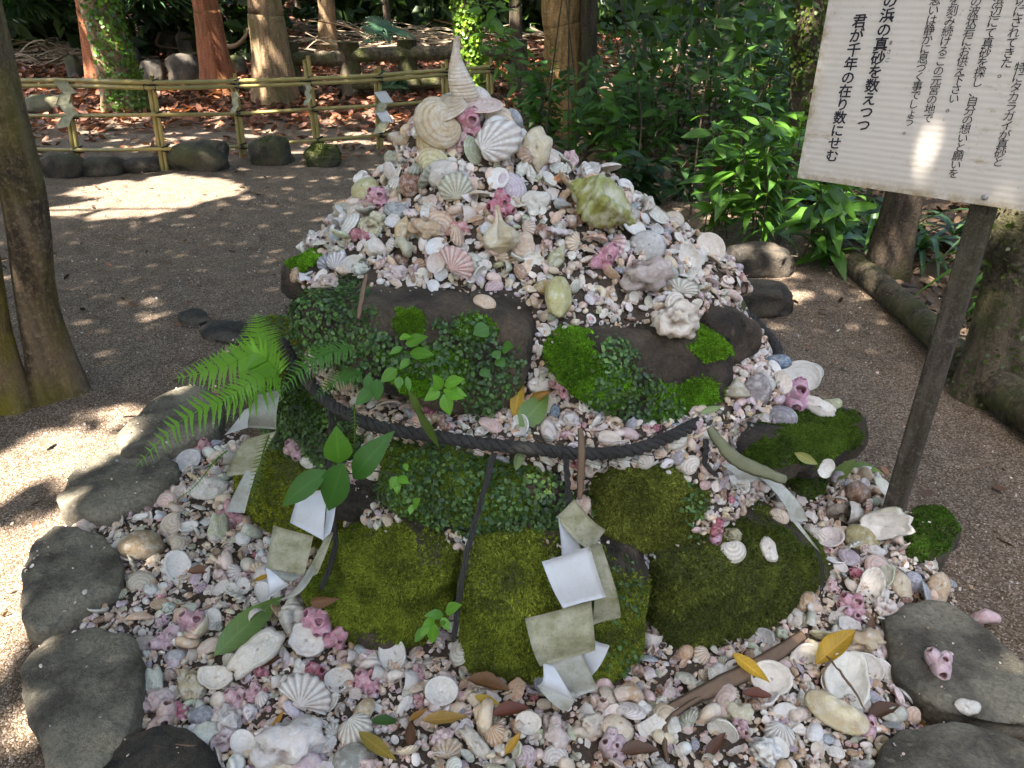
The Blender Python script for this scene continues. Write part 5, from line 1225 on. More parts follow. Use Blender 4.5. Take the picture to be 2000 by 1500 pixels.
def mini_cone():
    t = np.linspace(0, 2 * np.pi, 7, endpoint=False); r = np.array([.45, .36, .24, .16]); z = np.array([-.1, .25, .42, .15])
    return np.stack([r[:, None] * np.cos(t), r[:, None] * np.sin(t), z[:, None] + 0 * t], -1).reshape(-1, 3), [grid_faces(4, 7, wv=True)], np.repeat(np.array([.8, .4, .0, 1.4]), 7)
MINI = [mini_valve(), mini_egg(), mini_shard(), mini_cone()]
MCOL = [['white', 'cream', 'pale pink', 'cream', 'peach', 'lilac', 'chalky white', 'greenish grey', 'tan', 'white'], ['pale pink', 'cream', 'tan', 'cream', 'lilac', 'white', 'grey', 'brown', 'white'],
        ['white', 'chalky white', 'cream', 'pale pink', 'tan', 'brown', 'grey', 'cream', 'tan'], ['pink', 'white', 'lilac-pink', 'pale pink', 'chalky white']]
def grit(name, label, P, N, smin, smax, rng):
    mb = MB(); n = len(P); typ = rng.choice(4, n, p=[0.38, 0.32, 0.22, 0.08])
    for t in range(4):
        m = np.nonzero(typ == t)[0]; V0, F0, g0 = MINI[t]
        R = frames(N[m] + 0.55 * rng.normal(size=(len(m), 3)), rng.random(len(m)) * 6.28)
        fl = (rng.random(len(m)) < 0.3) & (t == 0); R[fl, :, 2] *= -1; R[fl, :, 0] *= -1
        S = (smin + (smax - smin) * rng.random(len(m)) ** 1.7)
        S3 = S[:, None] * (1 + 0.22 * rng.normal(size=(len(m), 3)).clip(-1.5, 1.5))
        VV, FF = scatter(V0, F0, P[m] + N[m] * (S * 0.12 + 0.004 * rng.random(len(m)))[:, None], R, S3)
        pal = np.array([PAL[c] for c in MCOL[t]])[rng.integers(len(MCOL[t]), size=len(m))] * (0.72 + 0.42 * rng.random((len(m), 1)))
        g = np.tile(g0, len(m)) + np.repeat(rng.random(len(m)) * 20, len(V0))
        mb.add(VV, FF, col=np.repeat(pal, len(V0), 0), g=g, inn=np.zeros(len(VV)))
    o = link(name, mb.mesh(name, M['grit'])); tag(o, label, "shells", kind="stuff"); return o
def crack(P):      # narrow clefts between the lowest stones stay empty
    if not (0.05 < P[2] < 0.36): return False
    az = math.degrees(math.atan2(P[0] - MC[0], -(P[1] - MC[1])))
    return abs(az - 12.5) < 4.0 or abs(az + 12) < 3.0 or abs(az + 38) < 3.5 or (az > 47 and az < 75 and P[2] > .1)
keep = np.array([(not crack(NP_[i])) and outside_rock(NP_[i], NN_[i]) for i in range(72000)])
PP, NNp = NP_[:72000][keep], NN_[:72000][keep]
zn = np.array([zone(p) for p in PP])
rg = np.random.default_rng(5)
for z, nm, lab, cap, a, b in ((0, "small_shells", "small shells and broken bits filling the upper heap", 4800, 0.012, 0.026), (1, "small_shells", "tiny shells packed on the ledges between the mossy boulders", 8500, 0.009, 0.022), (2, "small_shells", "small shells and crumbs spread in the bed inside the kerb", 12500, 0.010, 0.024)):
    m = np.nonzero(zn == z)[0][:cap]
    grit(nm, lab, PP[m], NNp[m], a, b, rg)
# spilled crumbs on kerb stones and boulder tops near the shells
RV = np.concatenate(ROCK_BVH_V); RF = [np.array(f) for f in [np.concatenate(ROCK_BVH_F)]]
sp, sn, _ = sample_surface(RV, RF, 26000, rg)
up = sn[:, 2] > 0.55
sp, sn = sp[up], sn[up]; dist = np.array([BBVH.find_nearest(Vector(p))[3] for p in sp])
mk = (dist < 0.035) | ((sp[:, 2] < 0.2) & (rg.random(len(sp)) < 0.16) & (dist < 0.5))
gxy = np.c_[rg.uniform(-3.2, 3.4, 3600), rg.uniform(0.8, 6.5, 3600)]; gP = np.c_[gxy, gz(gxy[:, 0], gxy[:, 1]) + .001]
grit("shell_crumbs", "shell crumbs and pale grit strewn over the sandy path", gP, np.tile([0, 0, 1.0], (3600, 1)), 0.004, 0.011, rg)
grit("shell_crumbs", "shell crumbs spilled over the stone edges", sp[mk], sn[mk], 0.003, 0.013, rg)
# ------------------------------------------------------------------ straw ropes, cords, folded papers
def rope_path():
    pts = [(552, 668, 1.93), (580, 715, 1.80), (628, 775, 1.66), (690, 815, 1.56), (760, 838, 1.50), (850, 852, 1.47), (950, 868, 1.45), (1040, 876, 1.445), (1130, 886, 1.45), (1230, 880, 1.47), (1310, 852, 1.53), (1375, 818, 1.62), (1420, 785, 1.74), (1440, 760, 1.9)]
    P = [at_y(*p) for p in pts]
    # round the back of the mound
    P0, P1 = P[-1], P[0]
    a0 = math.atan2(P0[0] - MC[0], -(P0[1] - MC[1])); a1 = math.atan2(P1[0] - MC[0], -(P1[1] - MC[1])) + 2 * math.pi
    for t in np.linspace(0, 1, 12)[1:-1]:
        a = a0 + (a1 - a0) * t; P.append(np.array([MC[0] + 0.76 * math.sin(a), MC[1] - 0.76 * math.cos(a), P0[2] * (1 - t) + P1[2] * t]))
    return np.array(P)
RP = resample(rope_path(), 420)
T = np.gradient(RP, axis=0); T /= np.linalg.norm(T, axis=1, keepdims=True)
Xr = np.cross(T, [0, 0, 1.0]); Xr /= np.linalg.norm(Xr, axis=1, keepdims=True); Yr = np.cross(T, Xr)
Ln = np.concatenate([[0], np.cumsum(np.linalg.norm(np.diff(RP, axis=0), axis=1))])
root = empty("rope", RP[100], "thick black twisted rope tied round the middle of the mound", "rope")
for k in range(3):
    a = Ln / 0.07 * 2 * np.pi + k * 2.094
    V, Fs = tube(RP + 0.0125 * 0.70 * (np.cos(a)[:, None] * Xr + np.sin(a)[:, None] * Yr), 0.0080, 9, False, 0.12, k, 90)
    part("strand", V, Fs, M['rope'], root)
# fibres standing off the rope
mbf = MB(); rf = np.random.default_rng(3)
for i in range(700):
    j = rf.integers(5, 300); d = rf.normal(size=3); d /= np.linalg.norm(d); p = RP[j] + d * 0.02
    mbf.add(*tube(np.array([p, p + d * 0.008 + T[j] * 0.02, p + d * 0.012 + T[j] * 0.045 + np.array([0, 0, -.006])]), 0.0006, 3, False))
o = mbf.part("fibre", M['rope'], root); o["kind"] = "stuff"
for pts, lab in (([(965, 885, 1.43), (948, 950, 1.40), (925, 1030, 1.38), (910, 1090, 1.355), (898, 1160, 1.33), (886, 1250, 1.31)], "black cord hanging from the rope down between the two front mossy boulders"),
                 ([(645, 775, 1.62), (648, 830, 1.60), (645, 890, 1.58), (640, 950, 1.56), (655, 1060, 1.50), (628, 1150, 1.46)], "black cord hanging from the rope at the left beside the big leaves"),
                 ([(1104, 888, 1.43), (1108, 930, 1.41), (1112, 985, 1.39), (1120, 1010, 1.38)], "dark frayed cord holding up the folded paper in front"),
                 ([(1372, 830, 1.60), (1380, 870, 1.56), (1378, 905, 1.54), (1400, 930, 1.53)], "black cord end hanging at the right of the rope"),
                 ([(1590, 1060, 1.63), (1606, 1110, 1.60), (1604, 1165, 1.58)], "thin black strings dangling at the right end of the lowest tier")):
    P = resample(np.array([at_y(*p) for p in pts]), 40); mb = MB(); r0 = 0.0036 if "thin" not in lab else 0.002
    root = empty("cord", P[0], lab, "cord")
    for k in range(3):
        a = np.linspace(0, 14, 40) + k * 2.1; off = 0.0045 * np.stack([np.cos(a), 0.3 * np.sin(a), np.sin(a) * 0.3], 1)
        V, Fs = tube(P + off, r0, 6, True, 0.25, k, 120); part("cord_strand", V, Fs, M['rope'], root)
def mat_paper(name, base, dirt, amt):
    t = NT(name); co = t.coord("Object")
    n1 = t.noise(co, 28.0, 5.0, 0.65); n2 = t.noise(co, 150.0, 3.0)
    c = t.mix(t.math('MULTIPLY', t.ramp(n1, [(0.38, 0.0), (0.66, 1.0)]), amt), base, dirt)
    c = t.mix(t.math('MULTIPLY', t.ramp(n2, [(0.55, 0.0), (0.75, 1.0)]), amt * 0.6), c, tuple(x * 0.5 for x in dirt))
    return t.bsdf(c, 0.75, t.bump(n2, 0.1, 0.002), 0.25, 0.2)
M['paperwhite'] = mat_paper("white_paper", (0.76, 0.76, 0.77), (0.60, 0.58, 0.52), 0.25)
M['paperold'] = mat_paper("stained_paper", (0.50, 0.47, 0.33), (0.27, 0.26, 0.13), 0.85)
M['papergrey'] = mat_paper("greyed_paper", (0.55, 0.54, 0.47), (0.33, 0.31, 0.22), 0.7)
def sheet(corners, bulge=0.0, nu=9, nv=9, th=0.0006, curl=0.0):
    """four 3D corners (tl, tr, br, bl) -> thin bent sheet"""
    A, B, C, D = [np.array(c) for c in corners]
    u = np.linspace(0, 1, nu); v = np.linspace(0, 1, nv); U, W = np.meshgrid(u, v, indexing='ij')
    P = (A * ((1 - U) * (1 - W))[..., None] + B * (U * (1 - W))[..., None] + C * (U * W)[..., None] + D * ((1 - U) * W)[..., None])
    n = np.cross(B - A, D - A); n /= np.linalg.norm(n)
    if np.dot(n, CAM - A) < 0: n = -n
    P = P + n * (bulge * np.sin(np.pi * W) + curl * (W ** 2) + 0.0015 * np.sin(U * 5 + W * 3))[..., None]
    V1 = P.reshape(-1, 3); V2 = V1 - n * th; N = len(V1); q = grid_faces(nu, nv)
    rim = [i * nv for i in range(nu)] + [(nu - 1) * nv + j for j in range(1, nv)] + [i * nv + nv - 1 for i in range(nu - 2, -1, -1)] + [j for j in range(nv - 2, 0, -1)]
    rq = np.array([(rim[i], rim[(i + 1) % len(rim)], rim[(i + 1) % len(rim)] + N, rim[i] + N) for i in range(len(rim))])
    return np.concatenate([V1, V2]), [np.concatenate([q, q[:, ::-1] + N, rq])]
def paper_chain(label, panels, name="folded_paper"):
    """panels: (four photo corners with their distances, material, bulge)"""
    first = at_y(*panels[0][0][0]); root = empty(name, first, label, "paper streamer")
    for cs, m, b in panels:
        V, Fs = sheet([at_y(*c) for c in cs], b * 1.5 + .003); part("paper_panel", V, Fs, M[m], root)
    return root
Y = 1.30
paper_chain("zigzag folded paper streamer hanging in front of the broad mossy boulder", [
    ([(1086, 1010, 1.35), (1122, 975, 1.36), (1183, 1034, 1.345), (1155, 1076, 1.335)], 'paperold', 0.014),
    ([(1090, 1010, 1.345), (1118, 1035, 1.35), (1185, 1180, 1.30), (1098, 1110, 1.31)], 'paperwhite', 0.0),
    ([(1150, 1062, 1.335), (1175, 1062, 1.34), (1213, 1205, 1.31), (1155, 1222, 1.30)], 'paperold', 0.02),
    ([(1072, 1085, 1.30), (1100, 1090, 1.315), (1140, 1200, 1.30), (1100, 1205, 1.29)], 'paperold', 0.0),
    ([(1058, 1097, 1.275), (1152, 1068, 1.28), (1184, 1165, 1.255), (1100, 1188, 1.25)], 'paperwhite', 0.008),
    ([(1025, 1208, 1.262), (1155, 1175, 1.27), (1163, 1270, 1.235), (1055, 1302, 1.225)], 'paperold', 0.015),
    ([(1160, 1250, 1.262), (1191, 1262, 1.268), (1152, 1322, 1.26), (1120, 1290, 1.255)], 'paperwhite', 0.004),
    ([(1068, 1290, 1.238), (1135, 1270, 1.25), (1168, 1345, 1.232), (1085, 1378, 1.215)], 'papergrey', 0.006),
    ([(1060, 1295, 1.225), (1082, 1300, 1.23), (1122, 1372, 1.205), (1048, 1340, 1.205)], 'paperwhite', 0.012),
    ([(1048, 1340, 1.207), (1126, 1352, 1.213), (1108, 1388, 1.203), (1098, 1388, 1.198)], 'papergrey', 0.004)])
paper_chain("zigzag folded paper streamer half hidden under the large green leaves at left", [
    ([(640, 925, 1.46), (672, 910, 1.47), (655, 975, 1.44), (622, 990, 1.43)], 'papergrey', 0.004),
    ([(585, 962, 1.42), (640, 956, 1.43), (632, 1055, 1.39), (566, 1021, 1.385)], 'paperwhite', 0.006),
    ([(640, 956, 1.43), (657, 985, 1.435), (645, 1040, 1.41), (630, 1057, 1.395)], 'paperwhite', 0.0),
    ([(640, 1040, 1.415), (652, 1040, 1.42), (620, 1120, 1.39), (585, 1140, 1.375)], 'paperold', 0.0),
    ([(534, 1026, 1.40), (612, 1048, 1.405), (595, 1122, 1.37), (519, 1110, 1.365)], 'paperold', 0.004),
    ([(524, 1112, 1.375), (590, 1122, 1.38), (560, 1140, 1.36), (540, 1138, 1.36)], 'papergrey', 0.012),
    ([(518, 1108, 1.36), (530, 1114, 1.365), (566, 1140, 1.345), (517, 1175, 1.335)], 'paperwhite', 0.014),
    ([(608, 1100, 1.39), (618, 1110, 1.395), (565, 1168, 1.345), (540, 1175, 1.335)], 'papergrey', 0.01)])
paper_chain("curled old paper streamer at the far left beside the fern", [
    ([(500, 770, 1.72), (548, 762, 1.735), (540, 838, 1.70), (484, 835, 1.685)], 'papergrey', 0.03),
    ([(478, 800, 1.70), (500, 790, 1.71), (484, 835, 1.685), (438, 850, 1.67)], 'paperwhite', 0.006),
    ([(478, 858, 1.68), (540, 842, 1.69), (500, 925, 1.65), (440, 930, 1.64)], 'paperold', 0.012),
    ([(488, 905, 1.66), (508, 895, 1.67), (478, 1002, 1.60), (440, 1000, 1.59)], 'papergrey', 0.004)])
paper_chain("grey pointed paper streamer at the right over the dark stone", [
    ([(1408, 908, 1.57), (1445, 900, 1.60), (1510, 940, 1.60), (1440, 938, 1.57)], 'papergrey', 0.006),
    ([(1482, 930, 1.58), (1520, 938, 1.60), (1577, 1018, 1.58), (1545, 1018, 1.56)], 'papergrey', 0.01),
    ([(1545, 1015, 1.57), (1556, 1015, 1.57), (1602, 1078, 1.55), (1592, 1070, 1.55)], 'papergrey', 0.004)])

# ------------------------------------------------------------------ the sign board
SB = at_z(1557, 347, 1.105)                              # lower left corner of the board
SE = at_z(2000, 413, 1.105); sd = (SE - SB); sd[2] = 0; sd /= np.linalg.norm(sd); sn_ = np.array([sd[1], -sd[0], 0.0])
if np.dot(sn_, CAM - SB) < 0: sn_ = -sn_
WB, HB, TB = 1.06, 0.92, 0.028
def sgn(u, v, w): return SB + sd * u + np.array([0, 0, 1.0]) * v + sn_ * w
def mat_board():
    t = NT("sign_board_paint"); co = t.coord("Object")
    sp = t.n("ShaderNodeSeparateXYZ"); t.l(co, sp.inputs[0])
    wv = t.math('SINE', t.math('MULTIPLY', sp.outputs[2], 400.0))
    c = t.mix(t.math('MULTIPLY', t.math('ADD', t.math('MULTIPLY', wv, 0.5), 0.5), 0.10), (0.62, 0.56, 0.49), (0.46, 0.40, 0.33))
    st = t.n("ShaderNodeMapping"); st.inputs["Scale"].default_value = (1, 1, 3.0); t.l(co, st.inputs[0])
    n1 = t.ramp(t.noise(st.outputs[0], 10.0, 6.0, 0.75), [(0.60, 0.0), (0.72, 1.0)])
    c = t.mix(t.math('MULTIPLY', n1, 0.6), c, (0.27, 0.19, 0.05))
    n2 = t.ramp(t.noise(co, 60.0, 5.0, 0.7), [(0.62, 0.0), (0.74, 1.0)])
    c = t.mix(t.math('MULTIPLY', n2, 0.45), c, (0.25, 0.15, 0.07))
    ed = t.math('SMOOTH_MIN', t.attr("edge"), 1.0)
    c = t.mix(t.math('MULTIPLY', t.math('MULTIPLY', ed, t.ramp(t.noise(co, 25.0, 5.0, 0.7), [(0.38, 0.0), (0.6, 1.0)])), 0.85), c, (0.24, 0.16, 0.03))
    return t.bsdf(c, 0.5, t.bump(wv, 0.10, 0.002), 0.35)
M['board'] = mat_board()
root = empty("sign", (1.25, 1.96, 0.0), "white notice board with vertical Japanese writing on a brown post", "sign")
u = np.linspace(0, WB, 54); v = np.linspace(0, HB, 47); Ug, Vg = np.meshgrid(u, v, indexing='ij')
fr = np.array([sgn(a, b, 0.0) for a, b in zip(Ug.ravel(), Vg.ravel())]); bk = fr - sn_ * TB; N = len(fr); q = grid_faces(54, 47)
edge = np.exp(-np.minimum(np.minimum(Ug, WB - Ug), np.minimum(Vg, HB - Vg)).ravel() / 0.016)
rim = [i * 47 for i in range(54)] + [53 * 47 + j for j in range(1, 47)] + [i * 47 + 46 for i in range(52, -1, -1)] + [j for j in range(45, 0, -1)]
rq = np.array([(rim[i], rim[(i + 1) % len(rim)], rim[(i + 1) % len(rim)] + N, rim[i] + N) for i in range(len(rim))])
part("sign_board", np.concatenate([fr, bk]), [q], M['board'], root, False, {"edge": np.r_[edge, edge]})
part("board_edge", np.concatenate([fr + 0, bk]), [np.concatenate([q[:, ::-1] + N, rq])], M['board'], root, False, {"edge": np.r_[edge, np.ones(N)]})
# post: a flat square timber standing behind the board
pc = np.array([1.245, 1.955]); pw, pd = 0.030, 0.022
zs = np.linspace(-0.05, 1.95, 60); mb = MB()
ring = [(-pw, -pd), (-pw + .004, -pd - .004), (pw - .004, -pd - .004), (pw, -pd), (pw, pd), (-pw, pd)]
# stand the post just behind the back of the board
bu = np.dot(np.r_[pc, 0] - SB, sd); pcen = SB + sd * bu - sn_ * (TB + pd + 0.006); pcen[2] = 0
Vp = np.array([pcen + sd * a + sn_ * (-b) + np.array([0, 0, z]) for z in zs for a, b in ring])
M['post'] = mat_bark("post_wood", (0.085, 0.066, 0.048), (0.17, 0.14, 0.105), (0.06, 0.075, 0.02), 0.6, 0.12, 30)
part("post", Vp, [grid_faces(60, 6, wv=True), np.arange(6)[None] + 59 * 6], M['post'], root, False, {})
bv, bf = ico(2); part("bolt", bv * np.array([.008, .008, .008]) + sgn(bu + 0.004, 0.022, 0.003), [bf], mat_plain("steel_bolt", (0.35, 0.34, 0.32), 0.3, 60, 0.4), root)
M['ink'] = mat_plain("ink", (0.012, 0.011, 0.022), 0.2, 50, 0.6)
board_part = [c_ for c_ in root.children if c_.name.startswith("sign_board")][0]
def column(chars, p0, p1, size, bold=0.0):
    """one vertical line of writing on the board from photo point p0 (first character) to p1 (last)"""
    a, b = [np.array([np.dot(q_ - SB, sd), (q_ - SB)[2]]) for q_ in (at_plane(*p0, SB, sn_), at_plane(*p1, SB, sn_))]
    n = len(chars)
    for i, ch in enumerate(chars):
        cu = bpy.data.curves.new("character", 'FONT'); cu.body = ch; cu.align_x = 'CENTER'; cu.align_y = 'CENTER'
        cu.size = size; cu.offset = bold; cu.extrude = 0.0003; cu.resolution_u = 2
        tmp = bpy.data.objects.new("tmp", cu); COL.objects.link(tmp)
        GLYPHS.append((tmp, a + (b - a) * i / max(n - 1, 1)))
GLYPHS = []
zx = lambda x, y: (1250 + x / 2.5, y / 2.5)
column("君が千年の在り数にせむ", zx(1072, 108), zx(938, 765), 0.036, 0.0007)
column("の浜の真砂を数えつつ", zx(1222, 8), zx(1092, 615), 0.036, 0.0007)
column("まさご", zx(1225, 210), zx(1208, 295), 0.012)
column("思いは静かに息づく事でしょう。", zx(1443, 5), zx(1308, 640), 0.026)
column("を刻み続けるこの元宮の地で", zx(1536, 5), zx(1405, 580), 0.026)
column("の波状岩にお供え下さい。", zx(1642, 10), zx(1522, 530), 0.026)
column("浜辺にて真砂を探し、自分の想いと願いを", zx(1750, 12), zx(1530, 850), 0.026)
column("切にされてきた。", zx(1862, 8), zx(1778, 360), 0.026)
column("「特にタカラガイが真砂と", zx(1868, 285), zx(1748, 795), 0.026)

bpy.context.view_layer.update(); dg_ = bpy.context.evaluated_depsgraph_get()
for tmp, (gu, gv) in GLYPHS:
    me = bpy.data.meshes.new_from_object(tmp.evaluated_get(dg_)); cu = tmp.data; bpy.data.objects.remove(tmp); bpy.data.curves.remove(cu)
    if not len(me.vertices): continue
    co = np.zeros(len(me.vertices) * 3, np.float32); me.vertices.foreach_get("co", co); co = co.reshape(-1, 3)
    if not bpy.app.background or True: co[:, 1] += 0.08 * co[:, 0]
    W_ = np.array([sgn(gu + x, gv + y, 0.0012 + z) for x, y, z in co]) - np.array(root.location)
    me.vertices.foreach_set("co", W_.astype(np.float32).ravel()); me.name = "character"; me.materials.clear(); me.materials.append(M['ink']); me.update()
    o = link("character", me, board_part)
# ------------------------------------------------------------------ the bamboo fence
FP = [(-60, 308), (150, 320), (322, 333), (475, 306), (622, 297), (742, 288), (872, 272), (960, 262)]
FB = [at_z(px, py, 0.0) for px, py in FP]
FLEAN = [(-80, 152), (128, 158), (293, 152), (455, 148), (598, 113), (737, 134), (868, 120), (955, 116)]
root = empty("bamboo_fence", FB[2], "low yellow bamboo fence with black ties round the old trees", "fence")
tops = []; FPOST = []
for i, (b, (tx, ty)) in enumerate(zip(FB, FLEAN)):
    t = at_y(tx, ty, b[1] + 0.0); tops.append(t)
    for s in (-1, 1):
        r = 0.021; off = np.array([0.021 * s, 0, 0])
        V, Fs = tube(resample(np.array([b + off + np.array([0, 0, -.05]), (b + t) / 2 + off, t + off + np.array([0, 0, 0.02 * s])]), 12), r, 8, True, 0.06, i * 2 + s, 6)
        pp_ = part("fence_post", V, Fs, M['bamboo'], root)
    FPOST.append(pp_)
RAILY = [[(-80, 160), (128, 158), (293, 162), (455, 160), (598, 155), (737, 148), (868, 138), (955, 132)], None, [(-70, 225), (137, 226), (307, 224), (462, 222), (610, 213), (740, 206), (870, 196), (957, 190)], [(-60, 288), (147, 293), (318, 291), (470, 286), (620, 274), (742, 264), (872, 250), (960, 243)]]
def rail_pts(row): return np.array([at_y(px, py, b[1] - 0.045) for (px, py), b in zip(row, FB)])
r0 = rail_pts(RAILY[0])
for P, r in ((r0 + np.array([0, 0, 0.005]), 0.021), (r0 - np.array([0, 0, 0.042]), 0.021), (rail_pts(RAILY[2]), 0.018), (rail_pts(RAILY[3]), 0.018)):
    q_ = resample(P, 260); V, Fs = tube(q_, r * (1 + .22 * np.exp(-((((q_[:, 0] + r * 9) % .34) - .17) / .014) ** 2)), 8, True, 0.05, 3, 4); part("rail", V, Fs, M['bamboo'], root)
for row, sz in ((r0 - np.array([0, 0, .02]), 0.05), (rail_pts(RAILY[2]), 0.032), (rail_pts(RAILY[3]), 0.03)):
    for i in range(len(FB)):
        mb = MB(); c = row[i]
        for k in range(3):
            a = np.linspace(0, 2 * np.pi, 14); tl = (k - 1) * 0.5
            ring_ = np.stack([np.cos(a) * (0.055 if sz > .04 else .045), 0.045 + np.sin(a) * 0.055, np.cos(a) * tl * sz + (k - 1) * sz * 0.45], 1)
            mb.add(*tube(c + ring_, 0.009, 5, False))
        if sz > .04:
            for s in (-1, 1): mb.add(*tube(np.array([c + np.array([0, -.02, 0]), c + np.array([.05 * s, -.03, .012]), c + np.array([.055 * s, -.03, -.03]), c + np.array([.03 * s, -.03, -.06])]), 0.005, 5))
        tt = mb.part("tie", M['tie'], root); tt.parent = FPOST[i]
for (px, py, i, lab, w) in ((118, 160, 1, "yellowed paper streamer hanging from the first fence post by the near tree", 40), (458, 180, 3, "grey paper streamer behind the middle fence post", 22), (600, 165, 4, "grey paper streamer behind the tallest fence post", 22), (742, 180, 5, "white zigzag paper streamer on the fence post nearest the heap", 36)):
    Yp = FB[i][1] - 0.10; A = at_y(px, py, Yp); k = depth(A) / F; e = empty("folded_paper", A, lab, "paper streamer"); s = w * k * (.62 if w < 36 else .8)
    c = A.copy()
    for j in range(4):
        d = np.array([(-1) ** j * 0.45 * s * (0.6 if w < 30 else 1), -0.02 * j, -s * 0.62])
        q4 = [c + np.array([-s * .4, 0, 0]), c + np.array([s * .4, 0, .1 * s]), c + np.array([s * .45, -.01, 0]) + d, c + np.array([-s * .35, -.01, -.1 * s]) + d]
        V, Fs = sheet(q4, 0.01, 5, 5); part("paper_panel", V, Fs, M['paperwhite' if (w == 36 and j % 2 == 0) else 'paperold'], e); c = c + d * np.array([.55, 1, 1.0])
# ------------------------------------------------------------------ leaves, ferns, shrubs
def leaf_geo(n=7, L=1.0, W=0.36, fold=0.10, droop=0.25, tip=1.6, serr=0.0, wav=0.0):
    s = np.linspace(0, 1, n); w = W * 0.5 * np.sin(np.pi * s ** 0.85) ** 0.9 * (1 - 0.25 * s ** tip); w[0] = 0.01; w[-1] = 0.004
    if serr: w = w * (1 + serr * (np.arange(n) % 2))
    y = L * s; z = -droop * s ** 2
    V = []
    for i in range(n):
        wz = fold * w[i] * 2 + wav * math.sin(s[i] * 17)
        V += [(-w[i], y[i], z[i] + wz), (0, y[i], z[i]), (w[i], y[i], z[i] + wz)]
    return np.array(V), [grid_faces(n, 3)], {"mid": np.tile([0.0, 1, 0], n), "along": np.repeat(s, 3)}
def lmesh(nm, kw, m): v, f, a = leaf_geo(**kw); return make_mesh(nm, v, f, m, True, a)
LEAF = {}
for nm, kw in {'ovate': dict(W=0.42), 'lance': dict(W=0.26, droop=0.35), 'broad': dict(W=0.52, droop=0.18), 'wavy': dict(W=0.36, wav=0.012, droop=0.3, n=9), 'curl': dict(W=0.38, fold=0.35, droop=-0.15, wav=0.02, n=9)}.items():
    LEAF[nm] = [lmesh("leaf", kw, M['leaf']), lmesh("leaf", {**kw, 'droop': kw.get('droop', .25) * 1.8 + .05}, M['leaf'])]
LEAFDRY = [lmesh("dry_leaf", dict(W=w_, fold=f_, droop=d_, wav=wv_, n=9), M['leafdry']) for w_, f_, d_, wv_ in ((.34, .25, -.1, .02), (.4, .5, .1, .03), (.3, .15, -.25, .01))]
def set_leaf(o, P, y, up, L, W=1.0):
    y = np.asarray(y, float); y /= np.linalg.norm(y); z = np.asarray(up, float); z = z - y * np.dot(y, z); z /= np.linalg.norm(z) + 1e-9; x = np.cross(y, z)
    R = np.stack([x * L * W, y * L, z * L], 1)
    o.matrix_basis = Matrix([[*R[i], P[i]] for i in range(3)] + [[0, 0, 0, 1]])
def add_leaf(parent, P, y, up, L, color, kind='ovate', var=0, W=1.0):
    o = bpy.data.objects.new("leaf", LEAF[kind][var % 2]); COL.objects.link(o); o.parent = parent
    set_leaf(o, np.asarray(P) - np.array(parent.location), y, up, L, W); o.color = (*color, 1); return o
SUNL = SUN
def shrub(base, label, nst, height, leafL, nleaf, seed, cols, kind='ovate', spread=0.35, lean=(0, 0), name="shrub", cat="shrub", group=None, top=0.25, W=1.0):
    r = np.random.default_rng(seed); root = empty(name, base, label, cat, group)
    tot = 0
    for s in range(nst):
        h = height * (0.65 + 0.4 * r.random()); a = r.random() * 6.28; q = spread * (0.3 + 0.7 * r.random())
        b = np.array(base) + np.array([r.normal() * .06, r.normal() * .06, -0.02])
        e = b + np.array([math.cos(a) * q + lean[0], math.sin(a) * q + lean[1], h])
        m = (b + e) / 2 + np.array([r.normal() * .04, r.normal() * .04, 0.06 * h])
        P = resample(np.array([b, m, e]), 16)
        V, Fs = tube(P, np.linspace(0.006, 0.0025, 16), 5); part("stem", V, Fs, M['stem'], root)
        n = max(3, int(nleaf / nst))
        for i in range(n):
            t = top + (1 - top) * (i + r.random() * .6) / n; j = min(int(t * 15), 15); p = P[j]
            an = i * 2.4 + r.normal() * 0.4; d = np.array([math.cos(an), math.sin(an), 0.25 + 0.35 * r.normal()]) ; d[1] -= .15
            c = np.array(cols[0]) + (np.array(cols[1]) - np.array(cols[0])) * r.random()
            add_leaf(root, p + d * 0.012, d, np.array([0, -0.25, 1.0]) + 0.35 * r.normal(size=3), leafL * (0.55 + 0.6 * r.random()), c, kind, int(r.integers(2)), W)
    return root
GRN = ((0.032, 0.092, 0.012), (0.085, 0.195, 0.024)); DRK = ((0.013, 0.038, 0.014), (0.034, 0.08, 0.024)); BRT = ((0.05, 0.13, 0.012), (0.10, 0.22, 0.02))
def at_ground(px, py): p = ground_hit(px, py); return np.array([p[0], p[1], float(gz(p[0], p[1]))])
GS = "leafy shrubs on the right bank"
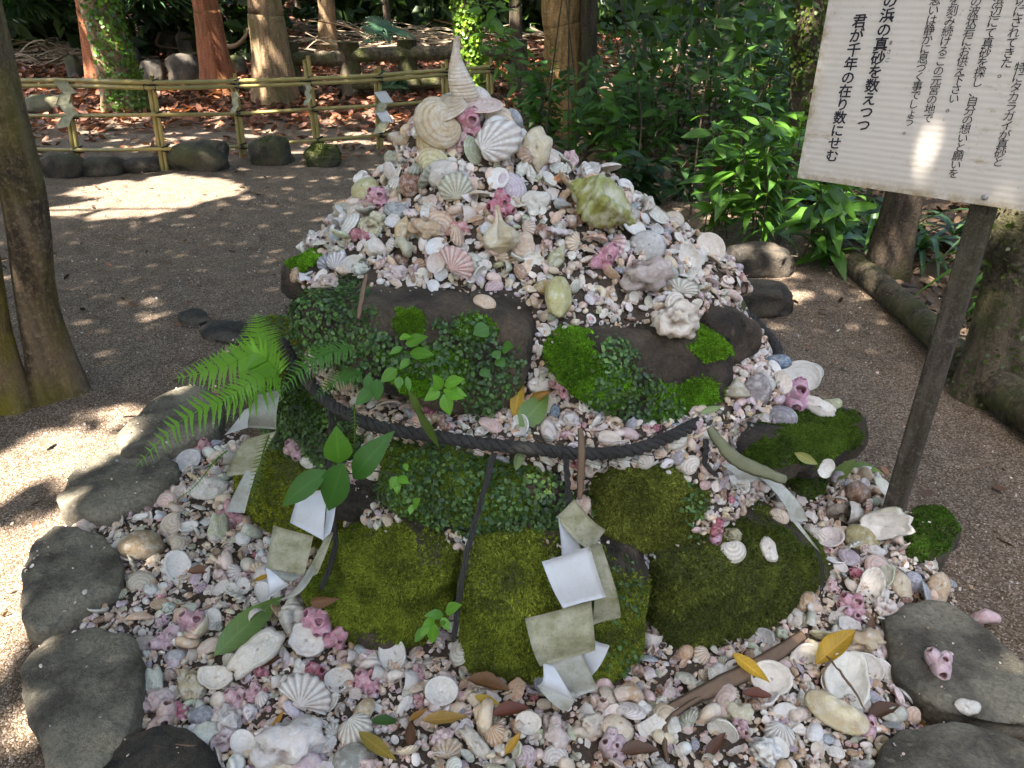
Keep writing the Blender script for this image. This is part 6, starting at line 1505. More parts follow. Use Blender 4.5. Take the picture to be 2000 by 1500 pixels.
# (base photo point, distance) placed on the ground behind the heap and on the right bank
SHR = [
    ((1265, 400), 4, 0.50, 0.17, 60, DRK, 'ovate', "low dark glossy bush right behind the heap"),
    ((1345, 395), 3, 0.42, 0.15, 40, DRK, 'ovate', "dark glossy low bush right of the first one behind the heap"),
    ((1110, 330), 5, 0.95, 0.15, 56, GRN, 'ovate', "thin green shrub behind the right skyline of the heap"),
    ((1190, 350), 5, 1.05, 0.15, 60, GRN, 'ovate', "thin leafy shrub in front of the orange-brown trunk"),
    ((1400, 470), 6, 0.85, 0.17, 72, GRN, 'ovate', "leafy shrub with drooping pointed leaves, left part of the right bank"),
    ((1470, 480), 6, 1.00, 0.17, 80, GRN, 'lance', "taller leafy shrub in the middle of the right bank"),
    ((1530, 470), 5, 0.90, 0.16, 64, GRN, 'ovate', "leafy shrub just left of the sign board"),
    ((1590, 505), 5, 0.62, 0.18, 56, GRN, 'wavy', "leafy shrub under the lower edge of the sign board"),
    ((1440, 400), 5, 1.15, 0.15, 70, GRN, 'ovate', "tall thin shrub at the back of the right bank"),
    ((1540, 380), 5, 1.25, 0.15, 70, GRN, 'ovate', "tall shrub against the ivy covered trunk beside the sign"),
    ((1290, 330), 4, 0.85, 0.14, 40, GRN, 'lance', "slender shrub before the dry litter at the back right"),
    ((1650, 480), 4, 0.42, 0.16, 40, DRK, 'lance', "dark low plant below the sign board"),
]
for i, ((px, py), ns, h, L, nl, c, k, lab) in enumerate(SHR):
    shrub(at_ground(px, py), lab, ns, h, L * 1.3, int(nl * 1.25), 300 + i, c, k, 0.24 if i > 1 else 0.32, group=GS)
# a second, farther row whose leaves are too small to pick apart singly
def far_shrub(base, label, h, w, L, n, seed, cols):
    r = np.random.default_rng(seed); root = empty("shrub", base, label, "shrub", GS); mbs = MB(); Ps, Ds = [], []
    for s in range(7):
        a = r.random() * 6.28; e = np.array(base) + np.array([math.cos(a) * w * r.random(), math.sin(a) * w * .7 * r.random(), h * (.6 + .45 * r.random())]); P = resample(np.array([base, (np.array(base) + e) / 2 + np.array([r.normal() * .05, r.normal() * .05, .05]), e]), 14)
        mbs.add(*tube(P, np.linspace(.008, .003, 14), 5))
        for i in range(n // 7):
            j = r.integers(3, 14); an = r.random() * 6.28; d = np.array([math.cos(an), math.sin(an) - .2, .2 + .4 * r.normal()]); d /= np.linalg.norm(d); Ps.append(P[j] + d * r.random() * .14); Ds.append(d)
    mbs.part("stem", M['stem'], root); Ps, Ds = np.array(Ps), np.array(Ds); z = np.array([0, -.3, 1.0]) + .35 * r.normal(size=(len(Ps), 3)); z -= Ds * np.sum(z * Ds, 1, keepdims=True); z /= np.linalg.norm(z, axis=1, keepdims=True)
    R = np.stack([np.cross(Ds, z), Ds, z], 2); lv, lf, _ = leaf_geo(5, 1.0, .42, .1, .3); VV, FF = scatter(lv, lf, Ps, R, L * (.6 + .6 * r.random(len(Ps)))); k = r.random((len(Ps), 1))
    o = part("foliage", VV, FF, M['leafstuff'], root, True, {"col": np.repeat(np.array(cols[0]) * (1 - k) + np.array(cols[1]) * k, len(lv), 0)}); o["kind"] = "stuff"
for i, (px, py, h, lab) in enumerate([(1060, 300, .9, "bushy green shrub behind the right skyline of the heap, nearest the orange-brown trunk"), (1160, 300, 1.0, "bushy green shrub in front of the dark trunk"), (1230, 330, .8, "bushy green shrub behind the low dark bush"), (1310, 300, 1.1, "bushy green shrub before the pale dry fronds"), (1390, 330, 1.3, "tall bushy shrub at the middle of the right bank"), (1460, 360, 1.4, "tall bushy shrub left of the mossy ivy trunk"), (1530, 400, 1.2, "bushy shrub at the foot of the mossy ivy trunk"), (1500, 300, 1.6, "tallest bushy shrub behind the mossy ivy trunk"), (1420, 260, 1.5, "bushy shrub in the far corner of the right bank"), (1230, 250, 1.3, "bushy shrub at the far right of the dark trunk"), (1620, 430, .9, "bushy shrub hidden under the sign board's left corner")]):
    far_shrub(at_ground(px, py), lab, h, .5, .17, 210, 380 + i, ((0.022, 0.068, 0.010), (0.075, 0.175, 0.02)))
# leaves hanging into the picture above the heap, left of the orange-brown trunk
shrub(at_ground(985, 235), "bright leafy sapling with broad leaves beside the ivy covered trunk", 5, 1.75, 0.26, 64, 340, BRT, 'ovate', 0.45, top=0.45)
shrub(at_ground(1030, 260), "green sapling between the ivy covered trunk and the orange-brown trunk", 4, 1.3, 0.2, 48, 341, GRN, 'ovate', 0.4)
shrub(at_ground(1240, 235), "sapling with yellowish leaves behind the thin shrubs", 4, 1.2, 0.2, 40, 342, BRT, 'lance', 0.4)
# long strap leaves below and right of the sign
def strap_plant(base, label, n, L, seed, cols, W=0.045, group="strap leaved plants on the right bank"):
    r = np.random.default_rng(seed); root = empty("strap_leaf_plant", base, label, "plant", group)
    for i in range(n):
        a = r.random() * 6.28; l = L * (0.7 + 0.5 * r.random()); up = 0.5 + 0.7 * r.random()
        t = np.linspace(0, 1, 12); d = np.array([math.cos(a), math.sin(a)])
        P = np.stack([base[0] + d[0] * l * t * (0.6 + .4 * t), base[1] + d[1] * l * t * (.6 + .4 * t), base[2] + l * (up * t - (up + 0.15) * t ** 2.2)], 1)
        w = W * np.sin(np.pi * (0.08 + 0.92 * t)) ** 0.7 * (1 - .3 * t); sd_ = np.array([-d[1], d[0], 0])
        V = np.stack([P - sd_ * w[:, None] * .5 + np.array([0, 0, .006]), P, P + sd_ * w[:, None] * .5 + np.array([0, 0, .006])], 1).reshape(-1, 3)
        c = np.array(cols[0]) + (np.array(cols[1]) - np.array(cols[0])) * r.random()
        part("leaf", V, [grid_faces(12, 3)], M['leaf'], root, True, color=c)
    return root
for i, (px, py, n, L, lab) in enumerate([(1700, 455, 16, 0.55, "strap leaved plant under the middle of the sign board"), (1790, 500, 16, 0.50, "strap leaved plant left of the upper sign post"), (1975, 560, 20, 0.55, "strap leaved plant right of the sign post by the mossy log"),
                                    (1960, 480, 18, 0.6, "tall strap leaved plant behind the sign post at far right"), (2060, 640, 14, 0.5, "strap leaved plant at the far right edge"), (1860, 470, 14, 0.5, "strap leaved plant behind the top of the sign post")]):
    strap_plant(at_ground(px, py) + np.array([0, 0, .02]), lab, n, L, 400 + i, DRK if i % 2 else GRN)

# ------------------------------------------------------------------ ferns and sprigs on the mound
def frond(P, L_side, root, color, npair=22, name="frond"):
    """P: spine points (n,3); pinnae of length L_side tapering to the tip"""
    S = resample(np.asarray(P), 60); T = np.gradient(S, axis=0); T /= np.linalg.norm(T, axis=1, keepdims=True)
    tov = CAM - S.mean(0); tov /= np.linalg.norm(tov); Nn = np.array([0, 0, 1.0]) * .6 + tov * .6
    mb = MB(); mb.add(*tube(S, np.linspace(0.0024, 0.0006, 60), 4))
    for i in range(npair):
        t = 0.06 + 0.93 * i / npair; j = min(int(t * 59), 59); l = L_side * (np.sin(np.pi * min(1, (0.14 + 0.86 * t) ** 0.8)) ** 0.75 * 1.0 + 0.04)
        side = np.cross(T[j], Nn); side /= np.linalg.norm(side); nz = np.cross(side, T[j]); nz /= np.linalg.norm(nz)
        if nz[2] < 0: nz = -nz
        for s in (-1, 1):
            d = side * s * 0.92 + T[j] * 0.42; d /= np.linalg.norm(d); m = 9
            q = np.linspace(0, 1, m); w = l * 0.075 * (1 - q ** 1.5) * (1 + 0.38 * (np.arange(m) % 2)); w = np.minimum(w, 0.0060 * (1.1 - q) + .0004)
            c = S[j] + d * (l * q)[:, None] - nz * (0.22 * l * q ** 2)[:, None]
            e = np.cross(d, nz)
            V = np.stack([c - e * w[:, None], c + nz * 0.001, c + e * w[:, None]], 1).reshape(-1, 3)
            mb.add(V, [grid_faces(m, 3)])
    mb.part(name, M['leafbright'], root, color=color)
FC = (0.16, 0.36, 0.03)
fern_root = empty("fern", at_y(520, 745, 1.62), "bright green fern with long feathery fronds growing from the left side of the mound", "fern")
for pts, ls, c in (([(548, 742, 1.62), (500, 770, 1.56), (430, 785, 1.50), (350, 825, 1.46), (265, 912, 1.43)], 0.06, FC),
                   ([(545, 728, 1.64), (500, 690, 1.62), (440, 715, 1.60), (395, 728, 1.58), (338, 740, 1.55)], 0.072, (0.17, 0.37, 0.03)),
                   ([(545, 735, 1.66), (512, 680, 1.72), (505, 640, 1.78), (498, 612, 1.84)], 0.062, (0.18, 0.38, 0.03)),
                   ([(550, 740, 1.60), (500, 740, 1.54), (455, 770, 1.50), (400, 800, 1.46)], 0.045, (0.17, 0.37, 0.03)),
                   ([(535, 745, 1.6), (470, 690, 1.64), (420, 705, 1.66), (370, 735, 1.66)], 0.05, (0.15, 0.34, 0.03)),
                   ([(445, 880, 1.56), (420, 900, 1.54), (380, 950, 1.52), (330, 985, 1.5)], 0.012, (0.09, 0.2, 0.02))):
    frond([at_y(*p) for p in pts], ls, fern_root, c)
fr2 = empty("fern", at_y(690, 675, 1.55), "small fern with two drooping fronds over the left of the rope", "fern")
frond([at_y(*p) for p in [(690, 678, 1.56), (645, 688, 1.52), (600, 712, 1.48), (540, 772, 1.45)]], 0.042, fr2, (0.07, 0.19, 0.02), 22)
frond([at_y(*p) for p in [(708, 728, 1.53), (680, 732, 1.50), (650, 748, 1.47), (612, 778, 1.45)]], 0.030, fr2, (0.06, 0.17, 0.018), 18)
fr3 = empty("fern", at_y(470, 880, 1.55), "narrow yellow-green fern drooping beside the tall yellow-green boulder", "fern")
frond([at_y(*p) for p in [(525, 850, 1.56), (512, 890, 1.50), (498, 950, 1.46), (488, 1010, 1.43)]], 0.022, fr3, (0.10, 0.16, 0.015), 20)
frond([at_y(*p) for p in [(692, 790, 1.50), (693, 825, 1.47), (692, 860, 1.455), (690, 885, 1.45)]], 0.014, fr3, (0.10, 0.18, 0.02), 14)
def sprig(label, stem, leaves, name="leafy_sprig", kind='ovate', group=None):
    """stem: photo points with distance; leaves: (base px, py, tip px, py, distance, width factor, colour)"""
    P = resample(np.array([at_y(*p) for p in stem]), 14); root = empty(name, P[0], label, "plant", group)
    V, Fs = tube(P, np.linspace(0.0026, 0.0012, 14), 5); part("stem", V, Fs, M['stem'], root)
    for (bx, by, tx, ty, Yd, w, c) in leaves:
        A = at_y(bx, by, Yd); B = at_y(tx, ty, Yd - 0.02); d = B - A; L = np.linalg.norm(d); up = CAM - A; up /= np.linalg.norm(up)
        up = up + np.array([0, 0, .6])
        add_leaf(root, A, d, up, L, c, kind, 0, w)
GA = (0.06, 0.17, 0.028); GB = (0.10, 0.25, 0.025); GC = (0.15, 0.36, 0.03)
sprig("sprig with four large pointed green leaves in front of the white paper", [(775, 930, 1.43), (735, 920, 1.40), (690, 925, 1.37), (640, 922, 1.36)],
      [(662, 905, 657, 846, 1.36, 1.7, GB), (690, 935, 748, 850, 1.35, 1.05, GA), (640, 920, 532, 986, 1.33, 1.0, GA), (672, 905, 628, 1010, 1.32, 1.25, GA)], kind='ovate')
sprig("bright holly fern sprig with toothed leaves above the rope", [(845, 720, 1.52), (850, 745, 1.47), (862, 765, 1.43)],
      [(868, 752, 902, 738, 1.42, 1.2, GC), (862, 760, 850, 735, 1.43, 1.2, GC), (866, 762, 910, 770, 1.41, 1.2, GC), (860, 765, 828, 780, 1.42, 1.3, GC), (866, 770, 880, 812, 1.40, 1.3, GC), (872, 772, 905, 775, 1.40, 1.0, GC), (856, 752, 838, 762, 1.43, 1.1, GC)], kind='broad')
sprig("glossy green holly fern leaning over the upper brown boulder", [(850, 745, 1.52), (815, 705, 1.50), (790, 680, 1.49), (780, 662, 1.49)],
      [(792, 672, 830, 655, 1.48, 1.1, GB), (786, 678, 760, 690, 1.48, 1.0, GB), (800, 690, 845, 690, 1.47, 1.1, GB), (800, 700, 780, 720, 1.47, 1.2, GB), (776, 720, 742, 745, 1.46, 1.3, GB), (780, 735, 778, 760, 1.45, 1.5, GB), (735, 755, 690, 790, 1.45, 1.1, GA), (735, 740, 738, 785, 1.45, 1.2, GA), (720, 730, 718, 770, 1.46, 1.0, GA), (795, 735, 800, 765, 1.45, .9, GB), (780, 660, 800, 655, 1.49, 1, GC)], kind='broad')
sprig("green strap shaped fern leaf crossing the rope below the holly fern", [(800, 760, 1.47), (815, 790, 1.44), (840, 830, 1.425)],
      [(800, 765, 830, 825, 1.435, .7, (0.09, 0.14, 0.02)), (812, 800, 868, 880, 1.425, .55, (0.08, 0.13, 0.018))], kind='wavy')
sprig("small bright holly fern sprig hanging between the two front mossy boulders", [(890, 1195, 1.31), (865, 1200, 1.295), (840, 1225, 1.28)],
      [(870, 1195, 895, 1180, 1.29, 1.1, GC), (866, 1200, 832, 1200, 1.29, 1.1, GB), (862, 1206, 880, 1232, 1.285, 1.2, GC), (850, 1208, 825, 1222, 1.285, 1.2, GC), (848, 1215, 842, 1262, 1.28, 1.0, GC), (838, 1218, 820, 1245, 1.28, 1.1, GC), (832, 1225, 808, 1255, 1.28, 1.1, GB), (868, 1212, 862, 1222, 1.28, 1.2, GB)], kind='broad')
sprig("small pale green seedling beside the big leaves on the fig covered boulder", [(775, 930, 1.43), (770, 945, 1.42)],
      [(775, 930, 762, 955, 1.41, 1.5, GC), (778, 932, 798, 942, 1.41, 1.5, GC), (776, 940, 775, 965, 1.405, 1.3, GC), (790, 905, 795, 918, 1.42, 1.3, GC)], kind='broad')
sprig("yellow-green seedling in the crack under the fig covered boulder", [(808, 1000, 1.40), (806, 985, 1.395)], [(806, 985, 800, 1005, 1.39, 1.2, GC), (808, 990, 815, 975, 1.39, 1.2, GC)], kind='broad')
sprig("fig sprig with light leaves over the right edge of the upper brown boulder", [(950, 640, 1.60), (985, 670, 1.59), (1000, 690, 1.58)],
      [(955, 640, 925, 650, 1.58, 2.2, (0.08, 0.2, 0.03)), (980, 680, 1000, 675, 1.57, 2.0, (0.08, 0.2, 0.03)), (965, 685, 975, 700, 1.57, 2.0, (0.08, 0.2, 0.03)), (970, 700, 985, 715, 1.57, 2, (0.08, 0.2, 0.03)), (940, 720, 955, 735, 1.56, 2, (0.07, 0.18, 0.03))], kind='broad')
# fallen leaves, bark and dry sheaths lying about
def fallen(px, py, ang, Lpx, color, label, dry=True, var=0, W=1.0, lift=0.012, blend=0.35, on=None):
    P, n, _ = surf(px, py); P = np.array(P); k = depth(P) / F; tov = CAM - P; tov /= np.linalg.norm(tov)
    z = (1 - blend) * n + blend * tov; a = math.radians(ang); yd = RIGHT * math.cos(a) + UP * math.sin(a); R = orient(z, yd)
    o = bpy.data.objects.new("fallen_leaf", LEAFDRY[var % 3] if dry else LEAF['ovate'][0]); COL.objects.link(o)
    L = Lpx * k; B = P - R[:, 1] * L * 0.5 + np.array(n) * lift + tov * 0.015
    o.matrix_world = Matrix([[*(R[i] * L * np.array([W, 1, 1])), B[i]] for i in range(3)] + [[0, 0, 0, 1]]); o.color = (*color, 1)
    tag(o, label, "leaf", "fallen leaves"); return o
YE = (0.50, 0.30, 0.02); OR = (0.34, 0.17, 0.02); BR = (0.14, 0.055, 0.025); RB = (0.17, 0.045, 0.025); LG = (0.17, 0.27, 0.06)
fallen(492, 1240, 50, 165, (0.17, 0.28, 0.075), "large pale green fallen leaf lying over the shells at left", False, W=.85, lift=.05, blend=.7)
fallen(1012, 785, 80, 84, YE, "yellow fallen leaf standing in the gap between the upper boulders", lift=.02, blend=.6)
fallen(1058, 770, 20, 44, OR, "small amber leaf beside the yellow leaf in the gap", var=1, lift=.02)
fallen(1040, 812, 50, 88, LG, "pale green lobed leaf lying above the rope", False, W=1.5, lift=.03, blend=.6)
fallen(1015, 880, 75, 60, (0.22, 0.30, 0.12), "withered pale green leaf hanging over the rope", True, lift=.02, blend=.7)
fallen(1462, 1335, -50, 84, (0.55, 0.33, 0.02), "golden yellow leaf stuck in the cream bowl shell", var=0, lift=.05, blend=.6)
fallen(1625, 1290, 45, 112, (0.45, 0.27, 0.02), "golden leaf standing between the bark strip and the frilly oyster", var=1, lift=.05, blend=.6)
fallen(1793, 1393, 0, 56, (0.46, 0.33, 0.03), "yellow leaf lying against the lower right kerb stone", var=2)
fallen(870, 1425, 5, 88, (0.38, 0.22, 0.05), "tan fallen leaf below the grey bowl of small shells", var=0, lift=.03)
fallen(740, 1475, -48, 100, (0.28, 0.20, 0.03), "olive yellow leaf at the bottom edge right of the ribbed cockle", var=2, lift=.03)
fallen(955, 1382, -30, 56, (0.42, 0.28, 0.03), "yellow spotted leaf right of the grey bowl of small shells", var=0, lift=.025)
fallen(1000, 1400, 20, 78, RB, "dark red dead leaf beside the yellow spotted leaf", var=1, lift=.02)
fallen(958, 1350, -25, 90, (0.20, 0.09, 0.03), "brown curled leaf under the broad mossy boulder", var=1, lift=.02)
fallen(1000, 1466, 60, 52, (0.48, 0.26, 0.02), "yellow leaf piece beside the peach cockle", var=0, lift=.03)
fallen(545, 1420, 70, 40, (0.45, 0.20, 0.015), "small orange leaf left of the large white scallop", var=2, lift=.02)
fallen(755, 1418, 10, 56, (0.06, 0.13, 0.03), "dark green fallen leaf above the white ribbed cockle", False, lift=.02)
fallen(800, 1440, 85, 56, BR, "brown dead leaf left of the tan fallen leaf", var=1)
fallen(815, 1405, 50, 44, (0.34, 0.16, 0.02), "amber dead leaf above the brown dead leaf", var=0)
fallen(640, 1215 - 45, 10, 62, (0.20, 0.09, 0.04), "brown leaf at the foot of the white paper", var=1)
fallen(520, 1300, 40, 60, BR, "dark brown leaf under the long white slab", var=1)
fallen(1725, 1395, 30, 78, (0.10, 0.04, 0.02), "dark brown leaf under the frilly green oyster", var=1)
fallen(1695, 1235, 70, 60, (0.13, 0.06, 0.03), "dark dead leaf beside the flat tan coral stone", var=0)
fallen(1650, 930, 60, 80, (0.20, 0.26, 0.06), "pale green fallen leaf above the round brown ball", False, lift=.03, blend=.5)
fallen(1690, 925, -20, 60, (0.16, 0.24, 0.05), "green-yellow leaf left of the foot of the sign post", False, lift=.03)
fallen(1560, 890, -25, 60, (0.34, 0.34, 0.10), "pale yellow leaf on the dark stone at right", True, lift=.02)
fallen(1385, 806, 15, 44, (0.25, 0.32, 0.14), "pale green leaf at the right end of the rope", True, lift=.02, blend=.6)
fallen(1480, 1365, -10, 60, RB, "russet dead leaf left of the cream bowl shell", var=1)
fallen(1395, 1465, 60, 70, (0.12, 0.045, 0.025), "dark red-brown leaf at the bottom edge", var=0)
fallen(1440, 1300, 0, 50, (0.12, 0.05, 0.03), "brown dead leaf beside the bark strip", var=0)
fallen(1250, 1475, 10, 80, (0.13, 0.06, 0.035), "dark brown wet leaf at the bottom front", var=1)
fallen(515, 1075 + 60, 30, 36, YE, "tiny yellow leaf near the white abalone", var=2)
fallen(395, 1045 + 75, 10, 50, (0.2, 0.09, 0.05), "brown leaf among the shells by the white abalone", var=1)
def strip(label, pts, w, mat='twig', name="bark_strip", th=0.006, cat="bark strip"):
    P = resample(np.array([at_y(*p) for p in pts]), 30); root = bpy.data.objects.new(name, None)
    T = np.gradient(P, axis=0); tov = CAM - P; S = np.cross(T, tov); S /= np.linalg.norm(S, axis=1, keepdims=True); N = np.cross(S, T); N /= np.linalg.norm(N, axis=1, keepdims=True)
    t = np.linspace(0, 1, 30); ww = w * (0.35 + 0.65 * np.sin(np.pi * (0.1 + 0.8 * t)))
    a = np.array([(-1, 0), (-.5, .5), (0, .7), (.5, .5), (1, 0), (0, -.4)])
    V = np.stack([P + S * ww[:, None] * x * .5 + N * th * y for x, y in a], 1).reshape(-1, 3)
    V = V + 0.0015 * fbm(V, 60, 3, 2)[:, None]
    bpy.data.objects.remove(root); me = make_mesh(name, V - P[0], [grid_faces(30, 6, wv=True), np.arange(6)[None], np.arange(6)[None] + 29 * 6], M[mat], True)
    return tag(link(name, me, loc=P[0]), label, cat)
def gp(px, py, z): P = at_z(px, py, z); return (px, py, P[1])
strip("brown split bark strip lying from the dark crack to the right kerb", [gp(1290, 1395, .05), gp(1390, 1345, .07), gp(1480, 1300, .08), gp(1570, 1240, .09)], 0.042)
strip("pale dry strip curving on from the bark strip in front", [gp(1305, 1500, .06), gp(1300, 1420, .06), gp(1340, 1380, .065), gp(1420, 1335, .06)], 0.014)
strip("long reddish dry sliver hanging over the rope in front", [(1133, 835, 1.40), (1136, 890, 1.375), (1134, 940, 1.36), (1133, 975, 1.35)], 0.018, th=.003, name="dry_sliver", cat="dry sliver")
strip("thin split sliver leaning on the upper brown boulder at left", [(716, 535, 1.62), (708, 575, 1.58), (700, 622, 1.545)], 0.012, th=.003, name="dry_sliver", cat="dry sliver")
strip("brown twig leaning on the dark stone at the far right of the heap", [(1375, 600, 1.85), (1410, 640, 1.8), (1450, 675, 1.78)], 0.013, name="twig", cat="twig")
M['sheath'] = mat_plain("dry_sheath", (0.25, 0.25, 0.14), 0.55, 40, 0.8)
strip("dry greenish sheath lying from the rope over the right gap", [(1385, 835, 1.52), (1410, 870, 1.50), (1450, 905, 1.49), (1535, 938, 1.50)], 0.034, 'sheath', name="dry_sheath", cat="dry sheath")
strip("thin twig on the kerb stone at lower left", [gp(345, 1452, .12), gp(362, 1455, .12), gp(382, 1456, .12)], 0.004, name="twig", cat="twig", th=.002)
strip("thin twig under the white abalone", [gp(400, 1110, .05), gp(460, 1115, .055), gp(520, 1120, .05)], 0.005, name="twig", cat="twig", th=.002)
strip("pale twig crossing the frilly green oyster", [gp(1615, 1280, .09), gp(1655, 1330, .1), gp(1690, 1385, .08)], 0.006, name="twig", cat="twig", th=.003)
strip("thin twig on the sand at far right", [gp(1870, 925, .01), gp(1920, 910, .012), gp(1975, 895, .01)], 0.006, name="twig", cat="twig", th=.003)
# ------------------------------------------------------------------ trees: trunks in view, crowns overhead
TREES = []
def tree(label, pts, mat, flare=0.6, seed=0, ivy=None, nseg=26, name="tree", rnoise=0.10, group=None, toph=8.5):
    """pts: (x, y, z, r) up the trunk"""
    pts = np.array(pts, float); root = empty(name, pts[0, :3], label, "tree", group)
    last = pts[-1]; d = last[:3] - pts[-2, :3]; d = d / max(d[2], 0.1)
    if last[2] < toph: pts = np.vstack([pts, [*(last[:3] + d * (toph - last[2]) * 0.6 * np.array([.5, .5, 1])), last[3] * 0.6]])
    S = resample(np.c_[pts], 70)
    path, rad = S[:, :3], S[:, 3]
    h = path[:, 2] - path[0, 2]; rad = rad * (1 + flare * np.exp(-h / (0.10 + 1.2 * pts[0, 3])))
    path[0, 2] -= 0.05
    V, Fs = tube(path, rad, nseg, True, rnoise, seed, 5 if pts[0, 3] < .2 else 2.5)
    # buttress lobes near the foot
    C = np.repeat(path, nseg, 0); a = np.tile(np.linspace(0, 6.28, nseg, endpoint=False), 70); hh = np.repeat(h, nseg)
    k = 1 + 0.16 * np.cos(a * 3 + seed) * np.exp(-hh / 0.5) + 0.05 * np.cos(a * 5 + seed)
    V = C + (V - C) * k[:, None]
    part("trunk", V, Fs, M[mat], root)
    top = path[-1]; r = np.random.default_rng(seed)
    for i in range(4):
        j = 46 + i * 6; b = path[j]; an = r.random() * 6.28; e = b + np.array([math.cos(an), math.sin(an), 0.55]) * (1.3 + r.random())
        Vb, Fb = tube(resample(np.array([b, (b + e) / 2 + np.array([0, 0, .15]), e]), 10), np.linspace(rad[j] * .55, .02, 10), 7); part("limb", Vb, Fb, M[mat], root)
    TREES.append((root, top)); return root, V, Fs
def T_at(px, py, Y=None):
    return at_ground(px, py) if Y is None else at_y(px, py, Y)
def trunk_from_px(label, base, top_, wb, wt, mat, seed, flare=0.5, **kw):
    b = at_ground(*base); k = depth(b) / F; t = at_y(top_[0], top_[1], b[1]); kt = depth(t) / F
    return tree(label, [(*b, wb * k * .5), *[(*(b + (t - b) * f), (wb + (wt - wb) * f) * .5 * (k + (kt - k) * f)) for f in (.3, .7)], (*t, wt * kt * .5)], mat, flare, seed, **kw)
tree("thick near trunk at the left, right stem of the pair, grey and lichen speckled", [(-2.06, 2.97, 0, .085), (-2.045, 2.97, .3, .075), (-2.02, 2.97, .5, .073), (-1.95, 2.97, .85, .08), (-1.94, 2.97, 1.2, .088), (-1.925, 2.97, 1.55, .09), (-1.90, 2.98, 2.2, .09), (-1.8, 3.0, 4.5, .1)], 'bark1', 0.5, 1, nseg=40, rnoise=.06)
tree("near trunk at the left edge, left stem of the pair, yellow with moss", [(-2.22, 2.84, 0, .09), (-2.20, 2.86, .3, .08), (-2.14, 2.90, .8, .082), (-2.05, 2.92, 1.5, .10), (-2.1, 2.9, 2.2, .1), (-2.36, 2.8, 4.5, .09)], 'barkmossy', 0.35, 2, nseg=40, rnoise=.06)
t2, V2, F2 = trunk_from_px("leaning trunk with ivy on its right side behind the bamboo fence", (252, 212), (176, -40), 62, 64, 'barktan', 3, .45)
trunk_from_px("straight red-brown trunk behind the leaning ivy trunk", (188, 168), (158, -40), 30, 34, 'barkred', 4, .2)
trunk_from_px("smooth reddish trunk in the middle of the old trees", (432, 176), (392, -40), 62, 46, 'barkred', 5, .25)
trunk_from_px("broad tan trunk right of the reddish trunk", (540, 198), (514, -40), 74, 62, 'barktan', 6, .3)
trunk_from_px("distant brown trunk behind the log barrier", (655, 70), (640, -40), 26, 24, 'barkdark', 7, .2)
trunk_from_px("distant tan trunk behind the dry palm fronds", (728, 62), (712, -40), 34, 30, 'barktan', 8, .2)
trunk_from_px("slim grey trunk in front of the distant tan trunk", (765, 102), (747, -40), 14, 14, 'barkdark', 9, .1)
trunk_from_px("far brown trunk at the back of the left wood", (590, 40), (585, -40), 22, 20, 'barkdark', 10, .1)
tv, VV9, FV9 = trunk_from_px("trunk wrapped in bright sunlit ivy behind the summit of the heap", (925, 205), (905, -40), 40, 42, 'barkdark', 11, .2)
trunk_from_px("orange-brown trunk behind the thin shrubs right of the heap", (1100, 258), (1098, -40), 66, 76, 'barkorange', 12, .25)
trunk_from_px("dark trunk touching the orange-brown trunk on its right", (1148, 262), (1152, -40), 34, 34, 'barkdark', 13, .2)
tr, VR, FR = trunk_from_px("moss and ivy covered trunk left of the sign board", (1560, 420), (1592, -40), 60, 66, 'barkdark', 14, .3)
trunk_from_px("dark stump-like trunk under the sign board", (1720, 545), (1765, 380), 75, 70, 'barkdark', 15, .3, toph=1.9)
tmr, VM, FM = trunk_from_px("thick mossy trunk at the right edge behind the sign post", (1935, 760), (2010, 380), 110, 100, 'log', 16, .3, toph=6)
trunk_from_px("far trunk between the orange-brown trunk and the ivy trunk", (1010, 130), (1005, -40), 26, 26, 'barkdark', 17, .2)
trunk_from_px("thin far trunk above the dry litter at the back right", (1330, 150), (1335, -40), 16, 16, 'barkdark', 18, .1)
# trees outside the picture whose crowns shade the place
for i, (x, y) in enumerate([(-6.0, -2.2), (-1.2, -4.6), (-7.8, 2.5), (3.4, 9.0), (-3.6, 16), (5.8, 13), (-8, 9), (1.2, 15)]):
    tree("tall tree outside the view shading the path", [(x, y, float(gz(x, y)), .16), (x + .1, y, 3 + float(gz(x, y)), .14), (x, y + .1, 6 + float(gz(x, y)), .1)], 'barktan', .4, 30 + i, group="shade trees round the clearing")
def ivy_on(V, Fs, label, n, size, seed, blobs=None, side=None, c0=(0.03, 0.08, 0.012), c1=(0.13, 0.26, 0.02), zmax=3.0, zmin=-1):
    r = np.random.default_rng(seed); w = np.ones(len(V))
    if side is not None: 
        N = tri_normals(V, Fs[:1]); N = N * (1 if np.mean(np.sum(N[:, :2] * (V - V.mean(0))[:, :2], 1)) > 0 else -1); w = np.clip(N @ np.array(side) + 0.15, 0, 1)
    w = w * (V[:, 2] < zmax) * (V[:, 2] > zmin)
    P, N, _ = sample_surface(V, Fs, n, r, w)
    cen = V.mean(0); C2 = P - np.array([cen[0], cen[1], 0]); N = np.where((np.sum(N[:, :2] * C2[:, :2], 1) < 0)[:, None], -N, N)
    R = frames(N + .5 * r.normal(size=(n, 3)), r.random(n) * 6.28); lv, lf = round_leaf(); S = size * (.6 + .7 * r.random(n))
    VV, FF = scatter(lv, lf, P + N * (0.01 + size * .8 * r.random((n, 1))), R, S); k = r.random((n, 1))
    col = np.array(c0) * (1 - k) + np.array(c1) * k; c = P.mean(0)
    o = link("ivy", make_mesh("ivy", VV - c, FF, M['fig'], True, {"col": np.repeat(col, len(lv), 0)}), loc=c); tag(o, label, "ivy", kind="stuff")
ivy_on(V2, F2, "ivy climbing the right side of the leaning trunk", 2600, 0.055, 1, side=(0.95, -.3, 0), zmax=4)
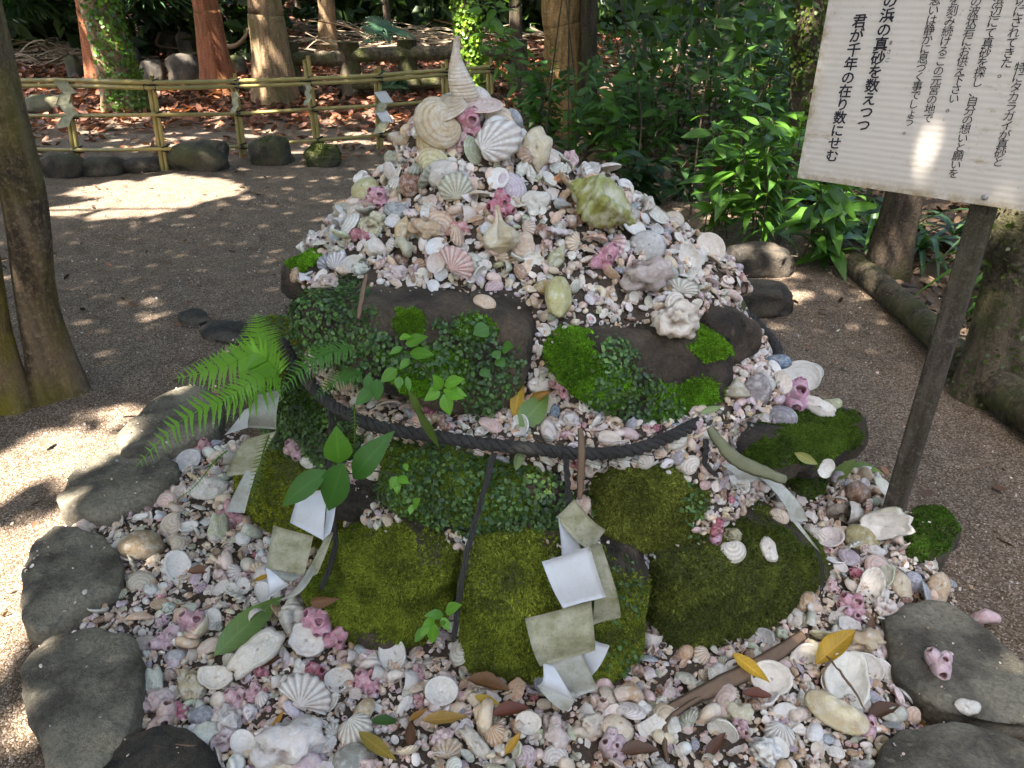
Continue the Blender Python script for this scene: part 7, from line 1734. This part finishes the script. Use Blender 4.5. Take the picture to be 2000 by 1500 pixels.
ivy_on(VV9, FV9, "bright ivy wrapping the trunk behind the heap", 4200, 0.05, 2, c0=(0.06, 0.13, 0.012), c1=(0.20, 0.34, 0.02))
ivy_on(VR, FR, "small leaved ivy on the mossy trunk left of the sign", 4200, 0.03, 3, c0=(0.035, 0.055, 0.008), c1=(0.10, 0.14, 0.012))
ivy_on(VM, FM, "moss and creeper on the thick trunk at the right edge", 900, 0.02, 4, c0=(0.03, 0.05, 0.01), c1=(0.08, 0.11, 0.015), zmax=1.2)

# ------------------------------------------------------------------ logs, rocks and debris at the back
def log_(label, p0, p1, r, seed=0, mat='log', name="log", up=0.0, cat="log"):
    a = np.array(p0, float); b = np.array(p1, float); root = empty(name, a, label, cat)
    V, Fs = tube(resample(np.array([a, (a + b) / 2 + np.array([0, 0, up]), b]), 20), r, 14, True, 0.12, seed, 5); part("log_body", V, Fs, M[mat], root); add_bvh(V, Fs)
def gz3(px, py, dz): p = at_ground(px, py); return p + np.array([0, 0, dz])
log_("mossy edging log along the sand at the right", gz3(1600, 470, .05), gz3(1790, 640, .05), .075, 1)
log_("dark edging log behind the sign post at the right", gz3(1790, 640, .05), gz3(1990, 830, .045), .07, 2)
log_("fallen mossy log at the far right edge", gz3(1945, 790, .07), gz3(2080, 900, .09), .085, 3)
log_("thin fallen trunk lying behind the shrubs at the right", gz3(1290, 285, .12), gz3(1500, 330, .15), .085, 4, 'barkdark', up=-.05)
for i, (a, b, lab) in enumerate([((655, 168), (690, 168), ""), ]):
    pass
bl = empty("log_barrier", at_ground(700, 175), "mossy post and rail log barrier behind the bamboo fence", "barrier")
for px in (575, 690, 800, 905, 1010):
    b = at_ground(px, 188 if px < 800 else 182); k = depth(b) / F; V, Fs = tube(np.array([b, b + np.array([0, 0, .35]), b + np.array([0, 0, .74])]), .15, 12, True, .1, px, 4); part("barrier_post", V, Fs, M['log'], bl)
for (x0, x1, h) in ((575, 690, .52), (690, 800, .56), (800, 905, .56), (905, 1010, .55), (690, 905, .18)):
    a = at_ground(x0, 188 if x0 < 800 else 182) + np.array([0, -.06, h]); b = at_ground(x1, 188 if x1 < 800 else 182) + np.array([0, -.06, h]); V, Fs = tube(resample(np.array([a, (a + b) / 2, b]), 14), .10, 12, True, .1, x0, 4); part("barrier_rail", V, Fs, M['log'], bl)
for i, (px, py, w, h, lab) in enumerate([(303, 145, 44, 46, "brown square rock behind the leaning trunk"), (306, 78, 36, 32, "squared brown rock under the palm fan"), (364, 140, 58, 54, "large brown rock beside the smooth reddish trunk"), (335, 88, 44, 42, "dark rock in the upper row of the rock pile"), (372, 92, 40, 44, "dark rock at the right end of the upper row"),
                                         (255, 112, 40, 36, "grey rock right behind the leaning trunk's ivy"), (150, 138, 26, 48, "mossy upright stone left of the red-brown trunk"), (95, 205, 74, 30, "mossy boulder under the fence beside the near tree"), (462, 130, 40, 34, "mossy stump stone between the reddish and the tan trunk")]):
    p = at_ground(px, py + h * .4); k = depth(p) / F
    V, Fs = lump(p + np.array([0, 0, h * k * .4]), (w * k * .5, w * k * .4, h * k * .55), seed=170 + i, sub=3, sq=.65)
    root = empty("rock", p, lab, "rock"); ms = smooth01(.25 + .5 * fbm(V, 3, i, 2)) if i in (6, 7, 8) else np.zeros(len(V))
    part("rock_body", V, Fs, M['rockback'], root, True, {"moss": ms})
for i, (px, py, w, h, lab) in enumerate([(1490, 515, 120, 66, "dark flat rock behind the right end of the heap"), (1480, 590, 130, 66, "broad dark rock lying on the sand beside the heap"), (1640, 500, 60, 40, "small dark stone by the edging log")]):
    p = at_ground(px, py + h * .3); k = depth(p) / F
    V, Fs = lump(p + np.array([0, w * k * .25, h * k * .2]), (w * k * .5, w * k * .4, h * k * .5), seed=190 + i, sub=4, sq=.65)
    root = empty("rock", p, lab, "rock"); part("rock_body", V, Fs, M['rockback'], root, True, {"moss": np.zeros(len(V))})
# leaf litter: red-brown under the old trees, pale dry fronds and twigs on the right bank
def litter(name, label, region, n, size, c0, c1, seed, lift=0.02, curl=True, asp=0.45, mat='litter', zoff=0.0):
    r = np.random.default_rng(seed); X = r.uniform(region[0], region[1], n); Yv = r.uniform(region[2], region[3], n)
    m = region[4](X, Yv) if len(region) > 4 else np.ones(n, bool)
    X, Yv = X[m], Yv[m]; n = len(X); P = np.c_[X, Yv, gz(X, Yv) + zoff + lift * r.random(n)]
    N = np.array([0, 0, 1.0]) + .38 * r.normal(size=(n, 3)); R = frames(N, r.random(n) * 6.28)
    V0 = np.array([(-asp * .5, -.3, .06), (0, -.5, 0), (asp * .5, -.3, .06), (-asp * .5, .2, .08), (0, .1, 0), (asp * .5, .2, .08), (0, .5, .12)])
    F0 = [np.array([(0, 1, 4, 3), (1, 2, 5, 4)]), np.array([(3, 4, 6), (4, 5, 6)])]
    VV, FF = scatter(V0, F0, P, R, size * (.5 + .9 * r.random(n))); k = r.random((n, 1)) ** 1.4
    col = np.array(c0) * (1 - k) + np.array(c1) * k
    o = link(name, make_mesh(name, VV, FF, M[mat], True, {"col": np.repeat(col, 7, 0)})); tag(o, label, "leaf litter", kind="stuff")
def dens_left(X, Y): return (Y > 9.6 + 0.5 * vnoise(np.c_[X, Y, 0 * X], 1.2, 3)) & (RNG.random(len(X)) < np.clip((Y - 9.2) / 1.6, .12, 1))
litter("leaf_litter", "red-brown fallen leaves covering the ground under the old trees", (-10, 3.0, 8.6, 22, dens_left), 26000, 0.14, (0.085, 0.030, 0.018), (0.36, 0.135, 0.07), 1, .05)
litter("leaf_litter", "scattered dry leaves on the sand beyond the bamboo fence", (-8, 2, 8.1, 10.5), 900, 0.10, (0.12, 0.05, 0.03), (0.36, 0.17, 0.09), 2, .01)
def right_bank(X, Y): return ((X - RB0[0]) * RBn[0] + (Y - RB0[1]) * RBn[1] > -0.1)
litter("leaf_litter", "dry dark leaves on the soil of the right bank", (0.2, 6, 2.0, 9, right_bank), 9000, 0.075, (0.035, 0.02, 0.012), (0.16, 0.095, 0.05), 3, .03)
litter("leaf_litter", "pale dry leaves heaped at the back of the right bank", (0.8, 7, 7.0, 16), 12000, 0.17, (0.10, 0.06, 0.035), (0.42, 0.30, 0.19), 4, .09)
litter("leaf_litter", "a few dark leaves and crumbs on the path", (-4, 3, 1.0, 8.0), 900, 0.045, (0.06, 0.03, 0.02), (0.22, 0.11, 0.06), 5, .004)
def frond_pile(label, c, n, L, seed, spread):
    r = np.random.default_rng(seed); root = empty("dry_frond_pile", c, label, "dry fronds")
    for f in range(4):
        mb = MB()
        for i in range(n // 4):
            p = np.array(c) + np.array([r.normal() * spread, r.normal() * spread * .6, 0]); p[2] = float(gz(p[0], p[1])) + .04 + .22 * r.random() ** 2
            a = (0.3 if r.random() < .6 else r.random() * 6.28) + r.normal() * .3; d = np.array([math.cos(a), math.sin(a) * .7, .12 * r.normal()]); l = L * (.5 + .8 * r.random())
            q = np.linspace(0, 1, 6); P = p + d * (l * (q - .5))[:, None] + np.array([0, 0, 1]) * (.10 * r.normal() * np.sin(np.pi * q))[:, None]
            s = np.array([-d[1], d[0], .5 * r.normal()]); s /= np.linalg.norm(s); w = .03 * (.3 + r.random()) * (1 - .7 * q)
            mb.add(np.stack([P - s * w[:, None], P + np.array([0, 0, .012]), P + s * w[:, None]], 1).reshape(-1, 3), [grid_faces(6, 3)])
        o = mb.part("dry_frond", M['drift'], root, color=None); o["kind"] = "stuff"
M['drift'] = mat_plain("dry_frond", (0.30, 0.22, 0.14), 0.6, 12, 0.75)
frond_pile("pale dry fronds heaped at the back of the right bank", at_ground(1400, 235), 240, .8, 1, .8)
frond_pile("dry palm fronds lying behind the log barrier", at_ground(740, 88), 260, 1.6, 2, 1.7)
frond_pile("bleached dry sticks beside the near tree", at_ground(112, 120), 160, .9, 3, .55)
frond_pile("dry stalks and twigs above the shrubs at the back right", at_ground(1450, 120), 200, 1.3, 4, 1.2)
for i, (pts, r, lab) in enumerate([([(312, 62), (306, 85), (318, 92), (352, 95)], .03, "bleached forked branch lying on the rocks"), ([(440, 92), (462, 88), (480, 70), (484, 55)], .045, "curved bare branch between the two trunks")]):
    b = at_ground(pts[0][0], pts[0][1] + 45); P = np.array([at_y(px, py, b[1] - .2) for px, py in pts]); root = empty("branch", P[0], lab, "branch")
    V, Fs = tube(resample(P, 24), np.linspace(r, r * .5, 24), 8, True, .1, i, 6); part("branch_body", V, Fs, M['twig'], root)
# bare thin stems rising in the right wood
STN = ['first', 'second', 'third', 'fourth', 'fifth', 'sixth', 'seventh', 'eighth', 'ninth', 'tenth', 'eleventh', 'twelfth', 'thirteenth', 'fourteenth', 'fifteenth', 'sixteenth']
for i in range(16):
    r = np.random.default_rng(500 + i); px = 1060 + 500 * (i + .6 * r.random()) / 16; b = at_ground(px, r.uniform(250, 430)); root = empty("sapling", b, f"thin bare brown stem, {STN[i]} from the left among those of the right bank", "sapling", "thin bare stems in the right wood")
    P = resample(np.array([b, b + np.array([r.normal() * .08, 0, .7]), b + np.array([r.normal() * .2, r.normal() * .1, 1.9])]), 14); V, Fs = tube(P, np.linspace(.009, .005, 14), 6); part("stem", V, Fs, M['barkdark'], root)
# fan palms
def fan_palm(base, label, n, R_, stalk, seed, cols, group="fan palms in the wood"):
    r = np.random.default_rng(seed); root = empty("fan_palm", base, label, "palm", group)
    for f in range(n):
        a = r.random() * 6.28; el = .25 + .9 * r.random(); d = np.array([math.cos(a) * math.cos(el), math.sin(a) * math.cos(el), math.sin(el)])
        c = np.array(base) + d * stalk * (.6 + .6 * r.random()); mb = MB(); mb.add(*tube(resample(np.array([base, (np.array(base) + c) / 2 + [0, 0, .08], c]), 8), .012, 5))
        y = d * .8 + np.array([0, 0, -.35]) ; y /= np.linalg.norm(y); x = np.cross(y, [0, 0, 1.0]); x /= np.linalg.norm(x); z = np.cross(x, y)
        Rr = R_ * (.7 + .5 * r.random())
        for k in range(26):
            t = (k - 12.5) / 12.5 * 2.2; dv = y * math.cos(t) + x * math.sin(t) + z * .15; s = -y * math.sin(t) + x * math.cos(t); q = np.array([0, .35, .7, 1.0]); w = np.array([.006, .035, .024, .001]) * Rr
            P = c + dv * (Rr * q)[:, None] - np.array([0, 0, 1]) * (.28 * Rr * q ** 3)[:, None]; V = np.stack([P - s * w[:, None], P + z * .012, P + s * w[:, None]], 1).reshape(-1, 3); mb.add(V, [grid_faces(4, 3)])
        cc = np.array(cols[0]) + (np.array(cols[1]) - np.array(cols[0])) * r.random(); mb.part("frond", M['leaf'], root, color=cc)
PC = ((0.02, 0.055, 0.028), (0.07, 0.15, 0.06))
for i, (px, py, dz, n, R_, st, lab) in enumerate([(272, 142, .9, 8, 1.0, .6, "dark fan palm above the rocks behind the leaning trunk"), (80, 150, 1.0, 10, 1.15, .7, "large fan palm behind the near tree at left"), (20, 140, .7, 8, 1.1, .6, "fan palm at the far left edge"), (140, 140, 1.5, 9, 1.1, .6, "tall fan palm left of the red-brown trunk"), (765, 150, .5, 5, .35, .25, "small blue-green palm growing by the log barrier"),
                                              (800, 45, 1.6, 8, 1.2, .7, "pale fan palm behind the ivy covered trunk"), (600, 60, .9, 7, 1.0, .6, "fan palm behind the broad tan trunk"), (830, 70, .8, 6, .9, .6, "low fan palm right of the distant tan trunk"), (770, 215, .25, 6, .25, .15, "tiny palm with drooping leaves under the fence rail"), (690, 55, 1.2, 7, 1.1, .7, "fan palm between the two distant trunks")]):
    b = at_ground(px, py); fan_palm(b + np.array([0, 0, dz * (b[1] / 14 if b[1] > 14 else 1)]), lab, n, R_, st, 700 + i, PC if i not in (4, 5) else ((.05, .13, .07), (.12, .22, .13)))

# ------------------------------------------------------------------ far wood (a mass) and the canopy overhead
def leaf_mass(P, size, c0, c1, r, asp=0.55):
    n = len(P); N = r.normal(size=(n, 3)) + np.array([0, -.2, .7]); R = frames(N, r.random(n) * 6.28)
    V0 = np.array([(0, -.5, 0), (asp * .5, 0, .06), (0, .5, -.04), (-asp * .5, 0, .06)]); F0 = [np.array([(0, 1, 2, 3)])]
    VV, FF = scatter(V0, F0, P, R, size * (.6 + .8 * r.random(n))); k = r.random((n, 1)) ** 1.3
    return VV, FF, np.repeat(np.array(c0) * (1 - k) + np.array(c1) * k, 4, 0)
rw = np.random.default_rng(77); n = 60000
X = rw.uniform(-26, 28, n); Yw = 15 + 20 * rw.random(n) ** 1.2 + 0.0 * X; hgt = rw.random(n) ** 1.3 * 7.0
keepw = vnoise(np.c_[X, Yw, hgt], .55, 4) + .25 * vnoise(np.c_[X, Yw, hgt], 1.6, 5) > -.18 + .35 * ((Yw < 19) & (X < 3.5))
keepw &= ~((X < 4) & (Yw < 17.5) & (X > -4.5)) & ~(Yw < 15.2)
x2 = rw.uniform(-16, 3.5, 14000); y2 = np.where(x2 < -4.5, rw.uniform(14.6, 17, 14000), rw.uniform(17.2, 19, 14000)); h2 = rw.random(14000) ** 1.5 * 3.2
kp = vnoise(np.c_[x2, y2, h2], .8, 14) > -.25; X = np.r_[X, x2[kp]]; Yw = np.r_[Yw, y2[kp]]; hgt = np.r_[hgt, h2[kp]]; keepw = np.r_[keepw, np.ones(kp.sum(), bool)]
P = np.c_[X, Yw, gz(X, Yw) + hgt][keepw]; VV, FF, cc = leaf_mass(P, .34, (0.008, 0.020, 0.006), (0.045, 0.085, 0.015), rw)
tag(link("far_woods", make_mesh("far_woods", VV, FF, M['leafstuff'], False, {"col": cc})), "dense dark foliage of the wood closing the view at the back", "woods", kind="stuff")
nr = 30000; az = rw.uniform(math.radians(100), math.radians(440), nr); rd = rw.uniform(7.0, 10.0, nr); hh_ = rw.random(nr) * 7.5  # unseen ring of leaves, added to block low sky light so light falls from above
X = 0.3 + rd * np.cos(az); Yw = 2.5 + rd * np.sin(az) * .9; kr = ((Yw < 1.0) | (X < -7) | (X > 7.2)) & (Yw < 12) & (vnoise(np.c_[X, Yw, hh_], .7, 21) > -.3) & (hh_ < 5.5 + 2 * vnoise(np.c_[X, Yw, 0 * X], .6, 2) + 0 * X)
VV, FF, cc = leaf_mass(np.c_[X, Yw, gz(X, Yw) + hh_][kr], .4, (0.010, 0.028, 0.008), (0.04, 0.085, 0.015), rw)
tag(link("surrounding_woods", make_mesh("surrounding_woods", VV, FF, M['leafstuff'], False, {"col": cc})), "unseen leafy wood added all round the clearing to block low sky light", "woods", kind="stuff")
n = 22000; X = rw.uniform(1.0, 9, n); Yw = rw.uniform(5.5, 15, n); hgt = rw.random(n) ** 1.2 * 3.2
keepw = (vnoise(np.c_[X, Yw, hgt], .9, 8) > .02) & (X > .6 + .02 * Yw) & ~((Yw < 9) & (hgt < .5)) & ~((X < 3.2) & (Yw < 11) & (hgt < 1.0))
P = np.c_[X, Yw, gz(X, Yw) + hgt][keepw]; VV, FF, cc = leaf_mass(P, .16, (0.010, 0.028, 0.006), (0.05, 0.11, 0.016), rw)
tag(link("undergrowth", make_mesh("undergrowth", VV, FF, M['leafstuff'], False, {"col": cc})), "dark tangled undergrowth behind the shrubs on the right", "undergrowth", kind="stuff")
# sun gaps: the places in the photo that the sun reaches; crown leaves keep clear of the line from there to the sun
LIT = []
def lit(px, py, rpx, Y=None):
    p = ground_hit(px, py) if Y is None else at_y(px, py, Y); LIT.append((*p, rpx * depth(p) / F - .02))
rl = np.random.default_rng(12)
for poly, dens, rr0 in (([(100, 412), (108, 396), (170, 366), (250, 354), (330, 346), (420, 352), (470, 368), (420, 385), (380, 392), (330, 410), (200, 420), (140, 420)], 260, .11),
                        ([(-60, 850), (60, 842), (130, 858), (225, 868), (280, 888), (235, 905), (170, 930), (195, 955), (100, 1000), (140, 1030), (60, 1050), (-60, 1060)], 130, .06),
                        ([(-60, 1080), (50, 1075), (30, 1180), (20, 1300), (70, 1420), (-60, 1500)], 90, .05)):
    g3 = np.array([ground_hit(px, py) for px, py in poly]); lo, hi = g3.min(0), g3.max(0)
    q = np.c_[rl.uniform(lo[0], hi[0], 4000), rl.uniform(lo[1], hi[1], 4000)]; q = q[in_poly(q, g3[:, :2])]
    q = q[vnoise(np.c_[q, 0 * q[:, 0]], 4.5, 3) > (-.34 if rr0 > .1 else -.05)]
    sel = []
    for p_ in q:
        if all(np.hypot(*(p_ - s_)) > rr0 * .75 for s_ in sel): sel.append(p_)
        if len(sel) > dens * 3: break
    LIT += [(p_[0], p_[1], 0.0, rr0) for p_ in sel]
for px, py, rp in [
                   (215, 820, 20), (270, 790, 14), (190, 1000, 14), (70, 1230, 14), (205, 800, 14),
                   (385, 792, 22), (350, 800, 14), (300, 850, 12), (245, 915, 10), (145, 1285, 30), (60, 1150, 14), (120, 1240, 12), (60, 745, 14), (90, 720, 10),
                   (1950, 1450, 8)]:
    lit(px, py, rp)
for px, py, rp in [(510, 505, 9), (545, 508, 12), (380, 528, 8), (420, 530, 7), (250, 547, 7), (235, 590, 9), (295, 586, 16), (320, 598, 9), (270, 612, 8), (310, 613, 12), (170, 624, 9), (195, 642, 10), (275, 625, 8), (310, 630, 10), (355, 702, 11), (390, 697, 9), (195, 690, 10), (240, 722, 8), (180, 575, 6), (420, 430, 7), (500, 425, 6), (545, 480, 7), (470, 470, 6), (400, 460, 6), (290, 450, 5), (330, 485, 5), (560, 440, 6), (250, 505, 5), (360, 420, 5), (460, 515, 5)]:
    lit(px, py, rp * .55)
for _ in range(34): lit(rl.uniform(430, 820), rl.uniform(318, 400), rl.uniform(3, 6))
for _ in range(70): lit(rl.uniform(100, 830), rl.uniform(205, 300), rl.uniform(8, 16))
for px, py, rp in [(250, 232, 40), (330, 222, 30), (420, 225, 26), (180, 245, 30), (760, 235, 34), (700, 260, 26), (780, 262, 26), (650, 235, 20), (720, 225, 26), (120, 120, 30), (330, 130, 34), (400, 140, 26), (420, 185, 20), (350, 190, 24), (280, 175, 18), (1180, 210, 34), (1200, 180, 26), (1260, 160, 26), (1320, 120, 26), (1420, 190, 30), (1480, 150, 20), (690, 100, 22), (610, 110, 16), (760, 110, 18)]:
    lit(px, py, rp)
for px, py, rp, dy in [(165, 60, 10, 0), (200, 130, 10, 0), (920, 60, 26, 0), (920, 130, 24, 0), (910, 170, 22, 0), (445, 160, 12, 0), (1085, 80, 12, 0), (1078, 150, 10, 0)]:
    yb = {165: 12.0, 200: 12.0, 920: 11.0, 910: 11.0, 445: 13, 1085: 8.6, 1078: 8.6}[px]; lit(px, py, rp, yb)
for t in np.linspace(0, 1, 8):
    p = at_plane(1838 - 50 * t, 200 + 185 * t, SB, sn_); LIT.append((*p, -.027 + .011 * t)); p = at_plane(1752 - 60 * t, 60 + 260 * t, SB, sn_); LIT.append((*p, -.034))
for px, py, Yd in [(1420, 330, 4.3), (1480, 260, 4.6), (1380, 410, 4.0), (1540, 420, 3.9), (1300, 240, 5), (1330, 310, 4.6), (1250, 300, 4.6), (1460, 120, 5), (1960, 470, 3), (1400, 250, 5), (1520, 330, 4.2)]: LIT.append((*at_y(px, py, Yd), .05))
for px, py, Yd, rr_ in [(500, 640, 1.78, -.02), (360, 735, 1.55, -.025)]: LIT.append((*at_y(px, py, Yd), rr_))
LIT = np.array(LIT); LIT = np.vstack([LIT, [(*at_z(1700, 1130, .06), -.01), (*at_z(1690, 1160, .06), -.015)]]); Lg = LIT[:, :2] - SUN[:2] / SUN[2] * LIT[:, 2:3]
rc = np.random.default_rng(31)
def canopy(x0, x1, y0, y1, per_m2, size, zr):
    n = int((x1 - x0) * (y1 - y0) * per_m2); g = np.c_[rc.uniform(x0, x1, n), rc.uniform(y0, y1, n)]; z = rc.uniform(*zr, n)
    s = size * (.7 + .6 * rc.random(n)); ok = np.ones(n, bool)
    for i in range(0, n, 5000):
        d = np.hypot(g[i:i + 5000, None, 0] - Lg[None, :, 0], g[i:i + 5000, None, 1] - Lg[None, :, 1]); ok[i:i + 5000] &= ~np.any(d < LIT[None, :, 3] + s[i:i + 5000, None] * .30, 1)
    return np.c_[g + SUN[:2] / SUN[2] * z[:, None], z][ok], s[ok]
parts_ = [canopy(-1.3, 2.3, 0.5, 4.0, 500, .155, (6.0, 7.2)), canopy(-5.5, 3.6, -1.0, 11.5, 930, .155, (6.3, 8.8)), canopy(-11, 9, 11.5, 27, 70, .34, (6.5, 10)), canopy(-13, -5.5, 0, 11.5, 70, .34, (6.3, 9)), canopy(3.6, 9.0, 4.2, 11.5, 110, .3, (6.0, 9))]
CPn = np.concatenate([p for p, s in parts_]); CS = np.concatenate([s for p, s in parts_])
thin = (np.hypot(CPn[:, 0] - 0.9, CPn[:, 1] - 2.1) < 2.7 + .5 * vnoise(CPn, .8, 3)) & (rc.random(len(CPn)) < .62); CPn, CS = CPn[~thin], CS[~thin]
tops = np.array([t for _, t in TREES]); near = np.argmin(((CPn[:, None, :2] - tops[None, :, :2]) ** 2).sum(2) if len(CPn) < 1 else np.stack([((CPn[:, :2] - t[:2]) ** 2).sum(1) for t in tops], 1), 1)
for i, (root, _) in enumerate(TREES):
    m = near == i
    if not m.any(): continue
    n = m.sum(); N = rc.normal(size=(n, 3)) * .55 + np.array([0, 0, 1]); R = frames(N, rc.random(n) * 6.28)
    V0 = np.array([(0, -.5, 0), (.28, 0, .05), (0, .5, -.05), (-.28, 0, .05)]); VV, FF = scatter(V0, [np.array([(0, 1, 2, 3)])], CPn[m], R, CS[m]); k = rc.random((n, 1))
    o = part("crown", VV, FF, M['leafstuff'], root, False, {"col": np.repeat(np.array((.012, .03, .008)) * (1 - k) + np.array((.04, .085, .015)) * k, 4, 0)}); o["kind"] = "stuff"
